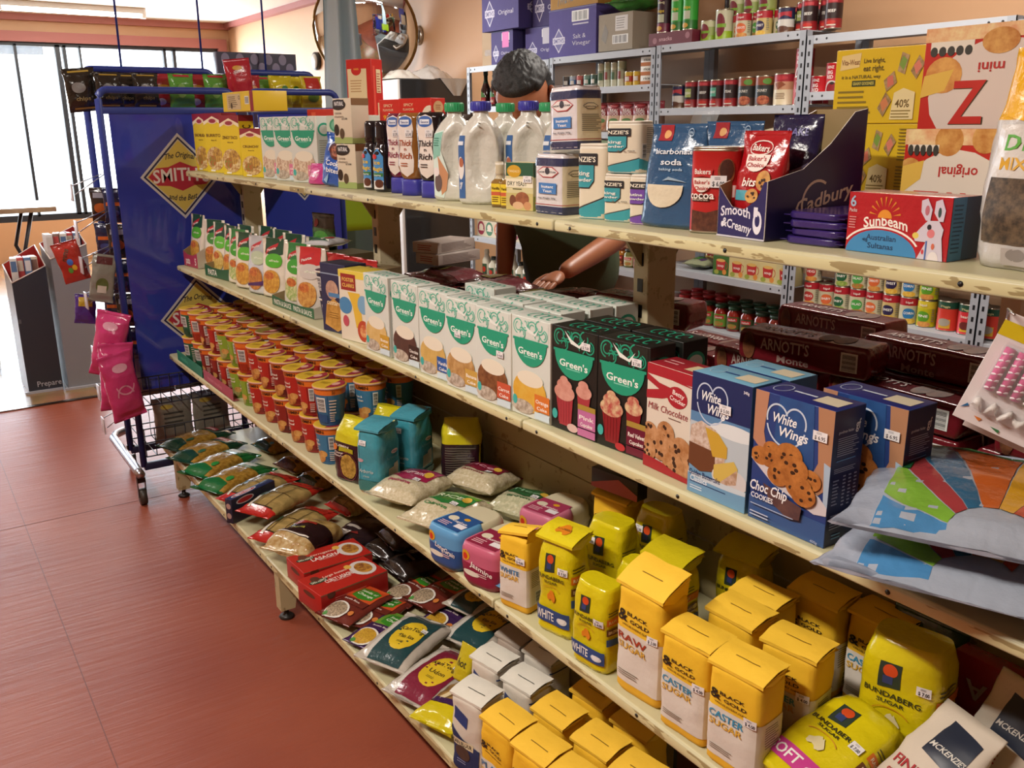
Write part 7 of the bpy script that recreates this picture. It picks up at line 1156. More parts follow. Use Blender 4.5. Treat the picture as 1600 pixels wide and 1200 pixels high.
    put(carton(.27, .26, .185, 'a09684:p', [('p', [(.08, .35), (.2, .75), (.3, .5), (.22, .2)], '7a7264'), ('r', .5, .52, .86, .92, 'd0ccc8'), ('ln', .53, .56, .83, .88, 5, '8a8680'), ('bc', .42, .18, .88, .42)]), 'brown_carton', 'grey brown carton with a white delivery label', 'box', MX+.02, 3.945, H+.3705, rot=1)
    put(pillow(.22, .09, .24, [(1, '3a8a34:g')], [('t', 'CC', .45, .45, .18, 'e0e8d8', .5, {'sh': .2}), ('e', .8, .2, .15, .12, '5a2c34:g')], seed=77, amp=.006), 'crisp_bag', 'green crisp bag lying on the grey brown carton', 'bag', MX+.01, 3.90, H+.3705+.19, rot=5, tilt=0, lie=True)
    put(pillow(.20, .08, .24, [(1, '98307c:g')], [('e', .4, .5, .3, .1, 'd8c8d0:g'), ('r', .2, .7, .8, .75, 'c8b838:g')], seed=78, amp=.006), 'crisp_bag', 'magenta crisp bag lying on the green one', 'bag', MX+.03, 3.84, H+.3705+.285, rot=-6, lie=True)
def jar(body, lab, lid, h, r, tx=''):
    m = MB(); m.lathe([(0, r*.9), (.006, r), (h*.74, r), (h*.84, r*.74), (h*.88, r*.74), (h*.88, .001)], body+':k', 18, 0, r, cap=False)
    S = SW(2*r, 2*r, h, [(0, 1, 1, 2), (1, 1, 1, 2)]); S.ns = 6; S.nv = 4; prn(m, S.wrap(), [('r', .12, .1, .88, .62, lab), ('r', .3, .42, .7, .56, 'c83038'), ('t', tx or 'relish', .5, .49, .08, 'f0e8e0', .26), ('e', .5, .22, .18, .1, 'c86840/8aa040:f70')], math.pi*r, h, du=.1)
    c = MB(); c.lathe([(h*.87, r*.84), (h*.88, r*.87), (h*.99, r*.87), (h, r*.82), (h, .001)], lid, 18, 0, r, cap=False)
    return kit(('jar_body', m), ('lid', c), rc=r)
steel_goods()
# ================================================================ blue wire display stands at the far end
BL, BD = '2a3c8c', '1c2444'
def stand(x0, x1, name_lab, first):
    ya, yb = 3.86, 4.11; e = bpy.data.objects.new('display_stand', None); COL.objects.link(e); e.location = (x0, ya, 0); tagit(e, name_lab, 'display stand', 'blue wire display stands')
    inv = Matrix.Translation((-x0, -ya, 0))
    def part(n, mb, up=None): o = bpy.data.objects.new(n, mb.mesh(n)); COL.objects.link(o); o.parent = up or e; o.matrix_parent_inverse = inv if not up else Matrix.Identity(4); return o
    for y, zt in ((ya, H+.138), (yb, H+.225)):
        r = .035; m = MB(); pts = [(x0, y, .09), (x0, y, zt-r)]+[(x0+r-r*math.cos(a), y, zt-r+r*math.sin(a)) for a in (.4, .8, 1.2)]+[(x0+r, y, zt), (x1-r, y, zt)]+[(x1-r+r*math.sin(a), y, zt-r+r*math.cos(a)) for a in (.4, .8, 1.2)]+[(x1, y, zt-r), (x1, y, .09)]
        m.tube(pts, .0135, BL, 12); part('frame', m)
    m = MB(); m.box(x0+.03, ya-.004, .42, x1-.012, ya+.0, H+.06, '3440a4:k', bev=.001)
    fw, fh = x1-x0-.042, H+.06-.42
    def dia(cu, cv, a):
        b = a*fw/fh*1.06; D = lambda k, c: ('p', [(cu-a*k, cv), (cu, cv+b*k), (cu+a*k, cv), (cu, cv-b*k)], c)
        return [D(1, 'c4c4c8'), D(.92, '23264e'), D(.86, 'c8c4b8'), D(.83, 'd0bc5c'), ('p', [(cu-a*.80, cv), (cu-a*.6, cv+b*.2), (cu-a*.3, cv+b*.22), (cu, cv+b*.34), (cu+a*.3, cv+b*.22), (cu+a*.6, cv+b*.2), (cu+a*.80, cv), (cu+a*.6, cv-b*.2), (cu+a*.3, cv-b*.22), (cu, cv-b*.34), (cu-a*.3, cv-b*.22), (cu-a*.6, cv-b*.2)], 'b02c40'),
                ('t', "SMITH'S", cu, cv, b*.30, 'e0dcd8', a*1.38, {'arc': .12}), ('t', 'The Original', cu, cv+b*.45, b*.13, '262838', a*.74, {'sh': .25, 'arc': .3}), ('t', 'and the Best', cu, cv-b*.45, b*.13, '262838', a*.70, {'sh': .25, 'arc': -.3})]
    c = .52
    prn(m, lambda u, v, o=0: (x0+.03+u*fw, ya-.004-o, .42+v*fh), dia(c, (1.275-.42)/fh, .335)+dia(c+.03, (.70-.42)/fh, .335), fw, fh)
    part('printed_panel', m)
    m = MB(); m.box(x0-.005, ya-.008, H+.05, x1+.005, ya+.004, H+.075, BL, bev=.002); part('rail', m)
    m = MB()
    for y in (ya+.03, (ya+yb)/2, yb-.03): m.tube([(x0, y, H+.068), (x1, y, H+.068)], .0025, BD, 6)
    for i in range(10): m.tube([(x0+(x1-x0)*i/9, ya, H+.066), (x0+(x1-x0)*i/9, yb, H+.066)], .002, BD, 5)
    part('wire_tray', m)
    for z in (.14, .36):
        m = MB()
        for zz in (z, z+.06, z+.12): m.tube([(x0+.01, ya-.03, zz), (x1-.01, ya-.03, zz), (x1-.01, yb, zz), (x0+.01, yb, zz)], .003, '181a24', 6, closed=True)
        n = 12
        for i in range(n+1): x = x0+.01+(x1-x0-.02)*i/n; m.tube([(x, ya-.03, z+.12), (x, ya-.03, z), (x, yb, z), (x, yb, z+.12)], .0022, '181a24', 5)
        part('wire_basket', m)
    m = MB(); m.box(x0, ya-.012, .075, x1, ya+.012, .105, BD, bev=.002); m.box(x0, yb-.012, .075, x1, yb+.012, .105, BD, bev=.002); part('base_bar', m)
    if first:
        m = MB(); m.tube([(x0+.01, 4.28, .13), (x0-.03, 4.25, .13), (x0-.05, 4.20, .13), (x0-.055, 3.70, .13), (x0-.055, 3.66, .13)], .018, 'b8bcc8:m', 14); part('chrome_bumper', m)
    for x, y in ((x0-.055 if first else x0, 3.67 if first else ya), (x1, ya), (x0, yb), (x1, yb)):
        m = MB(); m.tube([(x-.012, y, .034), (x+.012, y, .034)], .034, '3a3630', 16); m.box(x-.016, y-.01, .034, x-.013, y+.01, .10, '5a5a5a:m'); m.box(x+.013, y-.01, .034, x+.016, y+.01, .10, '5a5a5a:m'); m.box(x-.016, y-.01, .095, x+.016, y+.01, .115, '3a3a3c:m'); part('caster', m)
    for i, x in enumerate(((x0+.15, x1-.04) if first else (x0+.17,))):
        m = MB(); m.tube([(x, yb, H+.225), (x+.006, yb, 2.40), (x+.006, yb, CZ-.0)], .0045, BL, 8); part('hanging_rod', m)
stand(.72, 1.235, 'blue wire display stand with printed diamond panels at the left of the shelf', True)
stand(1.30, 1.685, 'blue wire display stand mostly hidden behind the far end of the shelf', False)
def stand_goods():
    ch = lambda c, f=(), s=1, c2=None, h=.17: pouch(.115, .05, h, [(1, c+':g')], list(f), seed=s, prof=PILLOW, amp=.004)
    dk = ch('26221c', [('r', .08, .06, .92, .1, 'a88a3c:g'), ('r', .08, .9, .92, .94, 'a88a3c:g'), ('e', .4, .55, .25, .12, '8a8a88:g'), ('t', 'chips', .5, .3, .09, '9a8a5a', .5)], 81)
    rd = ch('a82430', [('e', .5, .6, .34, .09, 'c88a30'), ('t', 'crunch', .5, .6, .06, 'a82430', .5), ('e', .4, .2, .2, .1, 'd0c8c4')], 82); gr = ch('5a9a3a', [('e', .4, .5, .2, .2, '8ab860:g'), ('r', .1, .9, .9, .96, 'b8303a:g')], 83)
    wh = ch('a89c84', [('r', .1, .5, .9, .9, '6a5a44:g')], 84); ye = ch('d0c020', [('e', .5, .4, .3, .2, 'b8a818:g'), ('e', .6, .6, .15, .1, '3a7a30')], 85); yr = ch('c8b42c', [('r', .05, .6, .95, .95, 'b83028:g'), ('e', .5, .35, .3, .15, '6a8a2c')], 86); bk = ch('14182c', [], 87)
    row = [(dk, 'black and gold'), (dk, 'black and gold'), (dk, 'black and gold'), (rd, 'red'), (gr, 'green'), (rd, 'red'), (gr, 'green'), (wh, 'pale brown'), (rd, 'red'), (gr, 'green'), (ye, 'yellow'), (ye, 'yellow'), (yr, 'yellow and red'), (bk, 'dark navy')]
    x = .735
    for i, (k, n) in enumerate(row):
        X = .785+.069*i
        if X > 1.67: break
        if i == 7: X += .01
        put(k, 'crisp_bag', '%s crisp bag in the top tray of the stands, %s from left' % (n, ORD[i]), 'bag', X, 3.93+.05*(i % 2), H+.071, abs_rot=8, sc=(.9, 1, .8))
    put(dk, 'crisp_bag', 'black and gold crisp bag sticking out at the left end of the tray', 'bag', .695, 3.975, H+.06, abs_rot=-8, roll=-5, sc=(1, 1, .95))
    put(ch('b82838', [('t', 'snack', .45, .75, .09, 'e8d0d0', .5, {'rot': 12}), ('e', .4, .8, .2, .05, 'd8a030')], 88), 'crisp_bag', 'tall red crisp bag rising above the tray of the stands', 'bag', 1.30, 3.90, H+.09, abs_rot=8, sc=(1, 1, 1.05), roll=-6)
    k = carton(.36, .05, .09, '3a3850:c', [('e', .1+.09*i, .5+.2*(-1)**i, .05, .25, '8a84a0') for i in range(10)]); put(k, 'patterned_box', 'dark patterned flat box behind the far row of crisp bags', 'box', 1.45, 4.15, H+.22, abs_rot=2); put(carton(.3, .04, .225, 'c8b4a0:c'), 'plain_box', 'plain beige box carrying the dark patterned one', 'box', 1.45, 4.155, H-.006, abs_rot=2)
    # goods hung on the stand's left side
    hk = MB()
    for i, z in enumerate((1.24, 1.10, .96, .82, .60, .44, .30)):
        for s in (0, 1): hk = MB() if s == 0 else hk; hk.tube([(.715, 3.90+.05*s, z+.05), (.60, 3.88+.05*s, z-.02+.03*s)], .0022, 'c8ccd4:m', 6)
        hk.box(.588, 3.87, z-.045, .592, 3.93, z+.02, 'c8c4cc', bev=.0008)
        make('peg_hook', hk, 'wire peg hook with a white ticket on the stand, %s from the top' % ORD[i], 'hook', group='peg hooks on the blue stand')
    def hang(c, f, s, w=.10, h=.15): return pouch(w, .03 if h < .2 else .075, h, [(1, c+':g')], f, seed=s, prof=PILLOW, amp=.004)
    P = hang('c43a74', [('o', .5, .6, .35, .2, .05, 200, 340, 'd890a8:g'), ('o', .45, .35, .3, .2, .05, 20, 170, 'd890a8:g'), ('e', .5, .8, .25, .06, 'd8a0b4:g')], 91, .13, .27)
    for x, y, z, r, t, n in ((.60, 3.83, .50, -30, 14, 'uppermost of the three'), (.635, 3.735, .38, 0, 4, 'in the middle of the three'), (.67, 3.655, .36, 10, -8, 'lowest and nearest of the three')):
        put(P, 'sweets_bag', 'long shiny pink bag hanging beside the stand, '+n, 'bag', x, y, z, abs_rot=r, roll=t)
    N = hang('1c2444', [('r', .1, .5, .9, .6, 'c05a20:g'), ('e', .5, .3, .3, .1, '3a4a80:g')], 92); O = hang('241c1c', [('e', .5, .4, .35, .15, 'a8501c:g'), ('r', .1, .7, .9, .85, '8a8a94:g')], 93); n = 0
    for i, z in enumerate((1.18, 1.04, .90, .76, .62)):
        for j, y in enumerate((3.93, 4.02)):
            put((N, O)[(i+j) % 2], 'snack_bag', '%s snack bag hung inside the stand, %s from the top, %s' % (('navy and orange', 'black and orange')[(i+j) % 2], ORD[i], ('front', 'back')[j]), 'bag', .735-.03*j, y-.02, z-.08, abs_rot=-35, sc=(.9, 1, .9), group='bags hung inside the stand')
    put(hang('a83028', [('t', 'mms', .4, .7, .14, '4a3018', .5, {'rot': 60}), ('e', .5, .5, .12, .08, '3a6ac0'), ('e', .4, .3, .1, .07, '5aa040'), ('e', .6, .35, .1, .07, 'd8a828')], 94, .10, .16), 'sweets_bag', 'red sweets bag with coloured dots hanging left of the stand', 'bag', .575, 3.93, .88, abs_rot=-20, roll=-14)
    put(hang('8a8c84', [('e', .5, .35, .3, .16, '5a6a3c:g'), ('r', .3, .2, .7, .35, 'd0ccc4'), ('r', .1, .8, .9, .95, '5a2c30:g')], 95, .09, .19), 'snack_bag', 'silver and green snack bag hanging above the pink bags', 'bag', .635, 3.86, .80, abs_rot=-10, roll=12)
    put(hang('4a3080', [('r', .1, .6, .9, .9, 'c8a838:g')], 96, .08, .12), 'snack_bag', 'small purple and yellow bag peeping out left of the pink bags', 'bag', .585, 3.97, .70, abs_rot=-10, roll=8)
    for z, y, x, r in ((.148, 3.93, .88, 0), (.148, 3.95, 1.05, 4), (.368, 3.93, .82, 0), (.368, 3.95, .99, 3), (.368, 3.95, 1.15, -3)):
        put(pillow(.165, .05, .20, [(1, '8a8678:g')], [('ln', .2, .3, .8, .7, 4, '4a4a44'), ('e', .3, .8, .2, .05, 'b8a040')], seed=int(x*100)), 'snack_bag', 'greyish snack bag in the %s wire basket of the left stand at %s' % (('lower' if z < .2 else 'upper'), {88: 'the left', 105: 'the right', 82: 'the left end', 99: 'the middle', 115: 'the right end'}[int(round(x*100))]), 'bag', x, y, z, abs_rot=r)
stand_goods()

# ================================================================ things beyond: bins, table, fridge, mirror, chair
def far_things():
    def bin_(x0, x1, y0, d, hf, hb, col, side, word, lab):
        e = bpy.data.objects.new('display_bin', None); COL.objects.link(e); e.location = (x0, y0, 0); tagit(e, lab, 'display bin')
        inv = Matrix.Translation((-x0, -y0, 0))
        m = MB(); y1 = y0+d; P = [(x0, y0, 0), (x1, y0, 0), (x1, y1, 0), (x0, y1, 0)]; T = [(x0, y0, hf), (x1, y0, (hf+hb)/2), (x1, y1, hb), (x0, y1, (hf+hb)/2-.02)]
        for i, c in enumerate((col, side, col, side)): j = (i+1) % 4; m.add([P[i], P[j], T[j], T[i]], [(0, 1, 2, 3)], c+':c'); m.add([tuple(Vector(q)*.98+Vector(((x0+x1)/2, (y0+y1)/2, q[2]))*.02) for q in (P[j], P[i], T[i], T[j])], [(0, 1, 2, 3)], 'a82c28:c')
        m.add([(a, b, hf-.03) for a, b, _ in P], [(0, 1, 2, 3)], '8a2420:c')
        for i in range(4): j = (i+1) % 4; m.tube([T[i], T[j]], .004, 'd8d0c8', 5)
        if word: prn(m, lambda u, v, o=0: (x0+u*(x1-x0), y0-.001-o, v*hf), [('t', word, .62, .075, .05, 'c0c0c4', .7, {'b': 0}), ('ln', .0, .6, .1, .7, 1, '5a5a60')], x1-x0, hf)
        o = bpy.data.objects.new('bin_body', m.mesh('bin_body')); COL.objects.link(o); o.parent = e; o.matrix_parent_inverse = inv
        b = MB(); b.box(x0-.02, y0-.02, 0, x1-.004, y0-.001, .012, 'b0aeb4:c'); o = bpy.data.objects.new('base_flap', b.mesh('base_flap')); COL.objects.link(o); o.parent = e; o.matrix_parent_inverse = inv
    bin_(.50, .68, 5.72, .36, .64, .80, '34363c', 'a4a8b0', 'Prepare', 'dark cardboard display bin with white lettering standing on the tiles')
    bin_(.705, .90, 5.68, .36, .76, .90, '8a8a8c', '6a6468', '', 'grey marbled cardboard display bin beside the blue stand')
    R = random.Random(3); C = ['d8d4cc', 'c4504c', '5a7aa0', 'd8c8b0', 'e0dcd8', '8a6a5a']
    for i in range(9):
        c = C[i % 6]; b = carton(.035, .10, .15, c+':c', [('r', .1, .5, .9, .9, C[(i+2) % 6])], [('r', .1, .1, .9, .6, C[(i+3) % 6]), ('e', .5, .75, .2, .1, 'd8a050')])
        put(b, 'small_box', 'small %s box standing in the display bins, %s from left' % ({'d8d4cc': 'pale', 'c4504c': 'red', '5a7aa0': 'blue', 'd8c8b0': 'cream', 'e0dcd8': 'white', '8a6a5a': 'brown'}[c], ORD[i]), 'box', (.53+.036*i if i < 4 else .73+.036*(i-4)), 5.80+.02*(i % 2), .612 if i < 4 else .732, abs_rot=R.uniform(-12, 12), group='small boxes in the display bins')
    # table with bent iron legs and a dark chair
    e = bpy.data.objects.new('cafe_table', None); COL.objects.link(e); e.location = (.4, 7.5, 0); tagit(e, 'pale wooden table with bent dark iron legs by the bright window', 'table'); inv = Matrix.Translation((-.4, -7.5, 0))
    def part(n, mb): o = bpy.data.objects.new(n, mb.mesh(n)); COL.objects.link(o); o.parent = e; o.matrix_parent_inverse = inv
    m = MB(); m.box(-.4, 7.2, .90, .98, 7.9, .935, 'b89c78/a08060:n8', bev=.004); part('table_top', m)
    for x in (-.25, .85):
        for y in (7.3, 7.8): m = MB(); m.tube([(x, y, 0), (x+.02, y, .3), (x-.10, y, .62), (x-.02, y, .90)], .014, '24242a', 8); part('leg', m)
    m = MB(); m.box(-.1, 6.95, .66, .50, 7.15, .70, '2c3a54', bev=.01); 
    for x in (-.08, .46): m.tube([(x, 6.98, 0), (x, 6.98, .66)], .012, '24242a', 8); m.tube([(x, 7.13, 0), (x, 7.13, .66)], .012, '24242a', 8)
    make('bench_seat', m, 'dark blue bench seat in front of the pale table', 'bench')
    # fridge
    e = bpy.data.objects.new('fridge', None); COL.objects.link(e); e.location = (3.15, 6.1, 0); tagit(e, 'tall fridge with a white front and dark side standing against the back wall', 'fridge'); inv = Matrix.Translation((-3.15, -6.1, 0))
    m = MB(); m.box(3.16, 6.1, .0, 3.735, 6.68, 1.785, '303234:k', bev=.006); part('cabinet', m)
    m = MB(); m.box(3.135, 6.105, .08, 3.16, 6.675, 1.78, 'e4e2e0', bev=.006); part('door', m)
    m = MB(); m.tube([(3.115, 6.16, .9), (3.115, 6.16, 1.4)], .01, 'a8aab0:m', 8); part('handle', m)
    R = random.Random(5)
    def crump(w, d, h, seed, c): 
        m = MB(); m.grid(lambda u, v: Vector(((u-.5)*w*(1.1-.3*abs(v-.5)), (v-.5)*d, h*(math.sin(math.pi*min(max(u, 0), 1))**.6)*(math.sin(math.pi*v)**.6)*(.75+.5*noise.noise(Vector((u*5, v*5, seed))))+.003)), 16, 14, c); return kit(('bag', m))
    put(crump(.22, .30, .08, 1, 'd8d4cc:g'), 'plastic_bag', 'white crumpled plastic bag on the left of the fridge top', 'bag', 3.27, 6.32, 1.786, abs_rot=0); put(crump(.26, .30, .13, 4, 'cfcac6:g'), 'plastic_bag', 'white peaked plastic bag on the middle of the fridge top', 'bag', 3.54, 6.36, 1.786, abs_rot=20)
    m = MB(); m.grid(lambda u, v: Vector(((u-.5)*.24*(1-v*.75)+.02*v, -.006-.004*math.sin(9*u), -.12*v+.006)), 10, 8, 'b8b4ae:g'); m.grid(lambda u, v: Vector(((u-.5)*.24, v*.2, .007+.004*noise.noise(Vector((u*6, v*6, 2))))), 8, 6, 'b8b4ae:g'); put(kit(('bag', m)), 'plastic_bag', 'thin plastic sheet hanging over the dark side of the fridge', 'bag', 3.60, 6.098, 1.785, abs_rot=0)
    # convex mirror
    e = bpy.data.objects.new('convex_mirror', None); COL.objects.link(e); c = Vector((3.38, 7.10, 2.19)); e.location = c; tagit(e, 'round convex security mirror with a brass rim on the back wall', 'mirror')
    q = Vector((-.62, -.72, -.28)).to_track_quat('Z', 'Y').to_matrix().to_4x4()
    m = MB(); r = .42; m.lathe([(0, r), (.02, r*.94), (.055, r*.8), (.085, r*.6), (.105, r*.36), (.115, r*.15), (.118, .001)], 'e8ecee:m', 40, cap=False); M('e8ecee:m').node_tree.nodes['Principled BSDF'].inputs['Roughness'].default_value = .03
    m.v = [tuple(q @ Vector(p)) for p in m.v]; o = bpy.data.objects.new('mirror_dome', m.mesh('mirror_dome')); COL.objects.link(o); o.parent = e
    m = MB(); m.tube([q @ Vector((r*math.cos(a*math.pi/24), r*math.sin(a*math.pi/24), 0)) for a in range(48)], .012, '8a6c3c:m', 8, closed=True); o = bpy.data.objects.new('rim', m.mesh('rim')); COL.objects.link(o); o.parent = e
    m = MB(); m.lathe([(-.005, r*.98), (-.02, r*.9), (-.02, .001)], '4a4640', 30, cap=False); m.v = [tuple(q @ Vector(p)) for p in m.v]; o = bpy.data.objects.new('back_plate', m.mesh('back_plate')); COL.objects.link(o); o.parent = e
    m = MB(); W0 = Vector((3.745, 6.88, 2.155))-c; m.tube([q @ Vector((0, 0, -.02)), q @ Vector((.05, 0, -.10)), Vector((.16, -.22, -.14)), W0], .012, 'a8a49c:m', 8); o = bpy.data.objects.new('arm', m.mesh('arm')); COL.objects.link(o); o.parent = e
    m = MB(); m.tube([W0+Vector((-.022, 0, 0)), W0], [.055, .075], 'c0bcb4:m', 24); o = bpy.data.objects.new('wall_plate', m.mesh('wall_plate')); COL.objects.link(o); o.parent = e
    # clock, cloth, chair, cabinet
    m = MB(); m.tube([(3.745, 8.98, 2.08), (3.715, 8.98, 2.08)], .085, '2c2a2c', 24); m.tube([(3.716, 8.98, 2.08), (3.709, 8.98, 2.08)], .068, 'c8c0b4', 24); make('wall_clock', m, 'small round dark rimmed clock on the wall near the far corner', 'clock')
    def cl(u, v):
        z = CZ-.005-1.30*v; w = .06+.15*min(1, v*1.3)+.02*math.sin(v*6); return Vector((2.06+.02*v+(u-.5)*w*1.1, 4.6+.05*math.sin(u*14+v*2)*(.4+.6*v), z))
    m = MB(); m.grid(cl, 30, 24, 'c2d6dc:d40'); m.grid(lambda u, v: cl(u, v)+Vector((0, .012, 0)), 30, 24, 'c2d6dc:d40'); make('hanging_cloth', m, 'blue grey cloth hanging in folds beside the stands', 'cloth')
    e = bpy.data.objects.new('lime_chair', None); COL.objects.link(e); e.location = (2.05, 4.5, 0); tagit(e, 'lime green plastic chair seen under the top shelf', 'chair'); inv = Matrix.Translation((-2.05, -4.5, 0))
    s = SW(.46, .03, .40, [(0, .9, .8, 5), (.1, 1, 1, 5), (.8, 1, 1, 4), (1, .85, .7, 3)]); m = MB(); s.body(m, '9cba1c', ns=8, nv=8); m.v = [(x+2.05, y+4.5+.06*(x/.23)**2*0+.04*((x)/.23)**2, z+.93) for x, y, z in m.v]; part('backrest', m)
    m = MB(); m.box(1.83, 4.50, .44, 2.27, 4.92, .48, '9cba1c', bev=.015); part('seat', m)
    for x in (1.86, 2.24):
        for y in (4.53, 4.88): m = MB(); m.tube([(x, y, 0), (x, y, .44)], .013, '9a9ca0:m', 8); part('leg', m)
        m = MB(); m.tube([(x, 4.515, .46), (x, 4.505, 1.0)], .012, '9a9ca0:m', 8); part('back_support', m)
    m = MB(); m.box(1.95, 5.0, 0, 2.55, 5.4, .93, '5f686c', bev=.004); m.box(1.97, 4.997, .05, 2.53, 5.0, .45, '566064'); m.box(1.97, 4.997, .47, 2.53, 5.0, .91, '566064'); make('grey_cabinet', m, 'low grey cabinet standing behind the lime chair', 'cabinet')
far_things()

# ================================================================ the man bending over the far side of the shelf
def person():
    fx = Vector((-.90, -.43, 0)).normalized(); sd = Vector((fx.y*-1, fx.x, 0))*-1       # facing, and toward his left hand
    J = {}
    pel, sp1, ch, nk = Vector((1.97, 2.53, .97)), Vector((1.92, 2.50, 1.11)), Vector((1.85, 2.46, 1.28)), Vector((1.755, 2.395, 1.425))
    A = Vector((1.955, 2.30, 1.33)); B = Vector((1.80, 2.63, 1.33))
    ea, wa = Vector((1.955, 2.27, 1.115)), Vector((1.63, 2.16, 1.035)); eb, wb = Vector((1.77, 2.66, 1.14)), Vector((1.70, 2.58, .95))
    def skin(nodes, edges, mat, name, sub=2):
        me = bpy.data.meshes.new(name); me.from_pydata([n[0] for n in nodes], edges, []); o = bpy.data.objects.new(name, me); COL.objects.link(o); o.modifiers.new('s', 'SKIN')
        for v, n in zip(me.skin_vertices[0].data, nodes): v.radius = n[1] if isinstance(n[1], tuple) else (n[1], n[1])
        me.skin_vertices[0].data[0].use_root = True; s = o.modifiers.new('u', 'SUBSURF'); s.levels = s.render_levels = sub
        dg = bpy.context.evaluated_depsgraph_get(); r = bpy.data.meshes.new_from_object(o.evaluated_get(dg)); bpy.data.objects.remove(o)
        vs = [tuple(v.co) for v in r.vertices]; fs = [tuple(p.vertices) for p in r.polygons]; bpy.data.meshes.remove(r); m = MB(); m.add(vs, fs, mat, True); return m
    nodes = [(pel, .12), (sp1, .115), (ch, .125), (nk, .055), (nk+Vector((-.04, -.02, .05)), .05), (A, .06), (A*.5+ea*.5, .046), (ea, .041), (ea*.5+wa*.5, .036), (wa, .026), (B, .06), (B*.5+eb*.5, .046), (eb, .041), (eb*.5+wb*.5, .036), (wb, .026)]
    ed = [(0, 1), (1, 2), (2, 3), (3, 4), (2, 5), (5, 6), (6, 7), (7, 8), (8, 9), (2, 10), (10, 11), (11, 12), (12, 13), (13, 14)]
    cr = pel+Vector((.02, 0, -.13)); nodes.append((cr, .11)); ed.append((0, 15)); hips = [Vector((2.02, 2.43, .70)), Vector((1.97, 2.63, .70))]
    for k, hp in enumerate(hips):
        b = len(nodes); kn = hp+Vector((-.03, 0, -.23)); an = hp+Vector((.03, 0, -.62)); nodes += [(hp, .085), (kn, .058), (kn*.5+an*.5, .052), (an, .036), (an+Vector((-.10, -.05, -.045)), .035), (an+Vector((-.18, -.08, -.055)), .025)]; ed += [(15, b), (b, b+1), (b+1, b+2), (b+2, b+3), (b+3, b+4), (b+4, b+5)]
    SKN = 'a5694a'; m = skin(nodes, ed, SKN, 'body')
    def hand(w, d, up, s):
        """palm, four unequal curled fingers and a thumb from the side"""
        d = d.normalized(); side = d.cross(up).normalized()*s; dn = -up
        ns = [(w, .024), (w+d*.045, (.036, .016)), (w+d*.085, (.038, .014))]; m.add(*(lambda q: (q.v, q.f))(skin(ns, [(0, 1), (1, 2)], SKN, 'palm')), SKN, True)
        for i, L in enumerate((.068, .078, .072, .056)):
            b = w+d*.082+side*(.027-.018*i); p1 = b+d*L*.45+dn*.006; p2 = p1+d*L*.28+dn*L*.26; p3 = p2+d*L*.10+dn*L*.24
            q = skin([(b-d*.012, .0085), (b+d*.004, .009), (p1, .0082), (p2, .0075), (p3, .0062)], [(0, 1), (1, 2), (2, 3), (3, 4)], SKN, 'finger'); m.add(q.v, q.f, SKN, True)
        b = w+d*.028+side*.028; p1 = b+d*.028+side*.022+dn*.008; p2 = p1+d*.026+side*.004+dn*.012; q = skin([(b-side*.012, .011), (b+side*.004, .0115), (p1, .010), (p2, .008)], [(0, 1), (1, 2), (2, 3)], SKN, 'thumb'); m.add(q.v, q.f, SKN, True)
    hand(wa, wa-ea, Vector((0, 0, 1)), 1); hand(wb, wb-eb, Vector((.5, .2, 0)).normalized(), -1)
    # head
    F = Vector((-.66, -.50, -.56)).normalized(); S_ = Vector((0, 0, 1)).cross(F).normalized(); U = F.cross(S_).normalized(); c = Vector((1.615, 2.335, 1.545))
    hd = Matrix((S_, F, U)).transposed()          # local x side, y forward, z up
    def g(p, q, s): return math.exp(-((p-q)/s)**2)
    def headp(th, ph, o=0):
        x, y, z = math.sin(ph)*math.cos(th), math.sin(ph)*math.sin(th), math.cos(ph)
        w = .076*(1-.20*max(0, -z)*max(0, y)); X, Y, Z = x*w, y*.096, z*.112
        if y > 0 and z < 0: Y += .010*(-z); X *= 1-.25*(-z)**2
        n = g(th, math.pi/2, .13)
        Y += .022*n*g(z, -.12, .16)*(y > 0)+.006*n*g(z, -.42, .08)*(y > 0)-.007*(g(th, math.pi/2-.42, .17)+g(th, math.pi/2+.42, .17))*g(z, .05, .10)*(y > 0)+.008*g(z, .20, .09)*(y > 0)
        v = Vector((X, Y, Z)); return c+hd @ (v+v.normalized()*o)
    n1, n2 = 48, 32
    vs = [headp(2*math.pi*i/n1, math.pi*max(j, .02)/n2) for j in range(n2+1) for i in range(n1)]; m.add(vs, [(j*n1+i, j*n1+(i+1) % n1, (j+1)*n1+(i+1) % n1, (j+1)*n1+i) for j in range(n2) for i in range(n1)][::1], SKN, True)
    for s in (-1, 1):
        q = skin([(c+hd @ Vector((s*.074, -.008, -.03)), (.006, .010)), (c+hd @ Vector((s*.083, -.016, -.005)), (.008, .015)), (c+hd @ Vector((s*.086, -.022, .022)), (.007, .013))], [(0, 1), (1, 2)], SKN, 'ear'); m.add(q.v, q.f, '9a5c42', True)
    e = bpy.data.objects.new('person', None); COL.objects.link(e); e.location = (2.0, 2.5, 0); tagit(e, 'man with short dark greying hair in a dark green t-shirt bending over the shelf', 'person')
    inv = Matrix.Translation((-2.0, -2.5, 0))
    def part(n, mb): o = bpy.data.objects.new(n, mb.mesh(n)); COL.objects.link(o); o.parent = e; o.matrix_parent_inverse = inv
    part('body', m)
    h = MB(); vs = []; n1, n2 = 110, 60
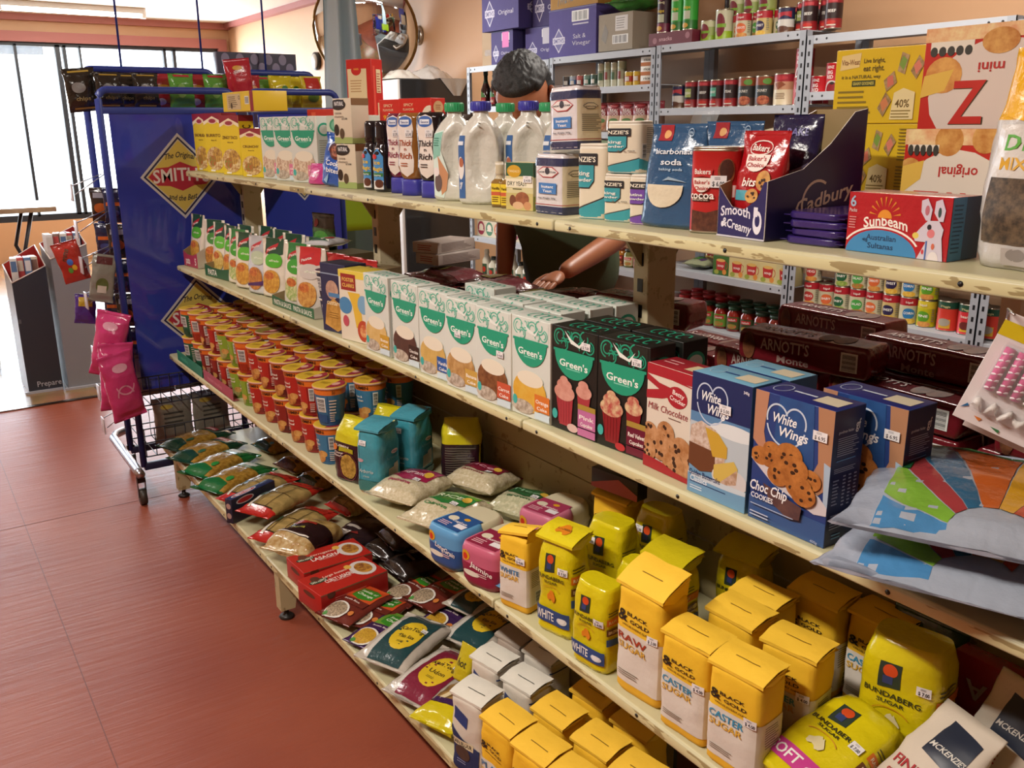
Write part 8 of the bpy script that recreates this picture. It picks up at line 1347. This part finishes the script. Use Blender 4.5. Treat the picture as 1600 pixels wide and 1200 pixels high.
    def hair(th, ph):
        y = math.sin(ph)*math.sin(th); z = math.cos(ph); y_ = y; x_ = math.sin(ph)*math.cos(th); fr = .36+.10*math.cos(2*th)*(1 if y > 0 else 0)
        lim = (fr if y > .35 else -.05 if y > -.1 else -.55); lim = .42-.0*y if y > .45 else (.34 if y > -.30 else -.40)
        k = max(0, min(1, (z-lim)/.12)); o = -.004+k*(.017+.010*max(0, z))+(.005*noise.noise(Vector((x_*9, y_*9, z*9)))+.004*noise.noise(Vector((x_*24, y_*24, z*24))))*k; return headp(th, ph, o)
    vs = [hair(2*math.pi*i/n1, math.pi*max(j, .02)/n2*.78) for j in range(n2+1) for i in range(n1)]; h.add(vs, [(j*n1+i, j*n1+(i+1) % n1, (j+1)*n1+(i+1) % n1, (j+1)*n1+i) for j in range(n2) for i in range(n1)], '202224/44474a:h', True); part('hair', h)
    for s in (-1, 1):
        ec = c+hd @ Vector((s*.030, .076, .006)); q = MB(); q.lathe([(-.011+.022*i/8, .011*math.sin(math.pi*max(.02, min(i, 7.9))/8)) for i in range(9)], 'e0d8cc:k', 12, cap=False); q.v = [tuple(ec+Vector(p)) for p in q.v]; t = ec+F*.0095; q.lathe([(0, .0045), (.002, .003), (.003, .0005)], '2a1c14:k', 10, cap=False); q.v = q.v[:108]+[tuple(t+F.to_track_quat('Z', 'Y') @ Vector(p)) for p in q.v[108:]]; part('eye', q)
        b = skin([(c+hd @ Vector((s*.014, .098, .024)), .0035), (c+hd @ Vector((s*.034, .092, .030)), .004), (c+hd @ Vector((s*.052, .076, .024)), .003)], [(0, 1), (1, 2)], '241f1c', 'b', 1); part('eyebrow', b)
    mo = skin([(c+hd @ Vector((-.022, .092, -.052)), .003), (c+hd @ Vector((0, .101, -.050)), .005), (c+hd @ Vector((.022, .092, -.052)), .003)], [(0, 1), (1, 2)], '8a4a3c', 'm', 1); part('mouth', mo)
    sh = skin([(pel+Vector((-.01, 0, -.13)), .19), (pel*.5+sp1*.5, .178), (ch, (.19, .17)), (ch*.4+nk*.6, .095), (A, .088), (A*.6+ea*.4, .070), (A*.35+ea*.65, .066), (B, .088), (B*.6+eb*.4, .070), (B*.35+eb*.65, .066)], [(0, 1), (1, 2), (2, 3), (2, 4), (4, 5), (5, 6), (2, 7), (7, 8), (8, 9)], '48583e:d', 'shirt'); part('shirt', sh)
    N = [(pel+Vector((0, 0, .02)), .135), (cr, .128)]; E_ = [(0, 1)]
    for hp in hips: b = len(N); kn = hp+Vector((-.03, 0, -.23)); an = hp+Vector((.03, 0, -.60)); N += [(hp, .092), (kn, .072), (an, .056)]; E_ += [(1, b), (b, b+1), (b+1, b+2)]
    part('trousers', skin(N, E_, '22262c:d', 'trousers'))
    for hp in hips: an = hp+Vector((.03, 0, -.665)); part('shoe', skin([(an+Vector((.04, .02, 0)), (.038, .036)), (an+Vector((-.06, -.02, 0)), (.045, .034)), (an+Vector((-.18, -.07, -.004)), (.045, .028))], [(0, 1), (1, 2)], '1c1a1a', 'shoe'))
person()
